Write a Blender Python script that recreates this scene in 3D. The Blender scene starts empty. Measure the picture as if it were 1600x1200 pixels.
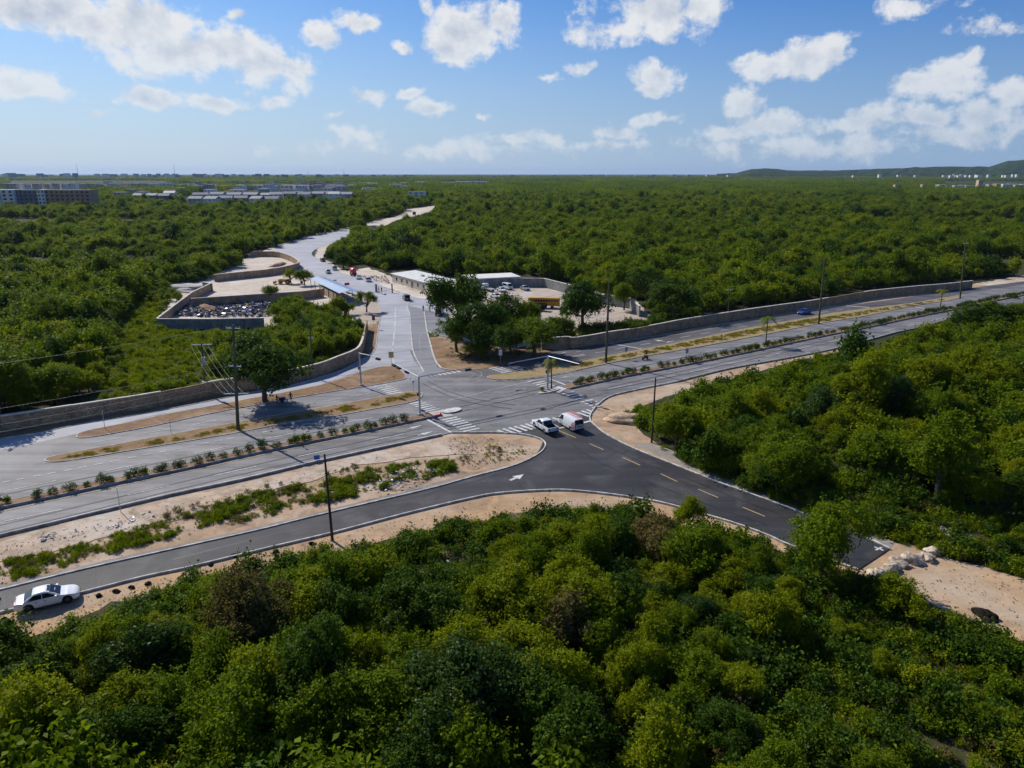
import bpy, bmesh, math, random
import numpy as np
from mathutils import Vector, Matrix
from mathutils.geometry import tessellate_polygon

R = math.radians
ROADDIR = R(36.6)
rng = np.random.default_rng(11)
random.seed(7)
scene = bpy.context.scene
COL = scene.collection

# ------------------------------------------------------------------ camera
CAM_H = 37.0
FPX = 1109.0                       # focal length in pixels of a 1600 px wide frame
PITCH = math.atan(329 / FPX)
SP, CP = math.sin(PITCH), math.cos(PITCH)
cam_data = bpy.data.cameras.new("camera")
cam_data.sensor_width = 36.0
cam_data.lens = 36.0 * FPX / 1600
cam_data.clip_start = 0.5
cam_data.clip_end = 60000
cam = bpy.data.objects.new("camera", cam_data)
COL.objects.link(cam)
cam.location = (0, 0, CAM_H)
cam.rotation_euler = (math.pi / 2 - PITCH, 0, 0)
scene.camera = cam

# ------------------------------------------------------------------ light and exposure
SUN_EL = R(40.0)
SUN_DIR = Vector((-0.70 * math.cos(SUN_EL), 0.714 * math.cos(SUN_EL), math.sin(SUN_EL))).normalized()  # towards the sun
sun_data = bpy.data.lights.new("sun", 'SUN')
sun_data.energy = 5.0
sun_data.angle = R(0.55)
sun_data.color = (1.0, 0.94, 0.85)
sun = bpy.data.objects.new("sun", sun_data)
COL.objects.link(sun)
sun.rotation_euler = (-SUN_DIR).to_track_quat('-Z', 'Y').to_euler()
scene.view_settings.view_transform = 'Standard'
scene.view_settings.look = 'None'
scene.view_settings.exposure = 0.0
scene.view_settings.gamma = 1.0
scene.view_settings.use_curve_mapping = False
scene.cycles.use_denoising = True
scene.cycles.max_bounces = 6
scene.cycles.diffuse_bounces = 2
scene.cycles.glossy_bounces = 2
scene.cycles.transmission_bounces = 3
scene.cycles.volume_bounces = 0
scene.cycles.transparent_max_bounces = 6
scene.cycles.caustics_reflective = False
scene.cycles.caustics_refractive = False

def ray(px, py):
    u = (px - 800) / FPX; v = (py - 600) / FPX
    return u, CP - v * SP, -SP - v * CP
def G(px, py, z=0.0):
    """Where the line of sight surveyed at (px, py) in the photograph meets the level z."""
    dx, dy, dz = ray(px, py)
    t = (z - CAM_H) / dz
    return Vector((dx * t, dy * t, z))
def W(px, py, Y):
    """The point seen at (px, py) that stands Y metres ahead of the viewpoint."""
    dx, dy, dz = ray(px, py)
    t = Y / dy
    return Vector((dx * t, Y, CAM_H + dz * t))
def proj(p):
    """World points (n,3) -> surveyed photo coordinates (n,2)."""
    p = np.asarray(p, float)
    x, y, z = p[:, 0], p[:, 1], p[:, 2] - CAM_H
    d = y * CP - z * SP
    h = y * SP + z * CP
    d = np.maximum(d, 0.01)
    return np.stack([800 + FPX * x / d, 600 - FPX * h / d], 1)

# ------------------------------------------------------------------ node helpers
class NT:
    def __init__(s, tree): s.t = tree; s.n = tree.nodes; s.l = tree.links
    def add(s, typ, **kw):
        nd = s.n.new(typ)
        for k, v in kw.items():
            if k == 'inp':
                for i, x in v.items():
                    s.set(nd, i, x)
            else: setattr(nd, k, v)
        return nd
    def set(s, nd, i, x):
        if isinstance(x, bpy.types.NodeSocket): s.l.new(x, nd.inputs[i])
        elif isinstance(x, bpy.types.Node): s.l.new(x.outputs[0], nd.inputs[i])
        else: nd.inputs[i].default_value = x
    def math(s, op, a, b=None, c=None, clamp=False):
        nd = s.n.new('ShaderNodeMath'); nd.operation = op; nd.use_clamp = clamp
        s.set(nd, 0, a)
        if b is not None: s.set(nd, 1, b)
        if c is not None: s.set(nd, 2, c)
        return nd.outputs[0]
    def vmath(s, op, a, b=None, c=None, out=0):
        nd = s.n.new('ShaderNodeVectorMath'); nd.operation = op
        s.set(nd, 0, a)
        if b is not None: s.set(nd, 1, b)
        if c is not None: s.set(nd, 2, c)
        return nd.outputs[out]
    def mix(s, f, a, b, typ='RGBA', blend='MIX'):
        nd = s.n.new('ShaderNodeMix'); nd.data_type = typ
        if typ == 'RGBA':
            nd.blend_type = blend
            s.set(nd, 0, f); s.set(nd, 6, a); s.set(nd, 7, b); return nd.outputs[2]
        s.set(nd, 0, f); s.set(nd, 2, a); s.set(nd, 3, b); return nd.outputs[0]
    def noise(s, vec, scale, detail=4.0, rough=0.55, dist=0.0, col=False):
        nd = s.n.new('ShaderNodeTexNoise')
        if vec is not None: s.l.new(vec, nd.inputs['Vector'])
        nd.inputs['Scale'].default_value = scale; nd.inputs['Detail'].default_value = detail
        nd.inputs['Roughness'].default_value = rough; nd.inputs['Distortion'].default_value = dist
        return nd.outputs['Color' if col else 'Fac']
    def step(s, x, lo, hi, a=0.0, b=1.0):
        nd = s.n.new('ShaderNodeMapRange'); nd.interpolation_type = 'SMOOTHSTEP'
        s.set(nd, 0, x); nd.inputs[1].default_value = lo; nd.inputs[2].default_value = hi
        nd.inputs[3].default_value = a; nd.inputs[4].default_value = b
        return nd.outputs[0]

def c4(c): return (c[0], c[1], c[2], 1.0)

# ------------------------------------------------------------------ sky with clouds
def build_world():
    w = bpy.data.worlds.new("World"); scene.world = w; w.use_nodes = True
    t = NT(w.node_tree); t.n.clear()
    sky = t.add('ShaderNodeTexSky'); sky.sky_type = 'NISHITA'; sky.sun_disc = False
    sky.sun_elevation = SUN_EL
    sky.sun_rotation = math.atan2(SUN_DIR.x, SUN_DIR.y)
    sky.air_density = 1.0; sky.dust_density = 0.4; sky.ozone_density = 3.0; sky.altitude = 30
    tc = t.add('ShaderNodeTexCoord')
    sep = t.add('ShaderNodeSeparateXYZ', inp={0: tc.outputs['Generated']})
    az = t.math('ARCTAN2', sep.outputs[0], t.math('ABSOLUTE', sep.outputs[1]))
    el = t.math('ARCSINE', sep.outputs[2])
    comb = t.add('ShaderNodeCombineXYZ', inp={0: az, 1: el, 2: 0.0}).outputs[0]
    def warp(src, scale, amp):
        w_ = t.vmath('SUBTRACT', t.noise(src, scale, 3.0, 0.6, col=True), (0.5, 0.5, 0.5))
        return t.vmath('MULTIPLY_ADD', w_, (amp, amp * 0.8, 0.0), src)
    shape = warp(warp(comb, 9.0, 0.035), 30.0, 0.022)
    n1 = t.noise(comb, 19.0, 9.0, 0.62, 0.15)
    off = t.vmath('ADD', comb, (-0.010, 0.018, 0.0))
    n2 = t.noise(off, 19.0, 5.0, 0.56, 0.15)
    def angles(px, py):
        dx, dy, dz = ray(px, py); L = math.sqrt(dx*dx + dy*dy + dz*dz)
        return math.atan2(dx, abs(dy)), math.asin(dz / L)
    blobs = [(60,8,165,48,1.15),(200,40,165,66,1.15),(270,82,130,48,1.1),(340,70,118,50,1.1),(410,100,82,46,1.05),(458,114,54,34,1),
        (25,128,82,36,1.1),(235,152,88,25,1.1),(330,160,60,16,.95),(425,158,32,13,.9),(155,170,34,9,.8),
        (500,60,38,24,.95),(570,38,40,24,1),(375,20,22,12,.8),(735,50,85,52,1),(700,78,60,30,1),(785,30,36,38,1),(627,78,18,15,.8),(665,8,18,18,.7),
        (1020,20,135,55,1),(965,48,75,32,1),(1090,10,70,38,1),(1030,120,55,32,1),(1010,142,28,15,.9),
        (1255,98,72,36,1),(1200,108,62,24,.95),(1312,78,30,36,1),(1165,95,24,20,.75),
        (1480,118,72,44,1),(1428,132,46,26,1),(1515,92,32,26,1),(1590,145,44,30,.9),(1430,8,60,18,.6),(1500,45,62,22,.5),(1580,50,30,14,.55),
        (1160,158,44,28,.85),(1210,190,90,24,.9),(1130,202,70,15,.85),(1330,190,95,26,.85),(1450,186,70,22,.8),(1545,182,80,26,.85),(1610,195,60,34,.85),
        (960,207,50,15,.85),(1000,190,32,14,.85),(1045,182,40,14,.7),(575,148,40,15,.9),(645,146,27,10,.85),(680,168,44,13,.9),(750,180,22,8,.7),(525,180,19,9,.85),
        (560,208,46,15,.7),(855,122,22,9,.7),(915,105,30,15,.6),(800,216,66,16,.7),(855,215,50,16,.65),(930,226,100,14,.65),
        (1300,228,330,26,.62),(1500,215,170,30,.7),(700,232,240,16,.5)]
    m = None
    for (cx, cy, rx, ry, s) in blobs:
        a, e = angles(cx, cy)
        a2, _ = angles(cx + rx, cy); _, e2 = angles(cx, cy - ry)
        ia, ie = 1 / max(1e-4, abs(a2 - a)), 1 / max(1e-4, abs(e2 - e))
        v = t.vmath('MULTIPLY_ADD', shape, (ia, ie, 0), (-a * ia, -e * ie, 0))
        d = t.vmath('LENGTH', v, out=1)
        k = t.math('MULTIPLY_ADD', d, -s, s)
        m = k if m is None else t.math('SMOOTH_MAX', m, k, 0.12)
    # the same kind of scattered cumulus goes on outside the view
    side = t.step(t.math('ABSOLUTE', az), 0.70, 0.95)
    wide = t.noise(t.vmath('MULTIPLY', comb, (1.0, 1.8, 1.0)), 3.2, 2.0, 0.5)
    high = t.step(el, 0.30, 0.42)
    gen = t.math('MULTIPLY', t.math('MAXIMUM', side, high), t.step(wide, 0.52, 0.72, 0.0, 1.5))
    m = t.math('MAXIMUM', m, t.math('SUBTRACT', gen, 0.9))
    dens = t.math('ADD', t.math('MULTIPLY', t.math('SUBTRACT', n1, 0.5), 3.0), t.math('MULTIPLY', m, 1.15))
    wisp = t.noise(t.vmath('MULTIPLY', comb, (0.8, 1.3, 1.0)), 62.0, 7.0, 0.65)
    dens = t.math('ADD', dens, t.math('MULTIPLY', t.math('SUBTRACT', wisp, 0.5), 0.85))
    alpha = t.math('MULTIPLY', t.step(dens, 0.04, 0.70), t.step(m, -0.85, -0.2))
    alpha = t.math('MULTIPLY', t.math('POWER', alpha, 0.85), 0.94)
    lit = t.math('ADD', t.math('MULTIPLY', t.math('SUBTRACT', n1, n2), 3.2), 0.74)
    body = t.step(dens, 0.45, 1.25, 0.18, -0.24)
    lit = t.math('ADD', lit, body, clamp=True)
    cloud = t.mix(lit, (4.9, 5.5, 6.5, 1), (8.3, 8.4, 8.5, 1))
    # air-light: clouds near the horizon sink into the pale sky
    low = t.step(el, 0.0, 0.18, 0.55, 1.0)
    alpha = t.math('MULTIPLY', alpha, low)
    air = t.math('MULTIPLY', t.step(el, -0.02, 0.24, 1.0, 0.0), 0.85)
    paleside = t.step(t.math('SUBTRACT', az, math.atan2(SUN_DIR.x, SUN_DIR.y)), 0.1, 1.6, 0.0, 1.0)
    clear = t.mix(paleside, SKY_TINT_NEAR, SKY_TINT_FAR)
    tint = t.mix(1.0, sky.outputs[0], clear, blend='MULTIPLY')
    tint = t.mix(air, tint, t.mix(paleside, (5.6, 6.6, 7.8, 1), (3.0, 4.3, 6.4, 1)))
    colr = t.mix(alpha, tint, cloud)
    bg = t.add('ShaderNodeBackground', inp={0: colr, 1: SKY_STRENGTH})
    out = t.add('ShaderNodeOutputWorld'); t.l.new(bg.outputs[0], out.inputs[0])
SKY_STRENGTH = 0.10
SKY_TINT_NEAR = (0.58, 0.80, 1.06, 1)      # clear maritime air, deeper blue away from the sun
SKY_TINT_FAR = (0.29, 0.60, 1.04, 1)
build_world()

# ------------------------------------------------------------------ materials
MATS = {}
def principled(t, base, rough=0.8, spec=0.3, metal=0.0, normal=None, **kw):
    p = t.add('ShaderNodeBsdfPrincipled')
    t.set(p, 'Base Color', base if not isinstance(base, tuple) else c4(base))
    t.set(p, 'Roughness', rough); t.set(p, 'Specular IOR Level', spec); t.set(p, 'Metallic', metal)
    if normal is not None: t.l.new(normal, p.inputs['Normal'])
    for k, v in kw.items(): t.set(p, k.replace('_', ' '), v)
    return p
def newmat(name):
    m = bpy.data.materials.new(name); m.use_nodes = True
    t = NT(m.node_tree); t.n.clear()
    o = t.add('ShaderNodeOutputMaterial')
    MATS[name] = m
    return m, t, o
def bump(t, h, strength=0.4, dist=0.05):
    b = t.add('ShaderNodeBump'); b.inputs['Strength'].default_value = strength; b.inputs['Distance'].default_value = dist
    t.l.new(h, b.inputs['Height']); return b.outputs[0]
def simple(name, c, rough=0.6, spec=0.4, metal=0.0, var=0.12, scale=3.0, **kw):
    """Plain paint / metal / cloth with mottled colour."""
    m, t, o = newmat(name)
    tc = t.add('ShaderNodeTexCoord')
    n = t.noise(tc.outputs['Object'], scale, 5.0, 0.6)
    f = t.step(n, 0.3, 0.7, 1 - var, 1 + var)
    col = t.vmath('SCALE', tuple(c)); t.set(col.node, 3, f)
    p = principled(t, col, t.step(n, 0.3, 0.7, rough * 0.9, min(1, rough * 1.1)), spec, metal, **kw)
    t.l.new(p.outputs[0], o.inputs[0]); return m
def wpos(t): return t.add('ShaderNodeNewGeometry').outputs['Position']
def mapped(t, v, rot=0.0, scale=(1, 1, 1)):
    mp = t.add('ShaderNodeMapping'); t.l.new(v, mp.inputs[0])
    mp.inputs['Rotation'].default_value = (0, 0, rot); mp.inputs['Scale'].default_value = scale
    return mp.outputs[0]
def asphalt(name, c, rot, rough=0.75, streak=0.18, patch=0.22, dust=None, dustamt=0.0, worn=None):
    m, t, o = newmat(name)
    p = wpos(t)
    st = t.noise(mapped(t, p, -rot, (0.02, 0.75, 1)), 1.0, 4.0, 0.6)
    fine = t.noise(p, 9.0, 3.0, 0.7)
    big = t.noise(p, 0.09, 5.0, 0.6, 0.4)
    f = t.math('ADD', t.step(st, 0.3, 0.7, -streak, streak), t.step(big, 0.3, 0.7, -patch, patch))
    cross = t.noise(mapped(t, p, -rot - R(72), (0.03, 0.55, 1)), 1.0, 3.0, 0.6)
    f = t.math('ADD', f, t.step(cross, 0.36, 0.66, -streak * .35, streak * .35))
    blot = t.noise(p, 0.55, 5.0, 0.7, 0.3)
    f = t.math('ADD', f, t.step(blot, 0.60, 0.72, 0.0, -0.22))
    f = t.math('ADD', f, t.step(fine, 0.25, 0.75, 0.86, 1.14))
    col = t.vmath('SCALE', tuple(c)); t.set(col.node, 3, f)
    if worn:            # the pale chip surface is worn down to the darker course inside the junction
        (cx, cy), r0, r1, c0 = worn
        dd = t.vmath('DISTANCE', p, (cx, cy, 0.1), out=1)
        dd = t.math('ADD', dd, t.math('MULTIPLY', t.math('SUBTRACT', t.noise(p, 0.12, 4.0, 0.6), 0.5), 16.0))
        c2 = t.vmath('SCALE', tuple(c0)); t.set(c2.node, 3, f)
        col = t.mix(t.step(dd, r0, r1), c2, col)
    # cracks and sealed patches
    vo = t.add('ShaderNodeTexVoronoi'); vo.feature = 'DISTANCE_TO_EDGE'
    warp = t.vmath('SCALE', t.noise(p, 0.8, 3.0, 0.6, col=True)); t.set(warp.node, 3, 3.0)
    wv = t.vmath('ADD', p, warp)
    t.l.new(wv, vo.inputs['Vector']); vo.inputs['Scale'].default_value = 0.16
    crack = t.math('MULTIPLY', t.step(vo.outputs['Distance'], 0.0, 0.008, 0.35, 0.0), t.step(big, 0.45, 0.6))
    col = t.mix(crack, col, (c[0]*.45, c[1]*.45, c[2]*.45, 1))
    if dust:
        d = t.step(t.noise(p, 0.16, 6.0, 0.65, 0.6), 0.46, 0.72, 0.0, dustamt)
        col = t.mix(d, col, c4(dust))
    pr = principled(t, col, t.step(fine, 0.3, 0.7, rough - .08, rough + .08), 0.35, normal=bump(t, fine, 0.25, 0.01))
    t.l.new(pr.outputs[0], o.inputs[0]); return m
def earth(name, c1, c2, c3, scale=0.5, stones=0.25, veg=None, vegamt=0.0, vlo=0.5, vhi=0.62):
    m, t, o = newmat(name)
    p = wpos(t)
    a = t.noise(p, scale, 8.0, 0.70, 0.8); b = t.noise(p, scale * 0.23, 5.0, 0.6, 0.8); f = t.noise(p, 11.0, 4.0, 0.75)
    col = t.mix(t.step(a, 0.35, 0.65), c4(c1), c4(c2))
    col = t.mix(t.step(b, 0.45, 0.68), col, c4(c3))
    vo = t.add('ShaderNodeTexVoronoi'); t.l.new(p, vo.inputs['Vector']); vo.inputs['Scale'].default_value = 2.6
    s = t.math('MULTIPLY', t.step(vo.outputs['Distance'], 0.06, 0.16, stones, 0.0), t.step(a, 0.4, 0.6))
    col = t.mix(s, col, (0.52, 0.48, 0.43, 1))
    if veg:
        g = t.noise(p, scale * 0.8, 6.0, 0.7, 0.4)
        col = t.mix(t.step(g, vlo, vhi, 0.0, vegamt), col, c4(veg))
    rut = t.noise(mapped(t, p, -ROADDIR, (0.12, 0.9, 1)), 1.0, 5.0, 0.7, 1.2)
    k = t.math('MULTIPLY', t.step(f, 0.25, 0.75, 0.74, 1.24), t.step(rut, 0.32, 0.62, 0.91, 1.05))
    col = t.vmath('SCALE', col); t.set(col.node, 3, k)
    h = t.math('ADD', t.math('MULTIPLY', f, 0.4), a)
    pr = principled(t, col, 0.95, 0.1, normal=bump(t, h, 0.6, 0.12))
    t.l.new(pr.outputs[0], o.inputs[0]); return m
def leafmat(name, c1, c2, trans=0.35, rough=0.58):
    """Leaves: colour varies from leaf to leaf and from plant to plant; light comes through them."""
    m, t, o = newmat(name)
    oi = t.add('ShaderNodeObjectInfo')
    ge = t.add('ShaderNodeNewGeometry')
    f = t.math('ADD', t.math('MULTIPLY', oi.outputs['Random'], 0.55), t.math('MULTIPLY', ge.outputs['Random Per Island'], 0.45))
    col = t.mix(f, c4(c1), c4(c2))
    k = t.math('MULTIPLY_ADD', ge.outputs['Random Per Island'], 0.5, 0.75)
    col = t.vmath('SCALE', col); t.set(col.node, 3, k)
    pr = principled(t, col, rough, 0.06)
    tr = t.add('ShaderNodeBsdfTranslucent')
    tcol = t.mix(1.0, col, (1.22, 1.28, 0.40, 1), blend='MULTIPLY')
    t.l.new(tcol, tr.inputs[0])
    mx = t.add('ShaderNodeMixShader', inp={0: trans}); t.l.new(pr.outputs[0], mx.inputs[1]); t.l.new(tr.outputs[0], mx.inputs[2])
    t.l.new(mx.outputs[0], o.inputs[0]); return m
def stonewall(name, c1, c2, joint, scale=2.2):
    m, t, o = newmat(name)
    p = wpos(t)
    sc = t.vmath('MULTIPLY', p, (1, 1, 1.5))
    vo = t.add('ShaderNodeTexVoronoi'); t.l.new(sc, vo.inputs['Vector']); vo.inputs['Scale'].default_value = scale
    ve = t.add('ShaderNodeTexVoronoi'); ve.feature = 'DISTANCE_TO_EDGE'; t.l.new(sc, ve.inputs['Vector']); ve.inputs['Scale'].default_value = scale
    n = t.noise(p, 0.5, 6.0, 0.65)
    col = t.mix(t.add('ShaderNodeSeparateColor', inp={0: vo.outputs['Color']}).outputs[0], c4(c1), c4(c2))
    col = t.mix(t.step(ve.outputs['Distance'], 0.02, 0.09, 0.85, 0.0), col, c4(joint))
    z = t.add('ShaderNodeSeparateXYZ', inp={0: p}).outputs[2]
    drip = t.step(t.noise(t.vmath('MULTIPLY', p, (1, 1, 0.2)), 0.9, 5.0, 0.7), 0.5, 0.72, 0.0, 0.6)
    col = t.mix(drip, col, (0.09, 0.08, 0.07, 1))
    col = t.vmath('SCALE', col); t.set(col.node, 3, t.step(n, 0.3, 0.7, 0.75, 1.15))
    pr = principled(t, col, 0.95, 0.15, normal=bump(t, t.step(ve.outputs['Distance'], 0.0, 0.15), 0.7, 0.06))
    t.l.new(pr.outputs[0], o.inputs[0]); return m

asphalt('asphalt_old', (0.158, 0.153, 0.158), ROADDIR, 0.72, 0.26, 0.22, (0.34, 0.31, 0.27), 0.40)
asphalt('asphalt_new', (0.028, 0.027, 0.031), R(38), 0.70, 0.22, 0.30, (0.13, 0.12, 0.12), 0.45)
simple('tyre_black', (0.088, 0.085, 0.088), 0.7, 0.35, var=0.3, scale=0.4)
simple('tyre_black_new', (0.022, 0.021, 0.023), 0.6, 0.4, var=0.3, scale=0.4)
asphalt('asphalt_dark', (0.085, 0.083, 0.090), R(34), 0.72, 0.2, 0.25, (0.20, 0.17, 0.14), 0.3)
_c = G(697, 612)
asphalt('asphalt_pale', (0.33, 0.335, 0.375), R(95), 0.75, 0.12, 0.14, (0.46, 0.43, 0.38), 0.35, ((_c.x, _c.y), 5.0, 26.0, (0.165, 0.160, 0.168)))
asphalt('asphalt_mid', (0.19, 0.19, 0.21), R(95), 0.72, 0.12, 0.14)
earth('sand', (0.48, 0.33, 0.215), (0.31, 0.22, 0.145), (0.51, 0.405, 0.305), 0.45, 0.35, (0.10, 0.105, 0.04), 0.5, 0.60, 0.70)
earth('sand_pale', (0.56, 0.425, 0.315), (0.35, 0.27, 0.20), (0.56, 0.49, 0.41), 0.4, 0.45, (0.14, 0.13, 0.06), 0.55, 0.56, 0.66)
earth('sand_orange', (0.51, 0.335, 0.19), (0.35, 0.24, 0.15), (0.48, 0.37, 0.265), 0.35, 0.25)
earth('gravel_grey', (0.24, 0.22, 0.20), (0.30, 0.27, 0.24), (0.36, 0.31, 0.26), 0.8, 0.35)
earth('dry_soil', (0.28, 0.17, 0.105), (0.20, 0.12, 0.075), (0.34, 0.235, 0.15), 0.6, 0.3, (0.20, 0.17, 0.05), 0.6, 0.5, 0.64)
earth('dry_grass', (0.30, 0.195, 0.115), (0.23, 0.145, 0.085), (0.30, 0.215, 0.115), 0.9, 0.1, (0.20, 0.17, 0.05), 0.6, 0.5, 0.66)
earth('straw_grass', (0.36, 0.26, 0.145), (0.29, 0.205, 0.115), (0.31, 0.25, 0.10), 0.8, 0.15, (0.20, 0.19, 0.06), 0.65, 0.50, 0.66)
earth('clearing_soil', (0.16, 0.115, 0.07), (0.11, 0.09, 0.05), (0.21, 0.165, 0.11), 0.5, 0.35, (0.055, 0.075, 0.015), 0.85, 0.46, 0.6)
earth('yard_gravel', (0.46, 0.39, 0.32), (0.38, 0.31, 0.25), (0.52, 0.46, 0.40), 0.3, 0.25)
earth('yard_pale', (0.60, 0.52, 0.44), (0.50, 0.41, 0.33), (0.63, 0.58, 0.52), 0.3, 0.25)
earth('forest_floor', (0.060, 0.050, 0.028), (0.040, 0.045, 0.018), (0.085, 0.070, 0.040), 0.5, 0.1, (0.035, 0.048, 0.012), 0.9, 0.42, 0.60)
earth('grassland', (0.105, 0.120, 0.030), (0.075, 0.095, 0.022), (0.15, 0.14, 0.050), 0.5, 0.05, (0.06, 0.085, 0.02), 0.7, 0.5, 0.65)
leafmat('leaf_mid', (0.092, 0.143, 0.003), (0.142, 0.190, 0.005), 0.38)
leafmat('leaf_bright', (0.154, 0.196, 0.003), (0.208, 0.230, 0.005), 0.42)
leafmat('leaf_deep', (0.036, 0.078, 0.007), (0.064, 0.112, 0.008), 0.32)
leafmat('leaf_dry', (0.120, 0.105, 0.032), (0.155, 0.120, 0.042), 0.25, 0.8)
leafmat('leaf_glossy', (0.034, 0.070, 0.014), (0.056, 0.098, 0.016), 0.32, 0.42)
leafmat('leaf_palm', (0.12, 0.14, 0.02), (0.22, 0.20, 0.025), 0.35)
leafmat('straw', (0.30, 0.22, 0.10), (0.25, 0.20, 0.075), 0.3, 0.8)
simple('bark', (0.10, 0.085, 0.07), 0.95, 0.1, var=0.3, scale=4)
simple('pole_wood', (0.075, 0.055, 0.035), 0.9, 0.15, var=0.25, scale=2)
simple('pole_mossy', (0.10, 0.095, 0.060), 0.9, 0.15, var=0.3, scale=0.7)
simple('coping_pale', (0.62, 0.57, 0.48), 0.95, 0.1, var=0.2, scale=0.9)
simple('concrete', (0.42, 0.40, 0.37), 0.9, 0.2, var=0.15, scale=1.2)
simple('concrete_dark', (0.22, 0.21, 0.20), 0.9, 0.2, var=0.2, scale=1.2)
simple('kerb_white', (0.50, 0.48, 0.45), 0.9, 0.2, var=0.38, scale=1.3)
simple('kerb_stone', (0.30, 0.285, 0.265), 0.9, 0.2, var=0.38, scale=1.1)
simple('galvanised', (0.46, 0.48, 0.50), 0.45, 0.5, 0.5, 0.08)
simple('wire', (0.10, 0.10, 0.10), 0.5, 0.4, 0.3)
simple('wire_bright', (0.45, 0.44, 0.36), 0.6, 0.3)
simple('white_paint', (0.78, 0.79, 0.80), 0.28, 0.5, 0.0, 0.03, 1.5, Coat_Weight=0.6, Coat_Roughness=0.06)
simple('silver_paint', (0.45, 0.47, 0.49), 0.3, 0.5, 0.5, 0.04, 1.5, Coat_Weight=0.5, Coat_Roughness=0.08)
simple('black_paint', (0.018, 0.020, 0.024), 0.25, 0.5, 0.0, 0.05, 1.5, Coat_Weight=0.6, Coat_Roughness=0.06)
simple('maroon_paint', (0.11, 0.012, 0.018), 0.3, 0.5, 0.0, 0.05, 1.5, Coat_Weight=0.5, Coat_Roughness=0.08)
simple('blue_paint', (0.02, 0.05, 0.22), 0.28, 0.5, 0.1, 0.05, 1.5, Coat_Weight=0.6, Coat_Roughness=0.06)
simple('red_paint', (0.52, 0.015, 0.02), 0.35, 0.5, 0.0, 0.06, 1.5, Coat_Weight=0.4, Coat_Roughness=0.1)
simple('bus_yellow', (0.70, 0.31, 0.025), 0.45, 0.4, 0.0, 0.06)
simple('machine_yellow', (0.46, 0.26, 0.05), 0.65, 0.3, 0.0, 0.2)
simple('red_plastic', (0.72, 0.03, 0.05), 0.5, 0.4)
simple('glass_dark', (0.008, 0.010, 0.013), 0.06, 0.5, 0.0, 0.0)
simple('rubber', (0.016, 0.016, 0.017), 0.85, 0.2)
simple('rim_dark', (0.09, 0.09, 0.095), 0.4, 0.5, 0.7)
simple('rim_silver', (0.50, 0.50, 0.52), 0.35, 0.5, 0.8)
simple('lamp_red', (0.42, 0.01, 0.015), 0.25, 0.5)
simple('lamp_clear', (0.70, 0.72, 0.75), 0.12, 0.5)
simple('black_plastic', (0.022, 0.022, 0.024), 0.6, 0.3)
simple('bed_liner', (0.014, 0.014, 0.016), 0.8, 0.2)
simple('plate_blue', (0.05, 0.16, 0.42), 0.5, 0.4)
simple('signal_grey', (0.045, 0.05, 0.055), 0.6, 0.3)
simple('sign_yellow', (0.55, 0.43, 0.18), 0.6, 0.3)
simple('sign_white', (0.72, 0.72, 0.72), 0.55, 0.3)
simple('sign_grey', (0.30, 0.33, 0.36), 0.5, 0.4)
simple('sign_red', (0.55, 0.05, 0.07), 0.5, 0.3)
simple('sign_blue', (0.04, 0.12, 0.42), 0.5, 0.3)
simple('roof_blue', (0.26, 0.37, 0.52), 0.65, 0.2, 0.0, 0.06, 0.7)
simple('roof_white', (0.66, 0.64, 0.60), 0.7, 0.3, 0.0, 0.08, 0.4)
simple('wall_cream', (0.55, 0.50, 0.40), 0.9, 0.2, 0.0, 0.08, 0.5)
simple('wall_greyblue', (0.33, 0.34, 0.37), 0.9, 0.2, 0.0, 0.15, 0.35)
simple('wall_brown', (0.42, 0.27, 0.19), 0.9, 0.2, 0.0, 0.15, 0.15)
simple('wall_slate', (0.20, 0.21, 0.25), 0.9, 0.2, 0.0, 0.12, 0.15)
simple('wall_white', (0.72, 0.71, 0.69), 0.85, 0.2, 0.0, 0.06, 0.2)
simple('wall_tan', (0.52, 0.40, 0.28), 0.9, 0.2, 0.0, 0.1, 0.2)
simple('roof_grey', (0.34, 0.34, 0.355), 0.85, 0.25, 0.0, 0.12, 0.15)
simple('roof_terracotta', (0.45, 0.22, 0.13), 0.85, 0.2, 0.0, 0.12, 0.15)
simple('window_dark', (0.02, 0.022, 0.025), 0.2, 0.5)
simple('timber', (0.16, 0.11, 0.075), 0.9, 0.15, 0.0, 0.25, 1.0)
simple('skin', (0.16, 0.085, 0.055), 0.6, 0.3)
simple('cloth_dark', (0.025, 0.03, 0.045), 0.9, 0.1)
simple('cloth_white', (0.70, 0.70, 0.68), 0.9, 0.1)
simple('cloth_green', (0.045, 0.065, 0.040), 0.9, 0.1)
simple('cloth_maroon', (0.14, 0.03, 0.035), 0.9, 0.1)
simple('rock', (0.43, 0.36, 0.28), 0.95, 0.1, 0.0, 0.5, 2.2)
simple('dark_soil', (0.016, 0.013, 0.011), 1.0, 0.05, 0.0, 0.4, 3.0)
simple('mound_soil', (0.50, 0.37, 0.25), 1.0, 0.05, 0.0, 0.2, 1.5)
simple('terrain_far', (0.026, 0.046, 0.016), 1.0, 0.05, 0.0, 0.6, 0.02)
stonewall('stone_wall', (0.56, 0.385, 0.24), (0.36, 0.245, 0.155), (0.22, 0.16, 0.11))
stonewall('stone_grey', (0.30, 0.30, 0.28), (0.24, 0.24, 0.23), (0.20, 0.20, 0.19))

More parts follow.
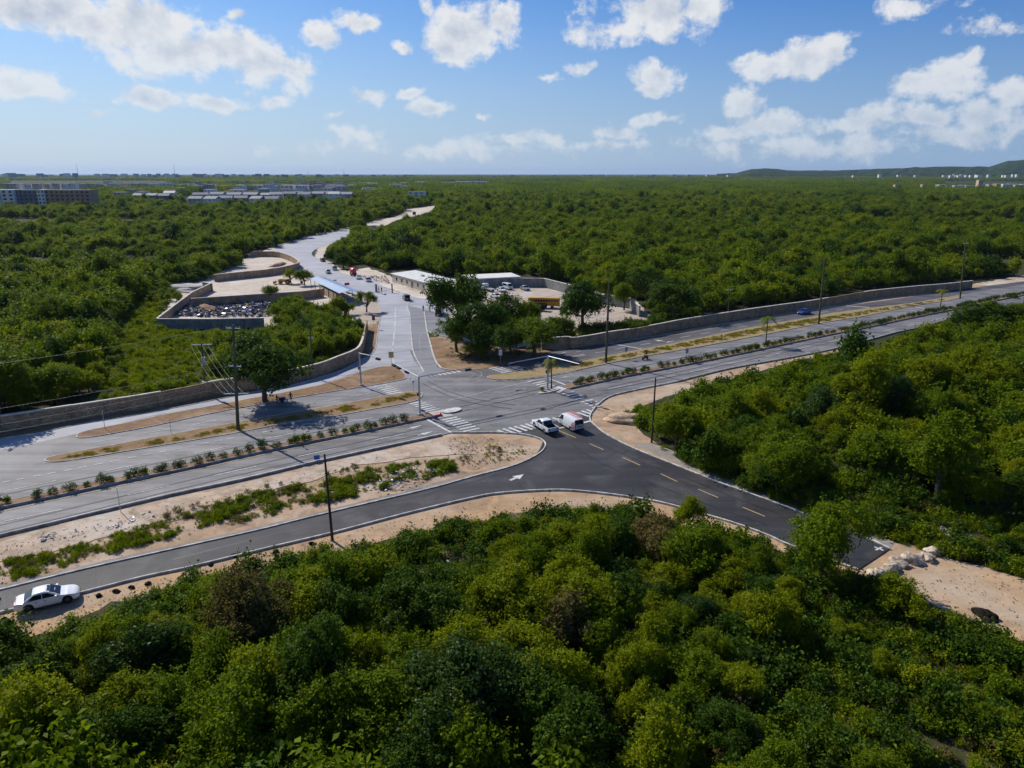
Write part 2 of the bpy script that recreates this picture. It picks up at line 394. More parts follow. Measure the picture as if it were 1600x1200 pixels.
def marking_mat(name, c, wear):
    m, t, o = newmat(name)
    p = wpos(t)
    n = t.noise(p, 2.2, 8.0, 0.75); big = t.noise(p, 0.35, 4.0, 0.6)
    w = t.math('ADD', t.math('MULTIPLY', n, 0.7), t.math('MULTIPLY', big, 0.3))
    col = t.mix(t.step(w, 0.44, 0.60, 0.08, wear), c4(c), (0.17, 0.165, 0.17, 1))
    pr = principled(t, col, 0.75, 0.25); t.l.new(pr.outputs[0], o.inputs[0])
marking_mat('paint_white', (0.66, 0.66, 0.66), 0.62)
marking_mat('paint_bright', (0.68, 0.68, 0.67), 0.55)
marking_mat('paint_faded', (0.44, 0.43, 0.41), 0.7)
marking_mat('paint_yellow', (0.55, 0.36, 0.14), 0.5)
marking_mat('paint_cream', (0.50, 0.45, 0.38), 0.5)
def tin(name, c):
    m, t, o = newmat(name)
    tc = t.add('ShaderNodeTexCoord')
    x = t.add('ShaderNodeSeparateXYZ', inp={0: tc.outputs['Object']}).outputs[0]
    h = t.math('SINE', t.math('MULTIPLY', x, 28.0))
    n = t.noise(tc.outputs['Object'], 0.8, 5.0, 0.6)
    col = t.vmath('SCALE', tuple(c)); t.set(col.node, 3, t.step(n, 0.3, 0.7, 0.85, 1.12))
    pr = principled(t, col, 0.5, 0.5, 0.1, normal=bump(t, h, 0.4, 0.03)); t.l.new(pr.outputs[0], o.inputs[0])
tin('tin_white', (0.66, 0.64, 0.60)); tin('tin_blue', (0.20, 0.30, 0.46)); tin('tin_grey', (0.33, 0.34, 0.36))

# ------------------------------------------------------------------ mesh helpers
class MB:
    """Collects shapes; build() links them as one mesh object."""
    def __init__(s): s.v = []; s.f = []; s.m = []; s.mats = []; s.cur = 0
    def mat(s, name):
        if name not in s.mats: s.mats.append(name)
        s.cur = s.mats.index(name); return s
    def add(s, verts, faces):
        o = len(s.v); s.v.extend([tuple(p) for p in verts])
        for f in faces: s.f.append([i + o for i in f]); s.m.append(s.cur)
    def poly(s, pts): s.add(pts, [list(range(len(pts)))])
    def box(s, c, size, rz=0.0, M=None):
        cx, cy, cz = c; a, b, h = size[0] / 2, size[1] / 2, size[2] / 2
        vs = []
        ca, sa = math.cos(rz), math.sin(rz)
        for z in (-h, h):
            for x, y in ((-a, -b), (a, -b), (a, b), (-a, b)):
                vs.append((cx + x * ca - y * sa, cy + x * sa + y * ca, cz + z))
        if M is not None: vs = [tuple(M @ Vector(p)) for p in vs]
        s.add(vs, [(3, 2, 1, 0), (4, 5, 6, 7), (0, 1, 5, 4), (1, 2, 6, 5), (2, 3, 7, 6), (3, 0, 4, 7)])
    def tube(s, pts, rad, n=8, caps=True):
        pts = [Vector(p) for p in pts]
        rs = rad if isinstance(rad, (list, tuple)) else [rad] * len(pts)
        vs, fs = [], []
        ref = Vector((0.31, 0.17, 0.93)) if abs((pts[-1] - pts[0]).normalized().z) < 0.8 else Vector((1, 0.1, 0))
        for i, p in enumerate(pts):
            d = (pts[min(i + 1, len(pts) - 1)] - pts[max(i - 1, 0)])
            d = d.normalized() if d.length > 1e-9 else Vector((0, 0, 1))
            a = d.cross(ref).normalized(); b = d.cross(a).normalized()
            for k in range(n):
                t = 2 * math.pi * k / n
                vs.append(p + a * (math.cos(t) * rs[i]) + b * (math.sin(t) * rs[i]))
        for i in range(len(pts) - 1):
            for k in range(n):
                k2 = (k + 1) % n
                fs.append((i * n + k, i * n + k2, (i + 1) * n + k2, (i + 1) * n + k))
        if caps:
            fs.append(list(range(n))[::-1]); fs.append([(len(pts) - 1) * n + k for k in range(n)])
        s.add(vs, fs)
    def build(s, name, parent=None, smooth=False, matrix=None):
        me = bpy.data.meshes.new(name)
        me.from_pydata(s.v, [], s.f)
        for n in s.mats: me.materials.append(MATS[n])
        if len(s.mats) > 1: me.polygons.foreach_set('material_index', s.m)
        if smooth:
            me.polygons.foreach_set('use_smooth', [True] * len(s.f))
            try: me.set_sharp_from_angle(angle=R(38))
            except Exception: pass
        me.update()
        o = bpy.data.objects.new(name, me); COL.objects.link(o)
        if parent is not None: o.parent = parent
        return o

def tag(o, label=None, cat=None, group=None, kind=None):
    if label: o['label'] = label
    if cat: o['category'] = cat
    if group: o['group'] = group
    if kind: o['kind'] = kind
    return o
def empty(name, loc, rz=0.0, label=None, cat=None, group=None):
    o = bpy.data.objects.new(name, None); COL.objects.link(o)
    o.location = loc; o.rotation_euler = (0, 0, rz); o.empty_display_size = 0.5
    return tag(o, label, cat, group)
def copy_tree(o, parent=None):
    c = o.copy(); COL.objects.link(c)
    if parent is not None: c.parent = parent
    for ch in list(o.children): copy_tree(ch, c)
    return c

def cr(pts, n=5, closed=False):
    """Catmull-Rom through world points."""
    P = [Vector(p) for p in pts]; out = []
    m = len(P)
    rngi = range(m if closed else m - 1)
    for i in rngi:
        p0 = P[(i - 1) % m] if (closed or i > 0) else P[0]
        p1 = P[i]; p2 = P[(i + 1) % m]
        p3 = P[(i + 2) % m] if (closed or i + 2 < m) else P[-1]
        for k in range(n):
            t = k / n
            out.append(0.5 * ((2 * p1) + (p2 - p0) * t + (2 * p0 - 5 * p1 + 4 * p2 - p3) * t * t + (3 * p1 - p0 - 3 * p2 + p3) * t ** 3))
    if not closed: out.append(P[-1])
    return out
def px(pts, z=0.0): return [G(x, y, z) for x, y in pts]
def zset(pts, z): return [Vector((p[0], p[1], z)) for p in pts]
def dens(pts, step, closed=False):
    out = []; m = len(pts)
    for i in range(m if closed else m - 1):
        a, b = Vector(pts[i]), Vector(pts[(i + 1) % m])
        k = max(1, int((b - a).length / step))
        for j in range(k): out.append(a.lerp(b, j / k))
    if not closed: out.append(Vector(pts[-1]))
    return out
def jitter(pts, amp, step=1.5, seed=1):
    r = random.Random(seed)
    out = []
    for p in dens(pts, step, True):
        out.append(Vector((p.x + r.gauss(0, amp), p.y + r.gauss(0, amp), p.z)))
    return out
def sheet(name, pts, z, mat, parent=None, kind='structure', label=None):
    if z < 0.09:                       # every soil sheet lies 4 mm above the one laid before it
        z = Z_SAND + 0.004 * SHEETS[0]; SHEETS[0] += 1
    pts = zset(pts, z)
    tri = tessellate_polygon([pts])
    b = MB().mat(mat)
    fs = []
    for t in tri:
        a, c, d = (pts[i] for i in t)
        n = (c - a).cross(d - a)
        fs.append(tuple(t) if n.z > 0 else tuple(reversed(t)))
    b.add(pts, fs)
    o = b.build(name, parent)
    if parent is None: tag(o, label=label, kind=kind)
    return o
def offset_line(pts, d):
    """Offsets a world polyline to its left by d metres."""
    out = []
    for i, p in enumerate(pts):
        a = pts[max(i - 1, 0)]; b = pts[min(i + 1, len(pts) - 1)]
        t = Vector((b[0] - a[0], b[1] - a[1], 0)).normalized()
        out.append(Vector((p[0] - t.y * d, p[1] + t.x * d, p[2])))
    return out
def ribbon(b, pts, w, z):
    L = offset_line(pts, w / 2); Rr = offset_line(pts, -w / 2)
    vs = []; fs = []
    for l, r in zip(L, Rr): vs += [(l.x, l.y, z), (r.x, r.y, z)]
    for i in range(len(pts) - 1): fs.append((2 * i + 1, 2 * i + 3, 2 * i + 2, 2 * i))
    b.add(vs, fs)
def sweep(b, pts, w, z0, z1, closed=False, jit=0.0, seed=3, chamfer=0.02):
    """Solid strip of width w from z0 up to z1 along a polyline (kerbs, walls)."""
    r = random.Random(seed)
    P = list(pts)
    if closed: P = P + [P[0], P[1]]
    L = offset_line(P, w / 2); Rr = offset_line(P, -w / 2)
    if closed: L = L[1:]; Rr = Rr[1:]; L[-1] = L[-1]
    vs = []; n = len(L)
    if closed: n -= 0
    for l, q in zip(L, Rr):
        k = r.gauss(0, jit) if jit else 0
        m = (q - l) * (chamfer / max(w, .01))
        vs += [(l.x, l.y, z0), (l.x, l.y, z1 - chamfer + k), (l.x + m.x, l.y + m.y, z1 + k), (q.x - m.x, q.y - m.y, z1 + k), (q.x, q.y, z1 - chamfer + k), (q.x, q.y, z0)]
    fs = []
    for i in range(n - 1):
        for k in range(5): fs.append((i * 6 + k, i * 6 + k + 1, i * 6 + 6 + k + 1, i * 6 + 6 + k))
    if not closed:
        fs.append((5, 4, 3, 2, 1, 0)); o = (n - 1) * 6; fs.append((o, o + 1, o + 2, o + 3, o + 4, o + 5))
    b.add(vs, [tuple(reversed(f)) for f in fs])

# ------------------------------------------------------------------ ground
def build_ground():
    b = MB().mat('forest_floor')
    rad = [0, 60, 150, 400, 1000, 2500, 6000, 14000, 30000]; N = 48
    vs = [(0, 0, 0)]; fs = []
    for r_ in rad[1:]:
        for k in range(N):
            t = 2 * math.pi * k / N; vs.append((r_ * math.cos(t), r_ * math.sin(t), 0))
    for k in range(N): fs.append((0, 1 + k, 1 + (k + 1) % N))
    for i in range(len(rad) - 2):
        for k in range(N):
            a = 1 + i * N; c = a + N; k2 = (k + 1) % N
            fs.append((a + k, c + k, c + k2, a + k2))
    b.add(vs, fs)
    o = b.build('ground'); tag(o, kind='structure')
build_ground()

# ------------------------------------------------------------------ surveyed outlines (photo points, laid on the ground)
HW_TOP = [(-150,712),(0,687),(60,678),(95,670),(137,662),(200,652),(270,639),(340,625),(400,613),(460,602),(497,591),(535,579),(562,564),(576,558),(586,547),(589,532),(592,510),(596,490)]
HW_LOW = [(-150,874),(0,839),(130,808),(264,776),(380,751),(480,727),(560,709),(630,694),(690,681)]
SLIP_UP = [(-150,958),(0,924),(75,905),(150,887),(270,860),(400,831),(480,811),(580,787),(680,763),(740,746),(800,730),(836,714),(851,701),(850,691),(836,684),(810,679),(776,677),(740,677),(706,677)]
SLIP_LOW = [(-150,996),(0,959),(127,928),(225,903),(300,887),(410,860),(520,834),(630,805),(730,781),(780,772),(860,767),(911,769),(978,777),(1035,787),(1096,804),(1147,819),(1197,837),(1235,854),(1340,892)]
NE_EDGE = [(1390,859),(1353,842),(1300,821),(1245,800),(1197,782),(1130,758),(1062,731),(995,704),(951,682),(931,667),(922,657),(924,646),(935,633),(952,621),(985,612),(1060,597)]
EB_LOW_R = [(1060,597),(1141,577),(1229,561),(1313,544),(1398,521),(1444,511),(1496,496),(1600,474),(1800,432)]
FR_TOP = [(686,572),(700,578),(725,577),(765,573),(800,567),(830,558),(860,549),(882,547),(900,541),(952,538),(1005,530),(1075,519),(1135,508),(1191,499),(1247,490),(1294,483),(1340,475.5),(1405,467),(1454,459),(1502,452),(1551,446),(1600,440),(1800,418)]
FR_LOW = [(762,590),(785,585),(815,581),(850,574),(900,566),(952,555.5),(1005,545),(1057,535),(1127,521),(1191,508),(1247,499),(1304,488.5),(1361,481),(1429,473),(1470,465.5),(1502,460.5),(1551,452),(1600,445),(1800,420.5)]
WB_TOP = [(1800,423),(1600,449),(1543,460),(1502,467),(1478,472),(1424,480),(1360,494),(1285,506),(1210,521),(1154,532),(1075,546.5),(1005,558.5),(952,569),(900,581),(850,589.5),(800,595),(775,596)]
MED_LOW_L = [(-150,830),(0,797),(75,781),(200,754),(300,733),(380,715),(480,694),(580,674),(660,657),(680,653)]
MED_LOW_R = [(890,609),(940,598),(987,588),(1075,571),(1180,549.5),(1285,527),(1360,512),(1413,500.5),(1494,484),(1577,466.5),(1600,462),(1800,421)]
EAST_SIDE = [(664,490),(667,516),(673,540),(677,555),(682,567),(686,572)]

HIGHWAY = (px(HW_TOP) + px([(630,488),(664,490)]) + px(EAST_SIDE)[1:] + px(FR_TOP)[1:] +
           px([(1800,432)]) + px(list(reversed(EB_LOW_R)))[1:] + px(list(reversed(NE_EDGE)))[1:8] +
           px([(905,650),(830,668),(776,676),(740,677),(706,677)]) + px(list(reversed(HW_LOW))))
Z_SAND, Z_ROAD, Z_ROAD2, Z_ROAD3 = 0.01, 0.100, 0.108, 0.124
Z_MARK = 0.136
SHEETS = [0]

def soil_sheets():
    J = lambda pts, amp, seed: jitter(px(pts), amp, 1.3, seed)
    isl = px(HW_LOW) + px(list(reversed(SLIP_UP)))
    sheet('sand_verge', isl, Z_SAND, 'sand')
    sheet('sand_verge', J([(-150,996),(0,950),(300,880),(520,828),(730,776),(860,762),(978,772),(1096,799),(1235,850),(1345,880),(1340,905),(1235,890),(1100,842),(1000,805),(900,794),(800,802),(700,824),(600,846),(430,884),(300,908),(150,955),(0,1015),(-150,1070)], 0.25, 2), Z_SAND, 'sand_orange')
    sheet('sand_lot', J([(1336,880),(1390,852),(1415,850),(1460,862),(1490,872),(1600,903),(1800,955),(1800,1090),(1600,1022),(1530,972),(1440,938),(1360,915)], 0.2, 3), Z_SAND, 'sand_orange')
    sheet('sand_verge', J([(915,650),(935,630),(952,617),(1060,593),(1141,573),(1229,557),(1313,540),(1315,549),(1229,568),(1180,582),(1100,604),(1040,620),(1000,636),(978,648),(990,664),(1022,690),(1080,722),(1150,750),(1200,771),(1262,797),(1330,826),(1405,850),(1390,864),(1245,806),(1130,764),(995,710),(945,682)], 0.15, 4), Z_SAND, 'sand')
    sheet('gravel_shoulder', px([(985,692),(1062,727),(1130,754),(1197,778),(1245,796),(1392,857),(1400,848),(1262,786),(1205,765),(1150,744),(1080,716),(1020,692)]), Z_SAND + .006, 'gravel_grey')
    sheet('gravel_shoulder', zset(dens(px(SLIP_UP[:11]), 2), 0) + zset(list(reversed(jitter(offset_line(px(SLIP_UP[:11]), 0.95), 0.12, 1.2, 8)[:-6])), 0), Z_SAND + .006, 'gravel_grey')
    sheet('dry_soil', J([(-150,694),(0,675),(100,660),(275,626),(404,604),(490,588),(535,570),(566,548),(575,520),(576,500),(588,480),(600,486),(596,512),(592,535),(588,550),(566,568),(500,593),(400,616),(200,655),(0,690),(-150,715)], 0.1, 5), Z_SAND, 'dry_soil')
    sheet('dry_soil', J([(670,528),(692,526),(712,530),(745,538),(800,546),(842,548),(884,548),(860,551),(830,560),(800,570),(765,576),(725,580),(698,581),(684,574),(677,556)], 0.1, 6), Z_ROAD3 + .02, 'dry_soil')
    sheet('sand_yard', J([(590,430),(612,440),(640,428),(745,440),(830,436),(886,448),(990,466),(1024,500),(960,516),(900,524),(862,532),(800,546),(745,540),(712,532),(705,505),(690,480)], 0.2, 7), Z_SAND, 'yard_gravel')
    sheet('sand_yard', J([(500,380),(530,374),(548,366),(512,384),(506,405),(540,424),(575,418),(610,432),(640,452),(700,474),(690,486),(640,470),(580,446),(530,434),(490,405)], 0.5, 9), Z_SAND, 'yard_pale')
    sheet('sand_yard', J([(245,505),(236,448),(330,432),(345,420),(385,404),(420,388),(455,376),(520,356),(560,352),(540,366),(500,378),(470,410),(500,440),(560,466),(598,476),(600,495),(585,500),(560,512),(430,512)], 0.4, 10), Z_SAND, 'yard_pale')
    sheet('sand_yard', J([(560,512),(500,500),(530,470),(560,462),(600,472),(600,492),(590,505)], 0.3, 14), Z_SAND + .006, 'yard_gravel')
    sheet('grassland', J([(160,628),(165,560),(190,500),(225,462),(250,448),(262,470),(245,515),(330,522),(430,515),(560,500),(566,530),(540,560),(490,575),(400,600),(270,622)], 0.8, 11), Z_SAND, 'grassland')
    sheet('bare_soil', J([(540,864),(600,850),(700,826),(800,806),(960,800),(1060,822),(1180,850),(1240,872),(1200,900),(900,930),(780,950),(700,960),(600,920)], 0.4, 16), Z_SAND, 'clearing_soil')
    # dirt strip between the right wall and the frontage road
    sheet('sand_verge', J([(850,545),(900,536),(952,533),(1029,523),(1094,511),(1180,497),(1257,484),(1340,469),(1431,456),(1520,444),(1600,433),(1600,442),(1502,453),(1405,468),(1294,484),(1191,500),(1075,520),(952,540),(882,549)], 0.1, 12), Z_SAND, 'sand')
    sheet('sand_verge', J([(1520,444),(1600,430),(1800,405),(1800,420),(1600,441),(1551,447)], 0.3, 13), Z_SAND, 'sand_pale')
    sheet('sand_pale', J([(150,806),(264,780),(380,756),(480,731),(560,713),(640,697),(690,688),(740,692),(740,708),(640,716),(560,728),(480,752),(380,778),(330,800),(150,846),(0,880),(-100,900),(-100,868),(0,846)], 0.25, 15), Z_SAND + .008, 'sand_pale')
soil_sheets()

# ------------------------------------------------------------------ roads
highway = sheet('highway', HIGHWAY, Z_ROAD, 'asphalt_old')
frontage = sheet('frontage_road', px(FR_TOP)[2:] + px(list(reversed(FR_LOW))), Z_ROAD2, 'asphalt_dark')
side_pts_l = [(596,490),(594,481),(585,472),(560,462),(525,450),(486,432),(466,414),(458,404),(440,396),(432,389),(466,375),(490,367),(512,362),(546,357)]
side_pts_r = [(546,367),(512,382),(497,388),(488,394),(490,401),(512,409),(536,428),(580,437),(610,455),(640,463),(676,470),(700,477),(703,498)]
pale_low = [(664,494),(667,516),(673,540),(678,556),(640,548),(648,566),(662,580),(668,590),(688,604),(700,615),(655,617),(652,612),(600,618),(560,612),(578,602),(634,588),(634,582),(620,574),(600,572),(562,581),(500,602),(440,614),(340,633),(240,650),(150,672),(40,697),(-100,722),(-150,712)]
side_road = sheet('side_road', cr(px(side_pts_l), 3) + cr(px(side_pts_r), 3) + px(pale_low) + px(HW_TOP[1:-1]), Z_ROAD2 - .003, 'asphalt_pale')
sheet('side_road_lane', px([(638,478),(664,484),(667,516),(673,540),(678,556),(684,570),(700,580),(690,585),(664,583),(655,571),(646,555),(642,530),(640,505)]), Z_ROAD2 + .001, 'asphalt_mid')
sheet('driveway', px([(663,484),(700,492),(706,508),(714,532),(690,527),(668,517)]), Z_ROAD2 + .005, 'asphalt_mid')
far_road = sheet('far_road', cr(px([(560,356),(572,349.5),(586,345),(616,339),(632,332),(633,327),(656,325),(680,320.5)]), 3) + cr(px([(682,327),(676,330),(656,336),(620,344),(600,353.5),(576,356)]), 3), Z_ROAD, 'yard_pale')
slip_mid = px([(706,677),(740,677),(776,677)])
new_poly = (cr(px(SLIP_UP[:-3]), 4) + px([(776,677),(830,668),(905,650),(924,646)]) + cr(px(list(reversed(NE_EDGE[:11]))), 4) + cr(px(list(reversed(SLIP_LOW))), 4))
new_road = sheet('slip_road', new_poly, Z_ROAD3, 'asphalt_new')

# islands and median: kerbed, 12 cm high
def island(name, outline, mat, kerbmat='kerb_stone', h=0.22, smooth=4):
    pts = cr(px(outline), smooth, True)
    area = sum(pts[i].x * pts[(i + 1) % len(pts)].y - pts[(i + 1) % len(pts)].x * pts[i].y for i in range(len(pts)))
    if area < 0: pts = list(reversed(pts))
    o = sheet(name, offset_line(pts + [pts[0]], 0.08)[:-1], h - 0.012, mat)
    b = MB().mat(kerbmat); sweep(b, pts, 0.17, 0.0, h, True)
    b.build('kerb', o)
    return o
isl_n = island('traffic_island', [(120,682),(128,677),(150,671.5),(200,662),(240,653),(290,643),(340,634),(400,622.5),(440,615.5),(500,603),(540,591),(570,580.5),(600,573.5),(617,574),(629,582),(635,590),(630,594),(600,600),(560,606.5),(500,616),(450,624.5),(400,634),(340,645),(250,664.5),(180,678),(130,685.5)], 'dry_soil', 'kerb_white')
isl_s = island('traffic_island', [(71,721),(78,716),(110,709),(160,700),(230,687),(300,674),(372,661),(440,649),(520,635),(600,620.5),(640,613.5),(655,614),(660,618),(652,626),(630,632),(580,641),(520,652),(440,664),(372,677),(300,689.5),(200,706),(140,716),(90,723)], 'dry_grass', 'kerb_white')
isl_e = island('traffic_island', [(762,590.5),(766,588),(800,583.5),(850,575),(900,567),(952,556.5),(1005,546),(1057,536),(1127,522),(1191,509),(1247,500),(1304,489.5),(1361,482),(1429,474),(1470,467),(1500,463),(1502,465.5),(1478,471),(1424,479),(1360,493),(1285,505.5),(1210,520.5),(1154,531.5),(1075,546),(1005,558),(952,568.5),(900,580),(860,587),(820,592.5),(780,594.5),(766,593)], 'straw_grass', 'kerb_stone')
def median(name, low_px, w, nose=None):
    low = dens(cr(px(low_px), 4), 3.0)
    up = offset_line(low, w)
    o = sheet(name, low + list(reversed(up)), 0.24, 'dry_soil')
    # the nose narrows
    b = MB().mat('kerb_stone'); sweep(b, low, 0.22, 0.0, 0.42); b.build('kerb', o)
    b = MB().mat('kerb_stone'); sweep(b, up, 0.16, 0.0, 0.24); b.build('kerb', o)
    b = MB().mat('kerb_stone')
    for e in (0, -1): sweep(b, [low[e], low[e].lerp(up[e], .5), up[e]], 0.16, 0.0, 0.26)
    b.build('kerb', o)
    return low, up
MED_W = 1.9
medL = median('median_strip', MED_LOW_L, MED_W)
medR = median('median_strip', MED_LOW_R, MED_W + .3)
# small white-topped refuge and the signal refuge in the median gap
def refuge(name, cx, cy, rx, ry, rot, h, mat, side):
    c = G(cx, cy); pts = []
    for k in range(20):
        t = 2 * math.pi * k / 20
        x, y = rx * math.cos(t), ry * math.sin(t)
        pts.append(Vector((c.x + x * math.cos(rot) - y * math.sin(rot), c.y + x * math.sin(rot) + y * math.cos(rot), h)))
    b = MB().mat(mat); b.poly(pts); b.mat(side)
    for k in range(20):
        p, q = pts[k], pts[(k + 1) % 20]; b.add([(p.x, p.y, 0), (q.x, q.y, 0), q, p], [(0, 1, 2, 3)])
    return tag(b.build(name), kind='structure')
refuge('refuge_island', 706, 643.5, 1.75, 1.0, ROADDIR, 0.32, 'paint_bright', 'kerb_stone')
refuge('refuge_island', 858, 612.5, 2.5, 0.75, ROADDIR, 0.26, 'concrete', 'kerb_stone')

# kerbs along the road edges
def kerb(pts, w=0.2, h=0.16, mat='kerb_white'):
    b = MB().mat(mat); sweep(b, dens(pts, 4.0), w, 0.0, h + 0.09)
    tag(b.build('kerb'), kind='structure')
kerb(cr(px(SLIP_UP), 5)); kerb(cr(px(SLIP_LOW), 5)); kerb(cr(px(NE_EDGE), 5))
kerb(cr(px(HW_LOW), 4), 0.2, 0.24, 'kerb_stone'); kerb(cr(px(EB_LOW_R), 4), 0.2, 0.2, 'kerb_stone')
kerb(cr(px(HW_TOP), 3), 0.16, 0.12, 'kerb_white')
kerb(cr(px([(663,488)] + EAST_SIDE[1:] + [(690,576),(700,578.5),(712,579)]), 4), 0.3, 0.16, 'kerb_white')
kerb(cr(px([(641,470),(636,479),(640,490),(642,515),(645,545),(650,560),(658,574),(663,582)]), 4), 0.25, 0.10, 'kerb_white')
kerb(cr(px([(668,517),(680,525),(700,532),(712,536)]), 4), 0.2, 0.14, 'kerb_white')
kerb(cr(px([(900,540),(952,537.5),(1005,529.5),(1075,518.5),(1135,507)]), 4), 0.2, 0.14, 'kerb_stone')
kerb(cr(px([(775,596),(800,595.5),(850,590),(900,581.5)]), 4), 0.2, 0.13, 'kerb_white')

# ------------------------------------------------------------------ road paint
def stripe(name, road, a, b_, w, mat='paint_white', z=None):
    A, B = G(*a), G(*b_)
    d = (B - A).normalized(); n = Vector((-d.y, d.x, 0)) * (w / 2)
    m = MB().mat(mat)
    z = Z_MARK if z is None else z
    m.poly([(p.x, p.y, z) for p in (A - n, B - n, B + n, A + n)])
    return m.build(name, road)
DASH_W = [(10,768.5,88,752.5),(167,737,228,724.5),(300,710,358,698.3),(417,686,465,677),(537,662,582,653.7),
    (924,585,956,579.6),(991,572.8,1014,568),(1047,561.5,1071,557),(1104,550.3,1129,545.3),(1152,540.8,1178,536),(1198,531.5,1217.5,527.5),(1244,522.3,1264,518.5),(1288,514,1306,510.5),(1326,506.6,1343,503.3),(1361,499.6,1381,495.7),(1398.5,492,1416,488.4)]
DASH_E = [(8,816,96,797.5),(200,775,264,760.5),(335,744.5,400,730),(466,714.5,526,702),(584,689.5,632,679),
    (950,609,988,601),(1016,595,1054,587),(1078.5,582,1110,575.5),(1137,569.5,1166,563.5),(1195,558,1219,552.6),(1244,546.5,1268,541.5),(1294,535.5,1317,530.6),(1337.5,526.5,1357,522),(1381,517.5,1400,513),(1417,509.5,1436,505.3),(1454.6,501.5,1472,497.8)]
DASH_T = [(4,755,16,752.8),(27,751,40,748.5),(51,746,64,743.8),(74,742,88,739.2),(101,737,112,734.8),(122,733,136,730),(147,727.7,162,725),(172,723,187,720.3),(200,717.3,212,715),(223,712.7,236,710.3),(247,708.2,260,706),(271,703.7,284,701.3),(294,699.2,304,697.3),(316,694.7,327,692.5),(336,690.8,346,688.8),(355,687.2,365,685.2),(410,676.8,424,674),(430,672.6,445,669.8),(452,668.5,465,666),(474,664.5,485,662.2),(492,660.8,504,658.3),(512,656.8,523,654.6)]
DASH_F = [(142,693.5,190,684.8),(226,678.3,271,670.5),(302,664.8,339,657.8),(367,652.6,395,647.4),(503,628.5,534,623),(547,621,580,615),
    (900,550.5,921,547.7),(930,552.5,945.5,549.8),(900,558.5,915,555.8),(961,546.5,977,543.7),(1000,540,1016,537),(1063,528.3,1079,525.3),(1094,523,1109,520.2),(1126,517.3,1139,515),(1153,512.5,1168,510),(1206,503,1223,500.4),(1277.5,490,1294,487.4),(1305.6,485.8,1318,484)]
for q in DASH_W + DASH_E: stripe('lane_dash', highway, q[:2], q[2:], 0.17)
for q in DASH_T: stripe('lane_dash', highway, q[:2], q[2:], 0.22)
for i, q in enumerate(DASH_F): stripe('lane_dash', highway if i < 6 else frontage, q[:2], q[2:], 0.16)
def polystripe(name, road, pts, w, mat='paint_white', z=None):
    b = MB().mat(mat); ribbon(b, cr(px(pts), 4), w, Z_MARK if z is None else z); return b.build(name, road)
polystripe('edge_line', highway, [(0,843-6.5),(130,804.5),(264,772.5),(380,748),(480,724),(560,706.3),(630,691.3),(690,678.5)], 0.14)
polystripe('edge_line', highway, [(-100,823),(0,801.5),(75,785),(200,758),(300,736.5),(380,718.7),(480,697.5),(580,677.2),(660,660)], 0.13, 'paint_yellow')
polystripe('edge_line', highway, [(70,725),(140,718),(200,708),(300,691.5),(372,679),(440,666),(520,654),(580,643),(630,634)], 0.12, 'paint_cream')
polystripe('edge_line', highway, [(894,612),(940,601),(987,591),(1075,574),(1180,552),(1285,529.5),(1360,514)], 0.12, 'paint_cream')
polystripe('edge_line', highway, [(1000,607),(1060,594.5),(1141,574.8),(1229,559),(1313,542.2),(1398,519.3)], 0.12, 'paint_white')
polystripe('edge_line', highway, [(700,627),(740,618),(775,608.5),(830,597),(860,590.5),(900,583)], 0.13, 'paint_white')
polystripe('edge_line', highway, [(727,641),(790,630),(835,619),(900,603)], 0.10, 'paint_faded')
polystripe('edge_line', highway, [(760,665),(800,657),(850,644),(905,629)], 0.10, 'paint_faded')
polystripe('edge_line', frontage, [(900,565),(952,554),(1005,543.7),(1057,533.7),(1127,519.7),(1191,506.5)], 0.12, 'paint_faded')
polystripe('edge_line', frontage, [(1005,531.2),(1075,520.5),(1130,511)], 0.2, 'paint_yellow')
polystripe('turn_line', highway, [(712,599),(740,594),(752,588),(751,583),(742,580)], 0.12, 'paint_faded')
polystripe('turn_line', highway, [(700,590),(716,594),(735,590),(742,585)], 0.10, 'paint_faded')
polystripe('turn_line', highway, [(657,553),(656,540),(655,532),(658,522)], 0.10, 'paint_faded')
polystripe('turn_line', side_road, [(618,480),(618,500),(617,520),(614,545),(613,558),(618,574)], 0.14, 'paint_bright')
for q in [(617,488,617,497),(616.5,503,616,513),(615.5,520,615,530),(614,536,613.5,545)]: stripe('lane_dash', side_road, q[:2], q[2:], 0.2)
stripe('edge_line', frontage, (850,560), (885,551), 0.18); stripe('edge_line', frontage, (905,548.5), (921,545), 0.18)
stripe('lane_dash', frontage, (895,558), (913,554), 0.2)
# zebra crossings
def z2(L, ox, oy, s=8): return [(ox + a / s, oy + b / s, ox + c / s, oy + d / s) for a, b, c, d in L]
ZW = z2([(640,738,800,705),(680,755,850,722),(715,775,890,740),(757,795,930,757),(797,815,965,777),(828,834,1010,797),(1050,940,1235,902),(1092,961,1282,922),(1138,985,1330,943),(1182,1008,1372,967),(1225,1033,1415,990),(1268,1058,1465,1015),(1310,1083,1515,1043)], 560, 540)
ZF = z2([(190,527,355,495),(233,546,410,513),(275,565,440,533),(310,582,475,550),(345,600,510,568),(378,616,548,588)], 560, 540)
ZS = z2([(990,1160,1037,1176),(1045,1150,1100,1171),(1100,1140,1157,1161),(1155,1128,1216,1150),(1212,1118,1275,1140)], 560, 440)
ZS2 = z2([(930,1170,985,1190),(880,1178,925,1196),(700,1206,760,1226),(640,1216,700,1240)], 560, 440)
ZE = z2([(192,295,325,270),(233,309,365,284),(268,322,405,297),(303,336,445,311),(338,349,480,324),(373,362,545,340)], 740, 540)
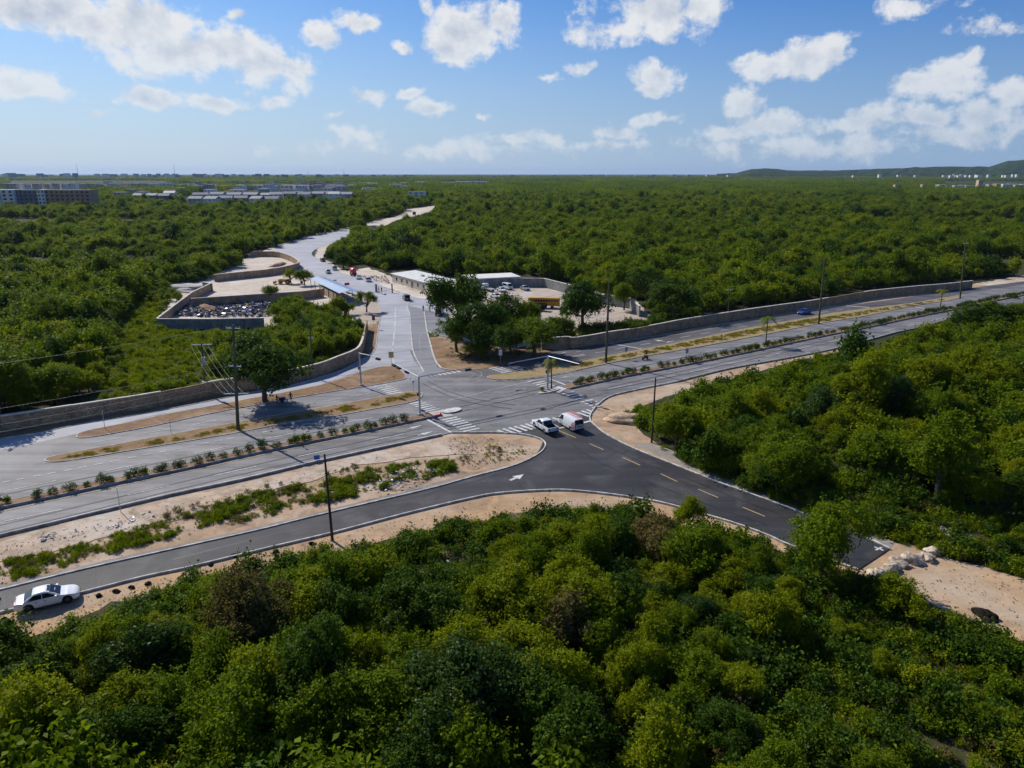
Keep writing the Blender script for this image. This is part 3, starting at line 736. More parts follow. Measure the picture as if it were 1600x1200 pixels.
ZM = z2([(675,460,838,430),(740,482,890,453),(782,501,925,470),(826,520,985,487),(868,536,1010,505),(1110,612,1250,582),(1165,634,1300,605),(1220,657,1350,627),(1282,680,1395,650),(1340,716,1490,682),(1392,741,1545,706),(1440,763,1590,727),(1482,786,1600,760)], 740, 540)
ZN = z2([(297,1068,415,1106),(368,1050,525,1106),(440,1035,595,1093),(510,1019,668,1074),(580,1003,735,1058),(648,987,790,1043),(715,972,850,1030),(985,910,1050,938),(1290,845,1440,895),(1350,825,1480,870),(1410,808,1490,842)], 740, 540)
for L, road, w, mat in ((ZW, highway, .42, 'paint_white'), (ZF, highway, .42, 'paint_white'), (ZS, highway, .5, 'paint_bright'), (ZS2, highway, .45, 'paint_faded'), (ZE, frontage, .45, 'paint_white'), (ZM, highway, .42, 'paint_white'), (ZN, new_road, .48, 'paint_bright')):
    for q in L: stripe('crosswalk_stripe', road, q[:2], q[2:], w, mat, Z_MARK + (.004 if road is new_road else 0))
def quadmark(name, road, pts, mat, z=Z_MARK + .004):
    m = MB().mat(mat); m.poly([(p.x, p.y, z) for p in px(pts)]); return m.build(name, road)
quadmark('concrete_apron', highway, [(668,646),(692,640.5),(709,650.5),(686,654.5)], 'concrete')
quadmark('concrete_apron', highway, [(861,610),(872,604.5),(886,608.5),(874,614.5)], 'paint_white')
stripe('stop_line', highway, (668,657), (705,677), 0.42, 'paint_bright')
stripe('stop_line', highway, (859,593), (884,602.5), 0.42, 'paint_white')
stripe('stop_line', frontage, (794,572.8), (820,580.5), 0.5, 'paint_bright')
stripe('stop_line', frontage, (953,537.5), (1003,546), 0.65, 'paint_cream')
stripe('stop_line', new_road, (868,671), (883,668.5), 0.5, 'paint_cream', Z_MARK + .004)
stripe('stop_line', new_road, (910,662), (922,659), 0.5, 'paint_white', Z_MARK + .004)
stripe('stop_line', highway, (641,593), (662,582), 0.35, 'paint_faded')
stripe('stop_line', frontage, (1322,478.5), (1358,481), 1.0, 'paint_cream')
stripe('stop_line', highway, (1430,480.5), (1455,483.5), 1.0, 'paint_cream')
for q in [(872,688.5,900,686 - 0)]: pass
for a in [((873,674),(900,685.5)),((921,694.5),(943,704)),((973,716),(1000,728.5)),((1032,741.5),(1058,754)),((1091,766),(1122,779)),((1160,794),(1195,808.5))]:
    stripe('centre_dash', new_road, a[0], a[1], 0.16, 'paint_yellow', Z_MARK + .004)
def arrow(road, tail, head, w=0.18, hw=0.62, hl=1.5, mat='paint_white', z=Z_MARK):
    A, B = G(*tail), G(*head); d = (B - A).normalized(); n = Vector((-d.y, d.x, 0)); C = B - d * hl
    m = MB().mat(mat)
    pts = [A - n * w / 2, C - n * w / 2, C - n * hw / 2, B, C + n * hw / 2, C + n * w / 2, A + n * w / 2]
    m.poly([(p.x, p.y, z) for p in pts]); return m.build('direction_arrow', road)
arrow(highway, (637,671.5), (660,665.5), .25, .9, 2.0); arrow(highway, (653,681.5), (678,675), .25, .9, 2.0)
arrow(new_road, (797,752), (818.5,742.5), .42, 1.3, 1.5, 'paint_bright', Z_MARK + .004)
arrow(frontage, (1039,534.5), (1022,531.5), .35, 1.8, 1.8, 'paint_cream'); arrow(frontage, (1053,533.5), (1040,536.5), .35, 1.3, 1.8, 'paint_cream')
arrow(highway, (891,589), (872,592), .25, .9, 2.0, 'paint_faded')
stripe('lane_dash', highway, (890,598), (906,593.5), 0.17); stripe('lane_dash', highway, (822,590.8), (838,586.8), 0.17)
for (c, r_) in (((1372.5,858.5), 0),):
    stripe('cross_mark', new_road, (1366,856.2), (1380,861.8), 0.22, 'paint_bright', Z_MARK + .004)
    stripe('cross_mark', new_road, (1368,861.2), (1377.5,857), 0.22, 'paint_bright', Z_MARK + .007)
# tyre marks and sealed patches on the old asphalt
for q in [(790,615,826,608,.5),(806,612,822,607,.4),(765,624,800,619,.25)]: stripe('patch', highway, q[:2], q[2:4], q[4], 'concrete_dark', Z_MARK - .003)

def tyre(road, pts, w=.26, mat='tyre_black', z=None):
    b = MB().mat(mat); ribbon(b, cr(px(pts), 5), w, z or (Z_MARK - .008)); b.build('tyre_mark', road)
for pts in ([(690,669),(760,655),(830,641),(905,626),(950,614)], [(700,672),(765,659),(835,645),(905,631)], [(705,640),(770,625),(830,612),(890,598)], [(712,646),(775,631),(835,617)],
            [(0,822),(130,791),(260,760),(400,727),(560,692),(660,670)], [(0,833),(130,802),(260,770),(400,737),(560,701),(665,679)], [(0,775),(120,751),(260,722),(420,690),(560,664),(640,648)],
            [(660,600),(690,615),(735,630),(800,640)], [(668,596),(700,612),(745,625),(805,634)], [(950,606),(1050,584),(1180,556),(1300,531)], [(945,611),(1050,590),(1180,561),(1300,536)], [(930,588),(1050,563),(1180,538)]):
    tyre(highway, pts)
for pts in ([(845,668),(850,690),(830,720),(770,745),(690,768),(560,800),(420,838),(270,876)], [(880,668),(900,700),(960,735),(1040,765),(1120,795),(1200,822)], [(905,662),(930,690),(1000,722),(1080,752),(1160,784),(1240,812)]):
    tyre(new_road, pts, .3, 'tyre_black_new', Z_ROAD3 + .005)

# ------------------------------------------------------------------ vegetation prototypes
def leaf_cloud(R_, H_, lobes, nleaf, size, seed, z0=0.25, spread=0.62, lobe_r=(0.30, 0.48), per=14, flat=1.0, shoots=0.14):
    """Leaf faces gathered in sprays over the lobes of a crown. Returns vertices (n,4,3) and lobe centres."""
    g = np.random.default_rng(seed)
    th = g.uniform(0, 2 * np.pi, lobes); th = th + 0.8 * np.sin(th * 2 + g.uniform(0, 6.28)); ph = np.arccos(g.uniform(-0.35, 1.0, lobes))
    rad = g.uniform(0.35, 1.28, lobes) * spread
    cx = np.cos(th) * np.sin(ph) * rad * R_; cy = np.sin(th) * np.sin(ph) * rad * R_
    zc = H_ * (z0 + (1 - z0) * 0.46); zh = H_ * (1 - z0) * 0.5
    cz = zc + np.cos(ph) * rad / max(spread, .01) * zh * 0.62
    C = np.stack([cx, cy, cz], 1)
    rl = g.uniform(lobe_r[0] * .65, lobe_r[1] * 1.1, lobes) * R_ * flat
    ncl = max(1, nleaf // per)
    # lobes are lopsided: each is stretched its own way
    an = g.uniform(0.7, 1.3, (lobes, 3)); an[:, 2] *= 0.85
    w = rl ** 2 * g.uniform(0.4, 1.6, lobes); li = g.choice(lobes, ncl, p=w / w.sum())
    d = g.normal(size=(ncl, 3)); d[:, 2] += 0.45; d /= np.linalg.norm(d, axis=1)[:, None]
    rr = rl[li] * g.uniform(0.55, 1.02, ncl)
    sc = np.array([1, 1, min(1.0, zh / (R_ * 0.75) * 1.1)])
    cc = C[li] + d * rr[:, None] * sc * an[li]
    # each spray runs out along a twig, some shoots stand well clear of the crown
    tw = d * 0.7 + np.array([0, 0, 0.35]) + g.normal(size=(ncl, 3)) * 0.45; tw /= np.linalg.norm(tw, axis=1)[:, None]
    ln = size * np.where(g.random(ncl) < shoots, g.uniform(3.2, 6.0, ncl), g.uniform(1.2, 3.0, ncl))
    tt = g.uniform(0, 1, ncl * per)
    P = np.repeat(cc, per, 0) + np.repeat(tw * ln[:, None], per, 0) * tt[:, None] + g.normal(size=(ncl * per, 3)) * size * (0.85 - 0.45 * tt[:, None])
    D = np.repeat(d, per, 0)
    n = D * 0.5 + np.array([0, 0, 0.5]) + g.normal(size=P.shape) * 0.6
    n /= np.linalg.norm(n, axis=1)[:, None]
    a = np.cross(n, g.normal(size=P.shape)); a /= np.linalg.norm(a, axis=1)[:, None]
    b = np.cross(n, a)
    L = size * g.uniform(0.6, 1.35, len(P))[:, None]; Wd = L * g.uniform(0.45, 0.75, len(P))[:, None]
    droop = np.array([0, 0, -0.12]) * L
    V = np.stack([P - a * L / 2 + droop, P - b * Wd / 2, P + a * L / 2 + droop, P + b * Wd / 2], 1)
    return V, C
def leaf_mesh(name, V, mat, extra=None):
    n = len(V)
    co = V.reshape(-1, 3); nv = len(co); nf = n
    lv = np.arange(nv)
    me = bpy.data.meshes.new(name)
    ex_v, ex_f = (extra if extra else ([], []))
    me.vertices.add(nv + len(ex_v)); me.loops.add(nv + sum(len(f) for f in ex_f)); me.polygons.add(nf + len(ex_f))
    allco = np.concatenate([co, np.array(ex_v).reshape(-1, 3)]) if ex_v else co
    me.vertices.foreach_set('co', allco.astype(np.float32).ravel())
    loops = list(lv); starts = list(np.arange(0, nv, 4)); mi = [0] * nf
    k = nv
    for f in ex_f:
        starts.append(k); loops.extend([i + nv for i in f]); k += len(f); mi.append(1)
    me.loops.foreach_set('vertex_index', np.array(loops, dtype=np.int32))
    me.polygons.foreach_set('loop_start', np.array(starts, dtype=np.int32))
    me.materials.append(MATS[mat])
    if ex_v:
        me.materials.append(MATS['bark']); me.polygons.foreach_set('material_index', mi)
    me.update(calc_edges=True); me.validate()
    return me
def trunk_mb(R_, H_, C, seed, r0=None, lean=0.3):
    g = random.Random(seed); b = MB().mat('bark')
    r0 = r0 or 0.028 * H_ + 0.03
    top = Vector((g.uniform(-lean, lean), g.uniform(-lean, lean), H_ * 0.55))
    fork = Vector((top.x * .4, top.y * .4, H_ * 0.24))
    b.tube([(0, 0, -0.15), (fork.x * .3, fork.y * .3, H_ * 0.1), fork, fork.lerp(top, .5), top], [r0 * 1.25, r0, r0 * .85, r0 * .6, r0 * .35], 7)
    idx = list(range(len(C))); g.shuffle(idx)
    for i in idx[:7]:
        c = Vector(C[i]); mid = fork.lerp(c, 0.5) + Vector((0, 0, -0.04 * H_))
        b.tube([fork, mid, c], [r0 * .6, r0 * .4, r0 * .16], 5)
    return b
# (name, crown radius, height, lobes, leaves, leaf size, lobe radius, z0)
PROTO = [
    (2.6, 4.6, 17, 13000, 0.18, (.27, .42), .03), (3.0, 5.2, 20, 15500, 0.185, (.23, .38), .02),
    (2.3, 5.6, 16, 12000, 0.17, (.28, .44), .04), (3.3, 4.7, 25, 17000, 0.19, (.19, .34), .02),
    (2.7, 6.2, 19, 14000, 0.19, (.24, .40), .05), (2.1, 3.4, 13, 9500, 0.16, (.30, .46), .0),
    (2.4, 4.4, 26, 9500, 0.165, (.15, .27), .04), (3.5, 5.8, 30, 19000, 0.195, (.17, .32), .03)]
# crowns that stand clear of the ground, for the trees that show their trunks
PROTO_TALL = [(2.6, 4.8, 15, 12000, 0.18, (.28, .44), .16), (3.3, 5.2, 24, 16000, 0.19, (.20, .38), .15), (2.4, 4.6, 22, 7000, 0.16, (.16, .28), .22)]
NEAR = []
for i, (r_, h_, lo, nl, sz, lr, z0) in enumerate(PROTO + PROTO_TALL):
    V, C = leaf_cloud(r_, h_, lo, nl, sz, 100 + i, z0, 0.66, lr)
    NEAR.append((leaf_mesh('crown', V, 'leaf_mid'), trunk_mb(r_, h_, C, 200 + i), r_, h_, C))
NEAR_TRUNK = []
for cm, tb, r_, h_, C in NEAR:
    o = tb.build('trunk', None, True); NEAR_TRUNK.append(o.data); bpy.data.objects.remove(o)

# prototypes for the massed forest: never linked into the scene, only instanced by the forest object
FORPROTO = bpy.data.collections.new("forest_kinds")
def add_proto(me, coll=FORPROTO):
    o = bpy.data.objects.new(me.name, me); coll.objects.link(o); return o
MIDN = 0
for k, mat in enumerate(('leaf_mid', 'leaf_bright', 'leaf_deep', 'leaf_mid', 'leaf_bright', 'leaf_deep', 'leaf_mid', 'leaf_mid')):
    r_, h_, lo, nl, sz, lr, z0 = PROTO[k]
    V, C = leaf_cloud(r_, h_, max(8, lo // 2), 2200, 0.42, 300 + k, z0, 0.66, lr, 10)
    tb = trunk_mb(r_, h_, C[:3], 400 + k)
    add_proto(leaf_mesh('kind_%02d' % k, V, mat, (tb.v, tb.f)))
# patches of distant canopy, ~34 m across
def patch_mesh(name, mat, seed, n=46, leaf=1.25, per=60, size=36):
    g = np.random.default_rng(seed); allV = []
    for i in range(n):
        r_ = g.uniform(1.9, 3.4); h_ = g.uniform(4.0, 6.3)
        V, C = leaf_cloud(r_, h_, 7, per, leaf, seed * 100 + i, 0.12, 0.66, (.32, .5), 5)
        p = g.uniform(-size / 2, size / 2, 2); V[:, :, 0] += p[0]; V[:, :, 1] += p[1]
        allV.append(V)
    return leaf_mesh(name, np.concatenate(allV), mat)
PATCHPROTO = bpy.data.collections.new("canopy_kinds")
for k, mat in enumerate(('leaf_mid', 'leaf_mid', 'leaf_deep', 'leaf_bright')):
    add_proto(patch_mesh('patch_%02d' % k, mat, 50 + k), PATCHPROTO)
# undergrowth: low bushes and grass tufts
SCRUBPROTO = bpy.data.collections.new("scrub_kinds")
def tuft_mesh(name, mat, seed, n=90, h=0.5, r=0.4):
    g = np.random.default_rng(seed)
    b = g.normal(size=(n, 2)) * r * .5; ang = g.uniform(0, 2 * np.pi, n); hh = h * g.uniform(.5, 1.2, n)
    out = np.stack([np.cos(ang), np.sin(ang)], 1) * (g.uniform(.1, .5, n) * h)[:, None]
    wv = np.stack([-np.sin(ang), np.cos(ang)], 1) * 0.022
    base = np.concatenate([b, np.zeros((n, 1))], 1)
    mid = np.concatenate([b + out * .4, (hh * .6)[:, None]], 1); tip = np.concatenate([b + out, hh[:, None]], 1)
    w3 = np.concatenate([wv, np.zeros((n, 1))], 1)
    V = np.stack([base, mid - w3, tip, mid + w3], 1)
    return leaf_mesh(name, V, mat)
for k, (mat, r_, h_, nl, sz) in enumerate((('leaf_mid', .8, .9, 420, .20), ('leaf_bright', .6, .55, 300, .17), ('leaf_deep', 1.0, 1.3, 600, .22), ('leaf_dry', .6, .6, 240, .15))):
    V, C = leaf_cloud(r_, h_, 7, nl, sz, 500 + k, 0.0, 0.7, (.3, .5), 8, shoots=0.05)
    add_proto(leaf_mesh('scrub_%02d' % k, V, mat), SCRUBPROTO)
add_proto(tuft_mesh('scrub_04', 'leaf_bright', 1), SCRUBPROTO)
add_proto(tuft_mesh('scrub_05', 'straw', 2, 70, .4, .45), SCRUBPROTO)
add_proto(tuft_mesh('scrub_06', 'leaf_mid', 3, 110, .8, .5), SCRUBPROTO)

def instancer(name, coll):
    ng = bpy.data.node_groups.new(name, 'GeometryNodeTree')
    ng.interface.new_socket('Geometry', in_out='INPUT', socket_type='NodeSocketGeometry')
    ng.interface.new_socket('Geometry', in_out='OUTPUT', socket_type='NodeSocketGeometry')
    n = ng.nodes; l = ng.links
    gi = n.new('NodeGroupInput'); go = n.new('NodeGroupOutput')
    m2p = n.new('GeometryNodeMeshToPoints'); l.new(gi.outputs[0], m2p.inputs[0])
    ci = n.new('GeometryNodeCollectionInfo'); ci.inputs[0].default_value = coll
    ci.inputs['Separate Children'].default_value = True; ci.inputs['Reset Children'].default_value = True
    iop = n.new('GeometryNodeInstanceOnPoints'); l.new(m2p.outputs[0], iop.inputs['Points']); l.new(ci.outputs[0], iop.inputs['Instance'])
    iop.inputs['Pick Instance'].default_value = True
    def attr(nm, typ):
        a = n.new('GeometryNodeInputNamedAttribute'); a.data_type = typ; a.inputs[0].default_value = nm; return a.outputs[0]
    l.new(attr('kind_index', 'INT'), iop.inputs['Instance Index'])
    l.new(attr('turn', 'FLOAT_VECTOR'), iop.inputs['Rotation'])
    l.new(attr('size', 'FLOAT_VECTOR'), iop.inputs['Scale'])
    l.new(iop.outputs[0], go.inputs[0]); return ng
def scatter(name, coll, pts, kinds, rots, sizes, label, cat):
    me = bpy.data.meshes.new(name); n = len(pts)
    me.vertices.add(n); me.vertices.foreach_set('co', np.asarray(pts, np.float32).ravel())
    a = me.attributes.new('kind_index', 'INT', 'POINT'); a.data.foreach_set('value', np.asarray(kinds, np.int32))
    a = me.attributes.new('turn', 'FLOAT_VECTOR', 'POINT'); r_ = np.zeros((n, 3), np.float32); r_[:, 2] = rots; a.data.foreach_set('vector', r_.ravel())
    a = me.attributes.new('size', 'FLOAT_VECTOR', 'POINT'); a.data.foreach_set('vector', np.asarray(sizes, np.float32).ravel())
    o = bpy.data.objects.new(name, me); COL.objects.link(o)
    md = o.modifiers.new('scatter', 'NODES'); md.node_group = instancer(name, coll)
    return tag(o, label, cat, None, 'stuff')

# ------------------------------------------------------------------ where trees may stand
CLEAR = [
    [(-400,706),(0,648),(160,624),(275,605),(400,588),(500,566),(557,543),(570,523),(574,505),(545,488),(520,471),(500,477),(460,461),(430,461),(420,478),(425,512),(245,514),(245,497),(296,459),(255,449),(330,436),(345,425),(385,412),(378,400),(400,391),(432,387),(466,374),(546,356),(546,368),(508,387),(508,402),(545,420),(560,410),(607,426),(609,420),(652,419),(690,431),(735,433),(811,428),(886,440),(940,462),(990,466),(1029,503),(1057,497),(1094,492),(1150,483),(1219,473),(1257,468),(1340,454),(1372,450),(1431,444),(1520,436),(1600,431),(1900,400),(1900,420),(1600,474),(1496,495),(1440,513),(1340,541),(1229,569),(1141,588),(1060,612),(1014,637),(988,654),(992,668),(1022,692),(1080,724),(1150,752),(1200,772),(1262,799),(1330,828),(1400,850),(1480,864),(1600,894),(1900,965),(1900,1120),(1600,1032),(1525,986),(1430,949),(1345,918),(1318,894),(1235,862),(1150,838),(1096,822),(1030,802),(950,795),(850,795),(780,801),(720,817),(600,850),(520,858),(430,878),(300,908),(230,938),(150,962),(100,985),(0,1003),(-400,1100)],
    [(572,350),(586,345),(616,338),(632,331),(633,326),(656,324),(680,320),(677,329),(656,336.5),(620,345),(600,355),(577,357)],
    [(0,296),(140,296),(140,317),(0,320)], [(290,301),(420,296),(545,294),(545,303),(430,311),(290,318)], [(0,282),(270,282),(270,291),(0,291)], [(260,287),(545,287),(545,291),(260,292)], [(690,283),(762,283),(762,288),(690,289)],
    [(1455,283),(1700,283),(1700,293),(1470,293)]]
LOWVEG = [[(150,632),(165,560),(188,500),(222,462),(250,450),(262,470),(244,514),(330,522),(345,560),(320,600),(275,606)],
          [(600,852),(650,842),(735,828),(765,850),(760,885),(700,905),(630,890)],
          [(1255,960),(1330,925),(1440,955),(1530,995),(1640,1040),(1700,1300),(1280,1300),(1220,1100)],
          [(1215,770),(1300,800),(1400,835),(1480,855),(1620,895),(1620,830),(1480,800),(1380,770),(1290,745)]]
GRASS = [(178,612),(188,545),(205,500),(235,468),(252,462),(247,514),(300,520),(330,524),(322,560),(295,600),(250,612)]
def inpoly(q, poly):
    x, y = q[:, 0], q[:, 1]; r_ = np.zeros(len(q), bool); n = len(poly)
    for i in range(n):
        x1, y1 = poly[i]; x2, y2 = poly[(i + 1) % n]
        if y1 == y2: continue
        c = (y1 > y) != (y2 > y)
        r_ ^= c & (x < (x2 - x1) * (y - y1) / (y2 - y1) + x1)
    return r_
def blocked(P, rad, hgt, polys=CLEAR, rtest=0.8):
    """True where a plant of this size would stand on, or in front of, the open ground."""
    bad = np.zeros(len(P), bool)
    for dx, dz in ((0, 0.0), (0, 1.0), (0, 0.55), (-rtest, 0.62), (rtest, 0.62), (-rtest * .7, 0.3), (rtest * .7, 0.3), (-.5, .93), (.5, .93)):
        q = np.stack([P[:, 0] + dx * rad, P[:, 1], dz * hgt], 1)
        s = proj(q)
        for pl in polys: bad |= inpoly(s, pl)
    return bad
def candidates(d0, d1, gap, half=R(43), xmax=None):
    g = rng
    X = np.arange(-d1 * 1.05, d1 * 1.05, gap); Y = np.arange(d0, d1, gap)
    gx, gy = np.meshgrid(X, Y); gx = gx + (np.arange(len(Y)) % 2)[:, None] * gap / 2
    P = np.stack([gx.ravel(), gy.ravel()], 1) + g.uniform(-.42, .42, (gx.size, 2)) * gap
    az = np.abs(np.arctan2(P[:, 0], P[:, 1] + 12))
    rr = np.hypot(P[:, 0], P[:, 1])
    keep = (az < half) & (rr >= d0) & (rr < d1)
    return P[keep]

SPECIAL_KEEP = []           # ground spots of trees placed one by one
def tree(label, group, xy, kind, s, mat, rz=None, sz=None, cat='tree', name='tree'):
    cm, tb, r_, h_, C = NEAR[kind]
    root = empty(name, (xy[0], xy[1], 0), random.uniform(0, 6.28) if rz is None else rz, label, cat, group)
    root.scale = (s * random.uniform(.88, 1.14), s * random.uniform(.88, 1.14), s if sz is None else sz)
    root.rotation_euler = (random.gauss(0, .06), random.gauss(0, .06), root.rotation_euler.z)
    c = bpy.data.objects.new('crown', cm); COL.objects.link(c); c.parent = root
    if mat != 'leaf_mid':
        c.material_slots[0].link = 'OBJECT'; c.material_slots[0].material = MATS[mat]
    t = bpy.data.objects.new('trunk', NEAR_TRUNK[kind]); COL.objects.link(t); t.parent = root
    return root

# ------------------------------------------------------------------ the forest
def patchy(P, scale, seed):
    """Smooth random field in 0..1 for stand-to-stand changes of size and kind."""
    g = np.random.default_rng(seed); f = np.zeros(len(P))
    for k in range(7):
        a = g.uniform(0, 6.28); w = (1.0 + k * 0.6) / scale
        f += np.sin((P[:, 0] * np.cos(a) + P[:, 1] * np.sin(a)) * w * 6.28 + g.uniform(0, 6.28)) / (1 + k * .35)
    return 0.5 + 0.5 * np.tanh(f * 0.7)
def build_forest():
    P1 = candidates(30, 330, 3.3); P2 = candidates(330, 620, 3.8); P3 = candidates(620, 1150, 5.2)
    P4 = candidates(33, 330, 4.6)                 # understorey between the big crowns
    n4 = len(P4); P = np.concatenate([P1, P2, P3, P4]); n = len(P)
    dist = np.hypot(P[:, 0], P[:, 1])
    kinds = rng.integers(0, 8, n)
    fld = patchy(P, 60, 3); fld2 = patchy(P, 23, 5)
    wild = 1 + .45 * (rng.random(n) < .10)             # emergent trees stand above the rest
    sc = (0.70 + 0.62 * fld) * rng.uniform(0.62, 1.35, n) * (0.85 + .3 * fld2) * wild
    sc *= np.where(dist < 130, 0.90, 0.80)
    sc[-n4:] *= rng.uniform(0.35, 0.75, n4)
    near = dist < 130
    sc = np.where(near, sc * 1.0, sc * 1.06)
    sc = np.where(dist > 620, sc * 1.25, sc)
    # dense brush low-lying areas stay low
    rad = np.array([PROTO[k][0] for k in kinds]); hg = np.array([PROTO[k][1] for k in kinds])
    scr0 = proj(np.concatenate([P, np.zeros((n, 1))], 1))
    low = np.zeros(n, bool)
    for pl in LOWVEG: low |= inpoly(scr0, pl)
    sc = np.where(low, 0.22 + 0.2 * rng.random(n), sc)
    lowfront = inpoly(scr0, LOWVEG[2]); sc = np.where(lowfront, 0.20 + 0.30 * rng.random(n) ** 1.5, sc)
    sc = np.where(dist < 62, np.minimum(sc, 1.2), sc)
    # brush behind the left wall
    brush = (scr0[:, 0] > 300) & (scr0[:, 0] < 575) & (scr0[:, 1] > 455) & (scr0[:, 1] < 620)
    sc = np.where(brush, np.minimum(sc, 0.55 + .3 * rng.random(n)), sc)
    bad = blocked(P, rad * sc, hg * sc)
    hide = ~low & blocked(P, rad * sc, hg * sc, [LOWVEG[1], GRASS, LOWVEG[3], LOWVEG[2]], .4)
    # try again, smaller, along the edges
    sc2 = np.where(bad, sc * 0.55, sc); bad2 = blocked(P, rad * sc2, hg * sc2)
    sc3 = np.where(bad2, sc2 * 0.5, sc2); bad3 = blocked(P, rad * sc3, hg * sc3)
    ok = ~bad3 & ~hide; sc = sc3
    drop = (low & ~lowfront & (rng.random(n) < 0.6)) | inpoly(scr0, GRASS)
    for s in SPECIAL_KEEP: drop |= np.hypot(P[:, 0] - s[0], P[:, 1] - s[1]) < s[2]
    ok &= ~drop
    P, kinds, sc, dist, scr0, rad = P[ok], kinds[ok], sc[ok], dist[ok], scr0[ok], rad[ok]
    big = (rad * sc) / dist
    inview = (scr0[:, 0] > -60) & (scr0[:, 0] < 1660) & (scr0[:, 1] < 1290) & (scr0[:, 1] > 400)
    order = np.argsort(-np.where(inview, big, -1)); chosen = order[:N_TREES]
    rest = np.ones(len(P), bool); rest[chosen] = False
    mats = ['leaf_mid', 'leaf_bright', 'leaf_deep', 'leaf_mid', 'leaf_bright', 'leaf_mid', 'leaf_dry', 'leaf_glossy']
    mp = rng.choice(len(mats), len(P), p=[.20, .21, .15, .12, .12, .10, .03, .07])
    for i in chosen:
        m = mats[mp[i]]
        lab, grp = forest_label(P[i], sc[i], m, scr0[i], low_=sc[i] < 0.55)
        tree(lab, grp, P[i], int(kinds[i]), float(sc[i]), m, sz=float(sc[i] * random.uniform(.85, 1.15)), cat='tree' if sc[i] >= .55 else 'bush', name='tree' if sc[i] >= .55 else 'bush')
    Q = P[rest]; s = sc[rest]; m = len(Q)
    fl = patchy(Q, 45, 9); k2 = np.where(rng.random(m) < .55, np.where(fl > .55, rng.choice([1, 4, 0, 3, 7], m), rng.choice([2, 5, 6, 3, 0], m)), rng.integers(0, 8, m))
    S = np.stack([s, s, s * rng.uniform(.85, 1.2, m)], 1)
    scatter('forest', FORPROTO, np.concatenate([Q, np.zeros((m, 1))], 1), k2, rng.uniform(0, 6.28, m), S, 'low dense tropical forest spreading beyond the roads to the horizon', 'forest')
    # far canopy
    pts, kd, szs = [], [], []
    for d0, d1, gap, zs, xs in ((1150, 2600, 30, 1.25, 1.15), (2600, 8200, 74, 1.6, 2.6)):
        Pf = candidates(d0, d1, gap, R(40)); nf = len(Pf)
        b = blocked(Pf, np.full(nf, 16.0), np.full(nf, 6.0), CLEAR[2:])
        b |= inpoly(proj(np.concatenate([Pf, np.zeros((nf, 1))], 1)), [(0,272),(300,272),(300,276),(0,276)])
        Pf = Pf[~b]; nf = len(Pf)
        pts.append(np.concatenate([Pf, np.zeros((nf, 1))], 1)); kd.append(rng.choice(4, nf, p=[.4, .3, .18, .12]))
        szs.append(np.stack([np.full(nf, xs), np.full(nf, xs), zs * rng.uniform(.7, 1.5, nf)], 1))
    pts = np.concatenate(pts); kd = np.concatenate(kd); szs = np.concatenate(szs)
    scatter('far_forest', PATCHPROTO, pts, kd, rng.uniform(0, 6.28, len(pts)), szs, 'far green forest canopy fading into blue distance', 'forest')
N_TREES = 285
NAMEMAT = {'leaf_mid': 'olive-green', 'leaf_bright': 'yellow-green', 'leaf_deep': 'dark green', 'leaf_dry': 'brownish half-bare', 'leaf_glossy': 'blue-green'}
MARKS = [('the white saloon', G(70,945)), ('the front wooden pole', G(519,845)), ('the littered clearing', G(680,890)), ('the boulder lot', G(1450,940)), ('the side road end', G(1350,900)),
         ('the slip road curve', G(900,790)), ('the verge pole', G(1018,692)), ('the gravel shoulder', G(1180,775)), ('the sandy highway verge', G(1140,590)), ('the round median tree', G(1545,520)), ('the left stone wall', G(300,610)), ('the walled scrap yard', G(330,515)), ('the lower left corner', G(150,1150)), ('the bottom middle', G(800,1150)), ('the lower right corner', G(1450,1120)), ('the right wood', G(1300,700)), ('the mid wood', G(1450,620))]
def forest_label(p, s, m, scr, low_=False):
    best = sorted(MARKS, key=lambda k: (k[1].x - p[0]) ** 2 + (k[1].y - p[1]) ** 2)[0]
    dx, dy = p[0] - best[1].x, p[1] - best[1].y
    d = math.hypot(dx, dy)
    if d < 6: side = 'close to'
    elif abs(dx) > abs(dy): side = 'left of' if dx < 0 else 'right of'
    else: side = 'beyond' if dy > 0 else 'in front of'
    size = 'low' if s < .55 else ('small' if s < .8 else ('medium' if s < 1.05 else 'tall spreading'))
    kind = 'bush' if low_ else 'tree'
    lab = f"{size} {NAMEMAT[m]} {kind} {side} {best[0]}"
    return lab, f"{size} {NAMEMAT[m]} {kind}s {side} {best[0]}"

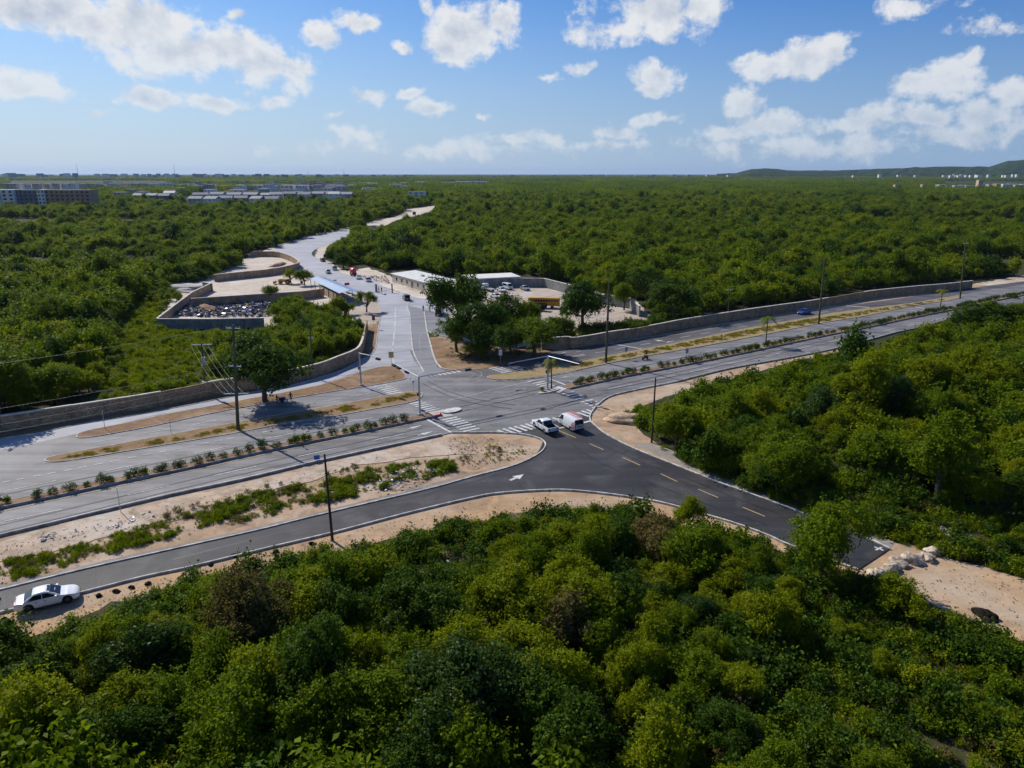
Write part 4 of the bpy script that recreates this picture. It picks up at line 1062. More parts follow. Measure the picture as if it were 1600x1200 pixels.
def special_trees():
    T = [  # label, px, py, height m, crown radius m, kind, material
        ('tall dark round-crowned tree beside the side road and the cream building', 712,518, 14.5, 8.2, 9,'leaf_deep'),
        ('broad dark tree at the middle of the clump by the yard gate', 748,550, 11.0, 8.0, 7,'leaf_deep'),
        ('dark tree filling the back of the clump by the yard gate', 778,530, 10.5, 7.0, 3,'leaf_deep'),
        ('leafy bare-trunked tree at the left end of the yard-gate clump', 714,551, 7.4, 4.6, 10,'leaf_mid'),
        ('rounded tree with a dark trunk at the front of the clump', 766,560, 8.2, 5.4, 1,'leaf_deep'),
        ('low spreading tree at the right end of the clump near the frontage road', 835,557, 8.2, 6.4, 8,'leaf_mid'),
        ('slim tree in the yard in front of the dark truck', 824,522, 8.4, 4.2, 0,'leaf_mid'),
        ('leafy tree between the broad dark one and the spreading one', 798,554, 7.6, 5.2, 3,'leaf_mid'),
        ('low bush tree filling the foot of the yard-gate clump', 742,560, 4.0, 3.4, 5,'leaf_mid'),
        ('small tree overhanging the wall beside the frontage road', 872,530, 5.6, 3.8, 0,'leaf_mid'),
        ('big dark tree standing over the school bus', 910,513, 12.0, 8.6, 7,'leaf_deep'),
        ('dark leafy tree against the roadside wall right of the yard', 1050,500, 11.0, 7.4, 1,'leaf_deep'),
        ('tall dark tree behind the sandy yard, right of the bus tree', 1010,475, 11.0, 7.4, 7,'leaf_deep'),
        ('young tree in the sandy yard beside the boundary wall', 975,484, 8.0, 3.4, 8,'leaf_mid'),
        ('dark spreading tree on the dirt island shading the road', 414,628, 11.5, 7.6, 9,'leaf_deep'),
        ('round dense tree hiding the bend of the highway median', 1545,528, 8.6, 9.5, 7,'leaf_deep'),
        ('tall broad tree overlapping the end of the new side road', 1280,908, 8.6, 4.5, 1,'leaf_mid'),
        ('bright tree sprouting in front of the new side road', 1072,834, 4.2, 2.0, 6,'leaf_bright'),
        ('small thin-leaved tree on the sand beside the blue-roofed shelter', 573,488, 6.2, 3.0, 10,'leaf_mid'),
        ('round tree behind the wall at the left end of the blue-roofed shelter', 476,446, 5.6, 3.4, 8,'leaf_mid'),
        ('pale young tree beside the yellow excavator', 455,443, 5.4, 3.0, 10,'leaf_bright'),
        ('dark bush tree beside the red tanker truck', 537,420, 6.6, 4.0, 2,'leaf_deep'),
        ('dark tree by the bend where the cars wait', 522,411, 6.4, 4.4, 3,'leaf_deep'),
        ('tall tree behind the stone wall shading the left end of the road', 2,657, 11.0, 6.0, 8,'leaf_mid'),
        ('lone bright bushy tree at the lower edge of the sand lot', 1404,974, 4.4, 2.9, 6,'leaf_bright'),
        ('small olive tree on the sand by the excavator wall', 426,470, 5.0, 3.2, 5,'leaf_mid'),
        ('small bright bush tree below the shelter wall', 545,492, 3.6, 2.6, 5,'leaf_mid'),
    ]
    for lab, x, y, h, r_, k, m in T:
        p = G(x, y)
        cm, tb, pr, ph, C = NEAR[k]
        tree(lab, None, p, k, r_ / pr, m, sz=h / ph)
        SPECIAL_KEEP.append((p.x, p.y, r_ * .8))
special_trees()
build_forest()

# ------------------------------------------------------------------ walls
def wall(label, top_px, h, mat='stone_wall', th=0.35, coping=True, base_z=0.0, step=2.5, curve=3):
    pts = [G(x, y, h) for x, y in top_px]
    pts = dens(cr(pts, curve), step)
    root = pts[0].copy(); root.z = 0
    e = empty('stone_wall', root, 0, label, 'wall')
    loc = [Vector((p.x - root.x, p.y - root.y, 0)) for p in pts]
    b = MB().mat(mat); sweep(b, loc, th, -0.2, h, jit=0.05, chamfer=0.04); b.build('masonry', e)
    if coping:
        b = MB().mat('coping_pale')
        r_ = random.Random(len(top_px))
        k = 0
        while k < len(loc) - 1:             # the pale mortar cap has broken away in places
            m = min(len(loc) - 1, k + r_.randint(1, 5))
            if r_.random() < .86: sweep(b, loc[k:m + 1], th + .12, h - .08, h + r_.uniform(.06, .13))
            k = m
        b.build('coping', e)
    return e
wall('long stone wall behind the slip road on the left, curving up to the side road', [(-250,690),(-100,665),(0,650),(160,626),(237,614),(275,607),(340,594.5),(400,587),(442,580),(499,567.5),(527,557),(557,545),(566,531),(569.5,515),(573,500)], 2.5)
wall('long stone wall along the frontage road on the right, with vines over it', [(846,529),(885,526),(900,527),(956,518),(984,514),(1029,506),(1057,500.5),(1094,494.5),(1150,486),(1180,481.5),(1219,476),(1257,471),(1294,465),(1340,457.5),(1372,453),(1431,447),(1478,443.3),(1520,438.7)], 2.5)
wall('front wall of the scrap yard, grey and shaded', [(245.5,498),(330,498.5),(412,497)], 2.6, 'stone_grey', coping=True, curve=1)
wall('left slanting wall of the scrap yard', [(245,497.5),(299,457),(330,442)], 2.6, curve=1)
wall('back wall between the scrap yard and the excavator yard', [(298,466.5),(350,463),(420,458.5),(470,455.5),(505,451)], 2.6, curve=1)
wall('short end wall at the left gate of the excavator yard', [(316.5,440.5),(331,443)], 2.6, curve=1)
wall('curved sandstone wall round the sandy compound by the side road', [(334,429),(384,424),(430,419),(465,411),(463,404.5),(450,398),(430,393),(400,392.5),(391,393)], 2.6, curve=3)
wall('grey yard wall at the back, turning toward the roadside', [(760,437),(812,434.5),(850,435),(887,444),(935,459),(985,466),(1000,478)], 3.0, 'stone_grey', curve=1)

# ------------------------------------------------------------------ buildings near by
def extrude_box(b, corners, z0, z1):
    n = len(corners); vs = [(c.x, c.y, z0) for c in corners] + [(c.x, c.y, z1) for c in corners]
    fs = [tuple(range(n))[::-1], tuple(range(n, 2 * n))] + [(i, (i + 1) % n, n + (i + 1) % n, n + i) for i in range(n)]
    b.add(vs, fs)
def rect_from(a, b_, depth):
    """Rectangle whose front edge runs a -> b_, depth metres to the back (away from the viewpoint)."""
    d = (b_ - a); d.z = 0; d.normalize(); n = Vector((-d.y, d.x, 0))
    return [a, b_, b_ + n * depth, a + n * depth], d, n
def wpanel(b, o, d, n, x0, x1, z0, z1, out=0.03, t=0.05):
    """Thin upright panel on a wall that starts at o and runs along d."""
    p = [o + d * x0 - n * out, o + d * x1 - n * out]
    vs = []
    for q in p:
        for z in (z0, z1): vs += [(q.x, q.y, z), ((q + n * t).x, (q + n * t).y, z)]
    b.add(vs, [(0, 4, 6, 2), (1, 3, 7, 5), (0, 2, 3, 1), (4, 5, 7, 6), (2, 6, 7, 3), (0, 1, 5, 4)])
def site_office():
    a, c = G(613, 441), G(704, 467)
    cs, d, n = rect_from(a, c, 9.5)
    L = (c - a).length
    e = empty('site_building', a, 0, 'long cream single-storey building with a pale flat roof beside the side road', 'building')
    o = Vector((0, 0, 0)); cs = [p - a for p in cs]
    b = MB().mat('wall_cream'); extrude_box(b, cs, 0, 2.9); b.build('wall', e)
    b = MB().mat('tin_white'); m = (cs[0] + cs[2]) / 2
    lip = [p + (p - m).normalized() * 1.0 for p in cs]
    vs = [(lip[0].x, lip[0].y, 2.92), (lip[1].x, lip[1].y, 2.92), (lip[2].x, lip[2].y, 3.35), (lip[3].x, lip[3].y, 3.35)]
    b.add(vs + [(x, y, z + .14) for x, y, z in vs], [(3, 2, 1, 0), (4, 5, 6, 7), (0, 1, 5, 4), (1, 2, 6, 5), (2, 3, 7, 6), (3, 0, 4, 7)])
    rf = b.build('roof', e)
    for fx, fy in ((.32, .55), (.45, .6), (.7, .45)):
        b = MB().mat('galvanised'); q = cs[0].lerp(cs[1], fx).lerp(cs[3].lerp(cs[2], fx), fy); b.box((q.x, q.y, 3.6), (1.3, 1.0, .35), math.atan2(d.y, d.x)); b.build('roof_vent', rf)
    x = 3.0
    while x < L - 2:
        b = MB().mat('concrete_dark'); wpanel(b, o, d, n, x, x + 1.3, 1.0, 2.1, .02); w_ = b.build('window', e)
        b = MB().mat('window_dark'); wpanel(b, o, d, n, x + .08, x + 1.22, 1.08, 2.02, .05); b.build('pane', w_)
        x += 4.1
    b = MB().mat('timber'); wpanel(b, o, d, n, L * .36, L * .36 + 1.0, 0.02, 2.1, .04); b.build('door', e)
    b = MB().mat('galvanised')
    for k in range(7):
        q = d * (1.0 + k * (L - 2) / 6) - n * 2.6
        b.tube([(q.x, q.y, 0), (q.x, q.y, 2.0)], .05, 6)
    f = b; f.build('post', e)
    # the second, lower block running on behind the yard
    a2, c2 = G(735, 452), G(812, 448)
    cs2, d2, n2 = rect_from(a2, c2, 10)
    e2 = empty('store_building', a2, 0, 'low grey block with a white roof edge at the back of the vehicle yard', 'building')
    cs2 = [p - a2 for p in cs2]
    b = MB().mat('wall_greyblue'); extrude_box(b, cs2, 0, 3.2); b.build('wall', e2)
    m = (cs2[0] + cs2[2]) / 2; lip = [p + (p - m).normalized() * .4 for p in cs2]
    b = MB().mat('roof_white'); extrude_box(b, lip, 3.2, 3.5); b.build('roof', e2)
    L2 = (c2 - a2).length
    b = MB().mat('window_dark'); wpanel(b, Vector(), d2, n2, L2 * .72, L2 * .72 + 1.8, .05, 2.4, .04); b.build('doorway', e2)
site_office()
def shelter():
    zf = 3.1
    a, c = G(484, 436, zf), G(530, 458.5, zf)          # near eave
    r0, r1 = G(495, 432.5, zf + .9), G(545.5, 454.5, zf + .9)
    f0, f1 = G(508, 433, zf + .15), G(561, 455, zf + .15)
    base = Vector((a.x, a.y, 0))
    e = empty('roadside_shelter', base, 0, 'open roadside shelter with a ridged light blue metal roof on posts', 'shelter')
    S = lambda p: Vector((p.x - base.x, p.y - base.y, p.z))
    a, c, r0, r1, f0, f1 = map(S, (a, c, r0, r1, f0, f1))
    for nm, q, mt in (('roof_sheet', (a, c, r1, r0), 'roof_blue'), ('roof_sheet', (r0, r1, f1, f0), 'tin_blue')):
        b = MB().mat(mt); up = Vector((0, 0, .06))
        vs = list(q) + [p + up for p in q]
        b.add(vs, [(3, 2, 1, 0), (4, 5, 6, 7), (0, 1, 5, 4), (1, 2, 6, 5), (2, 3, 7, 6), (3, 0, 4, 7)]); b.build(nm, e)
    b = MB().mat('roof_white'); b.tube([r0 + Vector((0, 0, .1)), r1 + Vector((0, 0, .1))], .14, 6); b.build('ridge_cap', e)
    for k in range(7):
        t = k / 6
        for s, q in (((a, c), .04), ((f0, f1), .96)):
            p = s[0].lerp(s[1], .03 + .94 * t)
            b = MB().mat('timber'); b.tube([(p.x, p.y, 0), (p.x, p.y, p.z)], .09, 6); b.build('post', e)
    # walled bays under the roof
    cs = [a.lerp(c, .30).lerp(r0.lerp(r1, .30), .12), a.lerp(c, .86).lerp(r0.lerp(r1, .86), .12), r0.lerp(r1, .86), r0.lerp(r1, .30)]
    for p in cs: p.z = 0
    b = MB().mat('timber'); extrude_box(b, cs, 0, 2.5); b.build('wall', e)
    d = (cs[1] - cs[0]).normalized(); n = Vector((-d.y, d.x, 0)); L = (cs[1] - cs[0]).length
    for k in range(9):
        b = MB().mat('wall_tan'); wpanel(b, cs[0], d, n, (k + .1) * L / 9, (k + .85) * L / 9, .1, 2.3, .05); b.build('panel', e)
    q = f0.lerp(f1, .62)
    b = MB().mat('sign_red'); b.box((q.x + .6, q.y, 3.7), (1.6, .08, .8), 0.6); b.build('sign', e)
    q = f0.lerp(f1, .28); b = MB().mat('timber'); b.box((q.x + .4, q.y, 3.4), (1.1, .3, .3), 0.6); b.build('roof_box', e)
shelter()

# ------------------------------------------------------------------ far buildings
def block(label, p0x, p1x, ytop, Y, h, depth, wallm, storeys, group=None, cols=8, roofm='roof_grey', name='apartment_building', turn=0.0):
    A, B = W(p0x, ytop, Y), W(p1x, ytop, Y)
    ztop = A.z
    L = (B - A).length
    e = empty(name, (A.x, A.y, 0), turn, label, 'building', group)
    b = MB().mat(wallm); b.box((L / 2, depth / 2, ztop / 2 - .2), (L, depth, ztop + .4)); b.build('wall', e)
    b = MB().mat(roofm); b.box((L / 2, depth / 2, ztop + .2), (L + .6, depth + .6, .5)); b.build('roof', e)
    st = h / storeys
    for s in range(storeys):
        z = ztop - st * (s + 1)
        b = MB().mat(wallm); b.box((L / 2, -.55, z + .1), (L, 1.1, .25)); b.build('balcony_slab', e)
        for k in range(cols):
            x = L * (k + .5) / cols
            b = MB().mat('window_dark'); b.box((x, -.04, z + st * .52), (L / cols * .5, .12, st * .52)); b.build('window', e)
    return e
block('dark brown four-storey block behind the trees at the far left', 68, 139, 297.5, 770, 15, 16, 'wall_brown', 4, None, 9, 'concrete_dark')
block('grey four-storey wing between the two white stair towers at the far left', 20, 57, 297.5, 772, 15, 14, 'wall_slate', 4, None, 5, 'concrete_dark')
for x0, x1, lab in ((0, 20, 'white stair block at the left edge beside the grey wing'), (57, 68, 'narrow white stair tower between grey wing and brown block'), (-45, -2, 'white apartment block cut off by the left edge of the view')):
    block(lab, x0, x1, 297, 768, 15, 12, 'wall_white', 4, None, 2, 'roof_white', 'stair_tower')
def gable(label, x0, x1, ytop, Y, group, roofm='roof_grey', wallm='wall_white', depth=9.0, rz=0.0, rise=2.6, name='house'):
    A, B = W(x0, ytop, Y), W(x1, ytop, Y); L = (B - A).length; zt = max(5.0, A.z)
    e = empty(name, (A.x, A.y, 0), rz, label, 'house', group)
    we = zt - rise
    b = MB().mat(wallm); b.box((L / 2, depth / 2, we / 2), (L * .94, depth * .9, we)); b.build('wall', e)
    b = MB().mat(roofm)
    b.add([(0, 0, we), (L, 0, we), (L, depth, we), (0, depth, we), (0, depth / 2, zt), (L, depth / 2, zt)], [(0, 1, 5, 4), (2, 3, 4, 5), (1, 2, 5), (3, 0, 4), (3, 2, 1, 0)])
    b.build('roof', e)
    for k in range(max(1, int(L / 5))):
        b = MB().mat('window_dark'); b.box((L * (k + .5) / max(1, int(L / 5)), depth * .05 - .02, we - 1.6), (1.4, .1, 1.2)); b.build('window', e)
    return e
hr = random.Random(5)
rows = [ # x0,x1,step,ytop,Y,group
    (292, 430, 24, 306, 800), (300, 450, 26, 300.5, 940), (420, 545, 22, 299.5, 930), (205, 260, 20, 301.5, 900)]
HN = 0
PLACES = ['front row nearest the trees', 'middle row behind', 'right-hand row toward the white shed', 'short row beside the brown block']
for ri, (x0, x1, st, yt, Y) in enumerate(rows):
    x = x0; k = 0
    while x < x1:
        gable('grey-roofed estate house, ' + PLACES[ri], x, x + st * hr.uniform(.82, .95), yt + hr.uniform(-.6, .8), Y + hr.uniform(-15, 15), 'grey-roofed houses, ' + PLACES[ri], 'roof_grey', hr.choice(['wall_white', 'wall_slate', 'wall_greyblue']), hr.uniform(9, 13), hr.uniform(-.25, .25)); x += st; k += 1
gable('bright white roofed shed at the right end of the grey-roofed estate', 512, 530, 299.5, 900, None, 'roof_white')
gable('house with a bright white roof above the grey-roofed estate', 254, 272, 298.2, 980, None, 'roof_white')
def boxhouse(label, x0, x1, ytop, Y, group, wallm, roofm, depth=9.0, rz=0.0, name='house'):
    A, B = W(x0, ytop, Y), W(x1, ytop, Y); L = (B - A).length; zt = max(5.5, A.z)
    e = empty(name, (A.x, A.y, 0), rz, label, 'house', group)
    b = MB().mat(wallm); b.box((L / 2, depth / 2, zt / 2), (L, depth, zt)); b.build('wall', e)
    b = MB().mat(roofm); b.box((L / 2, depth / 2, zt + .15), (L + .5, depth + .5, .35)); b.build('roof', e)
    b = MB().mat('window_dark')
    for s in range(2):
        for k in range(3): b.box((L * (k + .5) / 3, -.03, zt - 1.9 - 2.9 * s), (L * .16, .1, 1.3))
    b.build('window', e)['kind'] = 'stuff'
x = 0
while x < 262:
    w_ = hr.uniform(9, 17)
    boxhouse('white flat-roofed house in the long pale row far left', x, x + w_ * hr.uniform(.55, .9), 286.8 + hr.uniform(-.9, 1.2), 1500 + hr.uniform(-30, 30), 'long pale row of houses far left', hr.choice(['wall_white', 'wall_white', 'wall_cream']), 'roof_white', 12); x += w_
x = 265
while x < 545:
    w_ = hr.uniform(14, 30)
    boxhouse('low white roof in the flat warehouse row left of the road', x, x + w_ * hr.uniform(.5, .9), 289.6 + hr.uniform(-.5, .5), 1640 + hr.uniform(-60, 60), 'flat white warehouse row', hr.choice(['wall_white', 'wall_greyblue']), 'roof_white', 30); x += w_
for (xa, xb, yt, Y) in ((690, 712, 285.2, 2050), (712, 736, 283.6, 2000), (736, 761, 283.4, 2010), (560, 590, 286, 2000), (600, 640, 286.3, 2050), (648, 662, 284.4, 2000)):
    boxhouse('white industrial shed in the far middle distance' + (' left of the road axis' if xb < 665 else ' above the road bend'), xa, xb, yt, Y, 'far white sheds, ' + ('left' if xb < 665 else 'above the road bend'), 'wall_white', 'roof_white', 35)
for k in range(60):
    xx = hr.uniform(145, 640); Yk = hr.uniform(950, 2300); w_ = hr.uniform(14, 28) * 1109 / Yk
    zone = 'left of the grey estate' if xx < 285 else ('above the grey estate' if xx < 545 else 'right of the grey estate')
    yk = 271 + (37 - hr.uniform(9, 12.5)) * 1109 / Yk * .98
    boxhouse('scattered pale house among the trees ' + zone, xx, xx + w_, yk, Yk, 'scattered pale houses ' + zone, hr.choice(['wall_white', 'wall_white', 'wall_cream', 'wall_greyblue']), hr.choice(['roof_white', 'roof_grey', 'roof_terracotta']), 12, hr.uniform(-.4, .4))
x = 1468
while x < 1640:
    w_ = hr.uniform(7, 15)
    boxhouse('white house of the small town at the far right', x, x + w_ * 1.5, 288.6 + hr.uniform(-1.6, 1.6), 1500 + hr.uniform(-90, 90), 'small white town far right', hr.choice(['wall_white', 'wall_white', 'wall_tan', 'wall_cream']), hr.choice(['roof_white', 'roof_white', 'roof_terracotta']), 10, hr.uniform(-.3, .3)); x += w_
for (xa, xb, yt, rm) in ((1399, 1406, 288.6, 'roof_terracotta'), (1442, 1450, 288.4, 'roof_terracotta'), (1530, 1537, 281.5, 'wall_tan')):
    boxhouse({1399: 'lone tan house with a red roof left of the far town', 1442: 'tan house with a red roof just left of the far town', 1530: 'tall sand-coloured tower house in the far town'}[xa], xa, xb, yt, 1480, None, 'wall_tan', rm)
for k in range(26):
    xx = hr.uniform(1300, 1600) if k < 18 else hr.uniform(1455, 1530)
    boxhouse('pale speck of a house at the foot of the far hills', xx, xx + hr.uniform(2.5, 8), 273.4 + hr.uniform(-.9, .8), 4300 + hr.uniform(-300, 300), 'pale houses at the foot of the hills', 'wall_white', 'roof_white', 14)
for k in range(70):
    xx = hr.uniform(0, 560)
    zone = 'left of the tall mast' if xx < 119 else ('between the two tall masts' if xx < 271 else 'right of the second tall mast')
    wm, nm = hr.choice([('wall_white', 'white'), ('wall_greyblue', 'grey'), ('wall_slate', 'dark grey')])
    boxhouse(f'distant {nm} building on the hazy skyline {zone}', xx, xx + hr.uniform(3, 9), 271.0 + xx * .004 + hr.uniform(-1.0, 1.6), 4600 + hr.uniform(-500, 900), f'{nm} buildings on the skyline {zone}', wm, hr.choice(['roof_white', 'roof_grey']), 25)
for k in range(40):
    xx = hr.uniform(560, 1150)
    boxhouse('tiny pale building on the middle skyline', xx, xx + hr.uniform(3, 10), 273.6 + hr.uniform(-.9, 1.2), 5200 + hr.uniform(-500, 900), 'pale buildings on the middle skyline', hr.choice(['wall_white', 'wall_greyblue']), 'roof_white', 25)
for (mx, yt, lab) in ((119, 255, 'thin lattice radio mast on the left skyline'), (271, 256.5, 'thin radio mast right of the other on the skyline'), (481, 265, 'small radio mast on the skyline above the estate'), (537, 265.5, 'small radio mast just right of its neighbour on the skyline')):
    p = W(mx, yt, 4200)
    e = empty('radio_mast', (p.x, p.y, 0), 0, lab, 'mast')
    b = MB().mat('galvanised'); b.tube([(0, 0, 0), (0, 0, p.z)], [1.3, .6], 5); b.build('tower', e)
    b = MB().mat('sign_red')
    for k in range(3): b.box((0, 0, p.z * (.5 + .2 * k)), (3, .3, .3))
    b.build('antenna', e)

# far hills
def hills():
    prof = [(1120,271.5),(1150,270.5),(1162,267),(1175,264),(1195,263),(1215,264),(1230,266),(1260,266.5),(1300,266.3),(1340,265),(1380,263.5),(1420,262.3),(1460,260.6),(1500,260.2),(1545,260.5),(1560,256),(1575,251.5),(1600,249.5),(1640,249),(1700,252),(1800,258),(1900,262)]
    Y = 5600; v = []; n = len(prof)
    P = dens([W(x, y, Y) for x, y in prof], 40)
    r_ = random.Random(2); vs = []; K = 9
    for i, p in enumerate(P):
        hgt = max(2, p.z)
        for k in range(K):
            t = k / (K - 1)                      # 0 = near foot, 1 = far foot
            prof_z = math.sin(math.pi * min(1, t)) ** .8
            z = hgt * prof_z * (1 + r_.gauss(0, .035)) + (r_.gauss(0, 1.6) if 0 < k < K - 1 else -0.5)
            if k == K // 2: z = hgt + r_.uniform(-1.5, 1.5)
            yy = Y + (t - .5) * 1700
            vs.append((p.x * (yy / Y), yy, z if 0 < k < K - 1 else -0.5))
    fs = []
    for i in range(len(P) - 1):
        for k in range(K - 1): fs.append((i * K + k, (i + 1) * K + k, (i + 1) * K + k + 1, i * K + k + 1))
    b = MB().mat('terrain_far'); b.add(vs, fs); o = b.build('hills'); tag(o, kind='structure')
hills()

# ------------------------------------------------------------------ vehicles
def lerp(a, b, t): return a + (b - a) * t
def interp(x, pts):
    if x <= pts[0][0]: return pts[0][1]
    for (x0, y0), (x1, y1) in zip(pts, pts[1:]):
        if x <= x1:
            t = (x - x0) / (x1 - x0); t = t * t * (3 - 2 * t); return lerp(y0, y1, t)
    return pts[-1][1]
def loft(b, secs):
    """secs: list of half sections [(x,y,z)...] from sill to roof centre; mirrored in y and capped."""
    m = len(secs[0]); full = []
    for s in secs: full.append(list(s) + [(x, -y, z) for x, y, z in reversed(s[:-1])])
    n = len(full[0]); vs = [p for s in full for p in s]; fs = []
    for i in range(len(full) - 1):
        for k in range(n):
            k2 = (k + 1) % n
            fs.append((i * n + k, (i + 1) * n + k, (i + 1) * n + k2, i * n + k2))
    fs.append(tuple(range(n))); fs.append(tuple(reversed([(len(full) - 1) * n + k for k in range(n)])))
    b.add(vs, fs)
def wheel(root, x, y, r_, w_, rimmat='rim_silver', side=1, name='wheel'):
    b = MB().mat('rubber'); n = 20
    prof = [(-w_ / 2, r_ * .62), (-w_ / 2, r_ * .93), (-w_ * .36, r_), (w_ * .36, r_), (w_ / 2, r_ * .93), (w_ / 2, r_ * .62)]
    vs = [(x + q * math.cos(2 * math.pi * k / n), y + p, r_ + q * math.sin(2 * math.pi * k / n)) for p, q in prof for k in range(n)]
    fs = [(i * n + k, i * n + (k + 1) % n, (i + 1) * n + (k + 1) % n, (i + 1) * n + k) for i in range(len(prof) - 1) for k in range(n)]
    b.add(vs, fs); o = b.build(name, root, True)
    b = MB().mat(rimmat); yo = y + side * w_ * .42; yi = y + side * w_ * .25
    vs = [(x, yo, r_)]
    for k in range(n):
        t = 2 * math.pi * k / n; q = r_ * .64; vs.append((x + q * math.cos(t), yo if k % 4 < 2 else yi, r_ + q * math.sin(t)))
    b.add(vs, [(0, 1 + k, 1 + (k + 1) % n) for k in range(n)]); b.build('rim', o)
    return o
def quadpanel(b, pts, off):
    """Thin plate on 3+ points, raised along its normal by off, 12 mm thick."""
    P = [Vector(p) for p in pts]; n = (P[1] - P[0]).cross(P[2] - P[0]).normalized()
    k = len(P); vs = [p + n * off for p in P] + [p + n * (off - .012) for p in P]
    b.add(vs, [tuple(range(k)), tuple(reversed(range(k, 2 * k)))] + [(i, k + i, k + (i + 1) % k, (i + 1) % k) for i in range(k)])
def car(label, cat, loc, rz, P, paint, group=None, name='car', z=Z_ROAD):
    """P: L W H, wb (wheelbase), belt, hood profile, cabin stations, windows."""
    L, Wd, H = P['L'], P['W'], P['H']; r_ = P.get('r', .32); bz = P['belt']
    root = empty(name, (loc[0], loc[1], z), rz, label, cat, group)
    ax = [P.get('xf', P['wb'] / 2), P.get('xf', P['wb'] / 2) - P['wb']]
    top = P['deck']                                       # [(x,z)] rear to front
    xs = set([-L / 2 + L * k / 30 for k in range(31)])
    ra = r_ * 1.16
    for a in ax:
        for k in range(9): xs.add(a + ra * math.cos(math.pi * k / 8))
    xs = sorted(x for x in xs if -L / 2 - 1e-6 <= x <= L / 2 + 1e-6)
    secs = []
    for x in xs:
        e = abs(x) / (L / 2)
        tp = P.get('front', P.get('taper', .13)) if x > 0 else P.get('taper', .13)
        w_ = Wd / 2 * (1 - tp * max(0, (e - .72) / .28) ** 2)
        zb = P.get('sill', .22) + .10 * max(0, (e - .85) / .15)
        for a in ax:
            if abs(x - a) < ra: zb = max(zb, r_ + math.sqrt(max(0, ra * ra - (x - a) ** 2)) * .98)
        h = interp(x, top); zb = min(zb, h - .12)
        mid = lerp(zb, h, .55)
        secs.append([(x, w_ * .93, zb), (x, w_ * .985, zb + .05), (x, w_, mid), (x, w_ * .985, h - .10), (x, w_ * .93, h - .025), (x, w_ * .62, h + .012), (x, 0, h + .02)])
    b = MB().mat(paint); loft(b, secs); body = b.build('body', root, True)
    b = MB().mat('black_plastic'); b.box((0, 0, P.get('sill', .22) + .06), (L * .86, Wd * .80, .22)); b.build('underbody', root)
    for i, a in enumerate(ax):
        for s in (1, -1): wheel(root, a, s * (Wd / 2 - .115), r_, .22, P.get('rim', 'rim_silver'), s)
    # doors: plates a few millimetres proud, a gap between them
    for sd in (1, -1):
        for d0, d1 in P.get('doors', [(P['side'][i][0] + .02, P['side'][i][1] + .02) for i in range(len(P['side']))][-2:]):
            zl, zh = P.get('sill', .22) + .20, bz - .10
            if any(abs(d - a_) < r_ * 1.25 for d in (d0,) for a_ in ax): d0 = min(ax, key=lambda q: abs(q - d0)) + r_ * 1.3
            q = [(d0, sd * (Wd / 2 - .002), zl), (d1, sd * (Wd / 2 - .002), zl), (d1, sd * (Wd / 2 - .012), zh), (d0, sd * (Wd / 2 - .012), zh)]
            if sd > 0: q = q[::-1]
            b = MB().mat(paint); quadpanel(b, q, .014); dr = b.build('door', root)
            b = MB().mat('black_plastic'); b.box((d0 + .16, sd * (Wd / 2 + .02), zh - .06), (.18, .03, .035)); b.build('handle', dr)
    # cabin
    xA, xB, xC, xD = P['cab']                             # windscreen foot, top, roof end, rear foot
    wb_, wt = Wd / 2 * P.get('wbelt', .95), Wd / 2 * P.get('wroof', .74)
    prof = [(xA, bz), (lerp(xA, xB, .5), lerp(bz, H, .52)), (xB, H - .055), (xB - .28, H - .01), ((xB + xC) / 2, H), (xC + .25, H - .015), (xC, H - .06), (lerp(xC, xD, .5), lerp(bz, H, .5)), (xD, bz)]
    secs = []
    for x, zt in prof:
        t = (zt - bz) / (H - bz); we = lerp(wb_, wt, t)
        secs.append([(x, wb_, bz - .05), (x, lerp(wb_, we, .98), lerp(bz, zt, .94)), (x, we * .93, zt + .005), (x, we * .5, zt + .025 * t), (x, 0, zt + .03 * t)])
    b = MB().mat(paint); loft(b, list(reversed(secs))); b.build('roof', root, True)
    def sidept(x, z): t = (z - bz) / (H - bz); return lerp(wb_, wt, t)
    z0, z1 = bz + .05, H - .13
    for s in (1, -1):
        for (f0, f1, g0, g1) in P['side']:                # bottom x0,x1 (rear->front) and top x0,x1
            q = [(f0, sidept(f0, z0), z0), (f1, sidept(f1, z0), z0), (g1, sidept(g1, z1), z1), (g0, sidept(g0, z1), z1)]
            if s < 0: q = [(x, -y, z) for x, y, z in reversed(q)]
            else: q = list(reversed(q)); 
            b = MB().mat('glass_dark'); quadpanel(b, q if s < 0 else [(x, y, z) for x, y, z in q], .012)
            b.build('side_window', root)
    def endglass(x0, zz0, x1, zz1, nm, k0=.08, k1=.93):
        t0 = (lerp(zz0, zz1, k0) - bz) / (H - bz); t1 = (lerp(zz0, zz1, k1) - bz) / (H - bz)
        ya, yb = lerp(wb_, wt, t0) * .86, lerp(wb_, wt, t1) * .88
        xa, xb = lerp(x0, x1, k0), lerp(x0, x1, k1); za, zb = lerp(zz0, zz1, k0), lerp(zz0, zz1, k1)
        q = [(xa, ya, za), (xa, -ya, za), (xb, -yb, zb), (xb, yb, zb)]
        if x0 > x1: q = [(xa, -ya, za), (xa, ya, za), (xb, yb, zb), (xb, -yb, zb)]
        b = MB().mat('glass_dark'); quadpanel(b, q, .045); b.build(nm, root)
    endglass(xA, bz, xB, H - .055, 'windscreen'); endglass(xD, bz, xC, H - .06, 'rear_window', *P.get('rear', (.12, .9)))
    fz = P.get('lampz', .62)
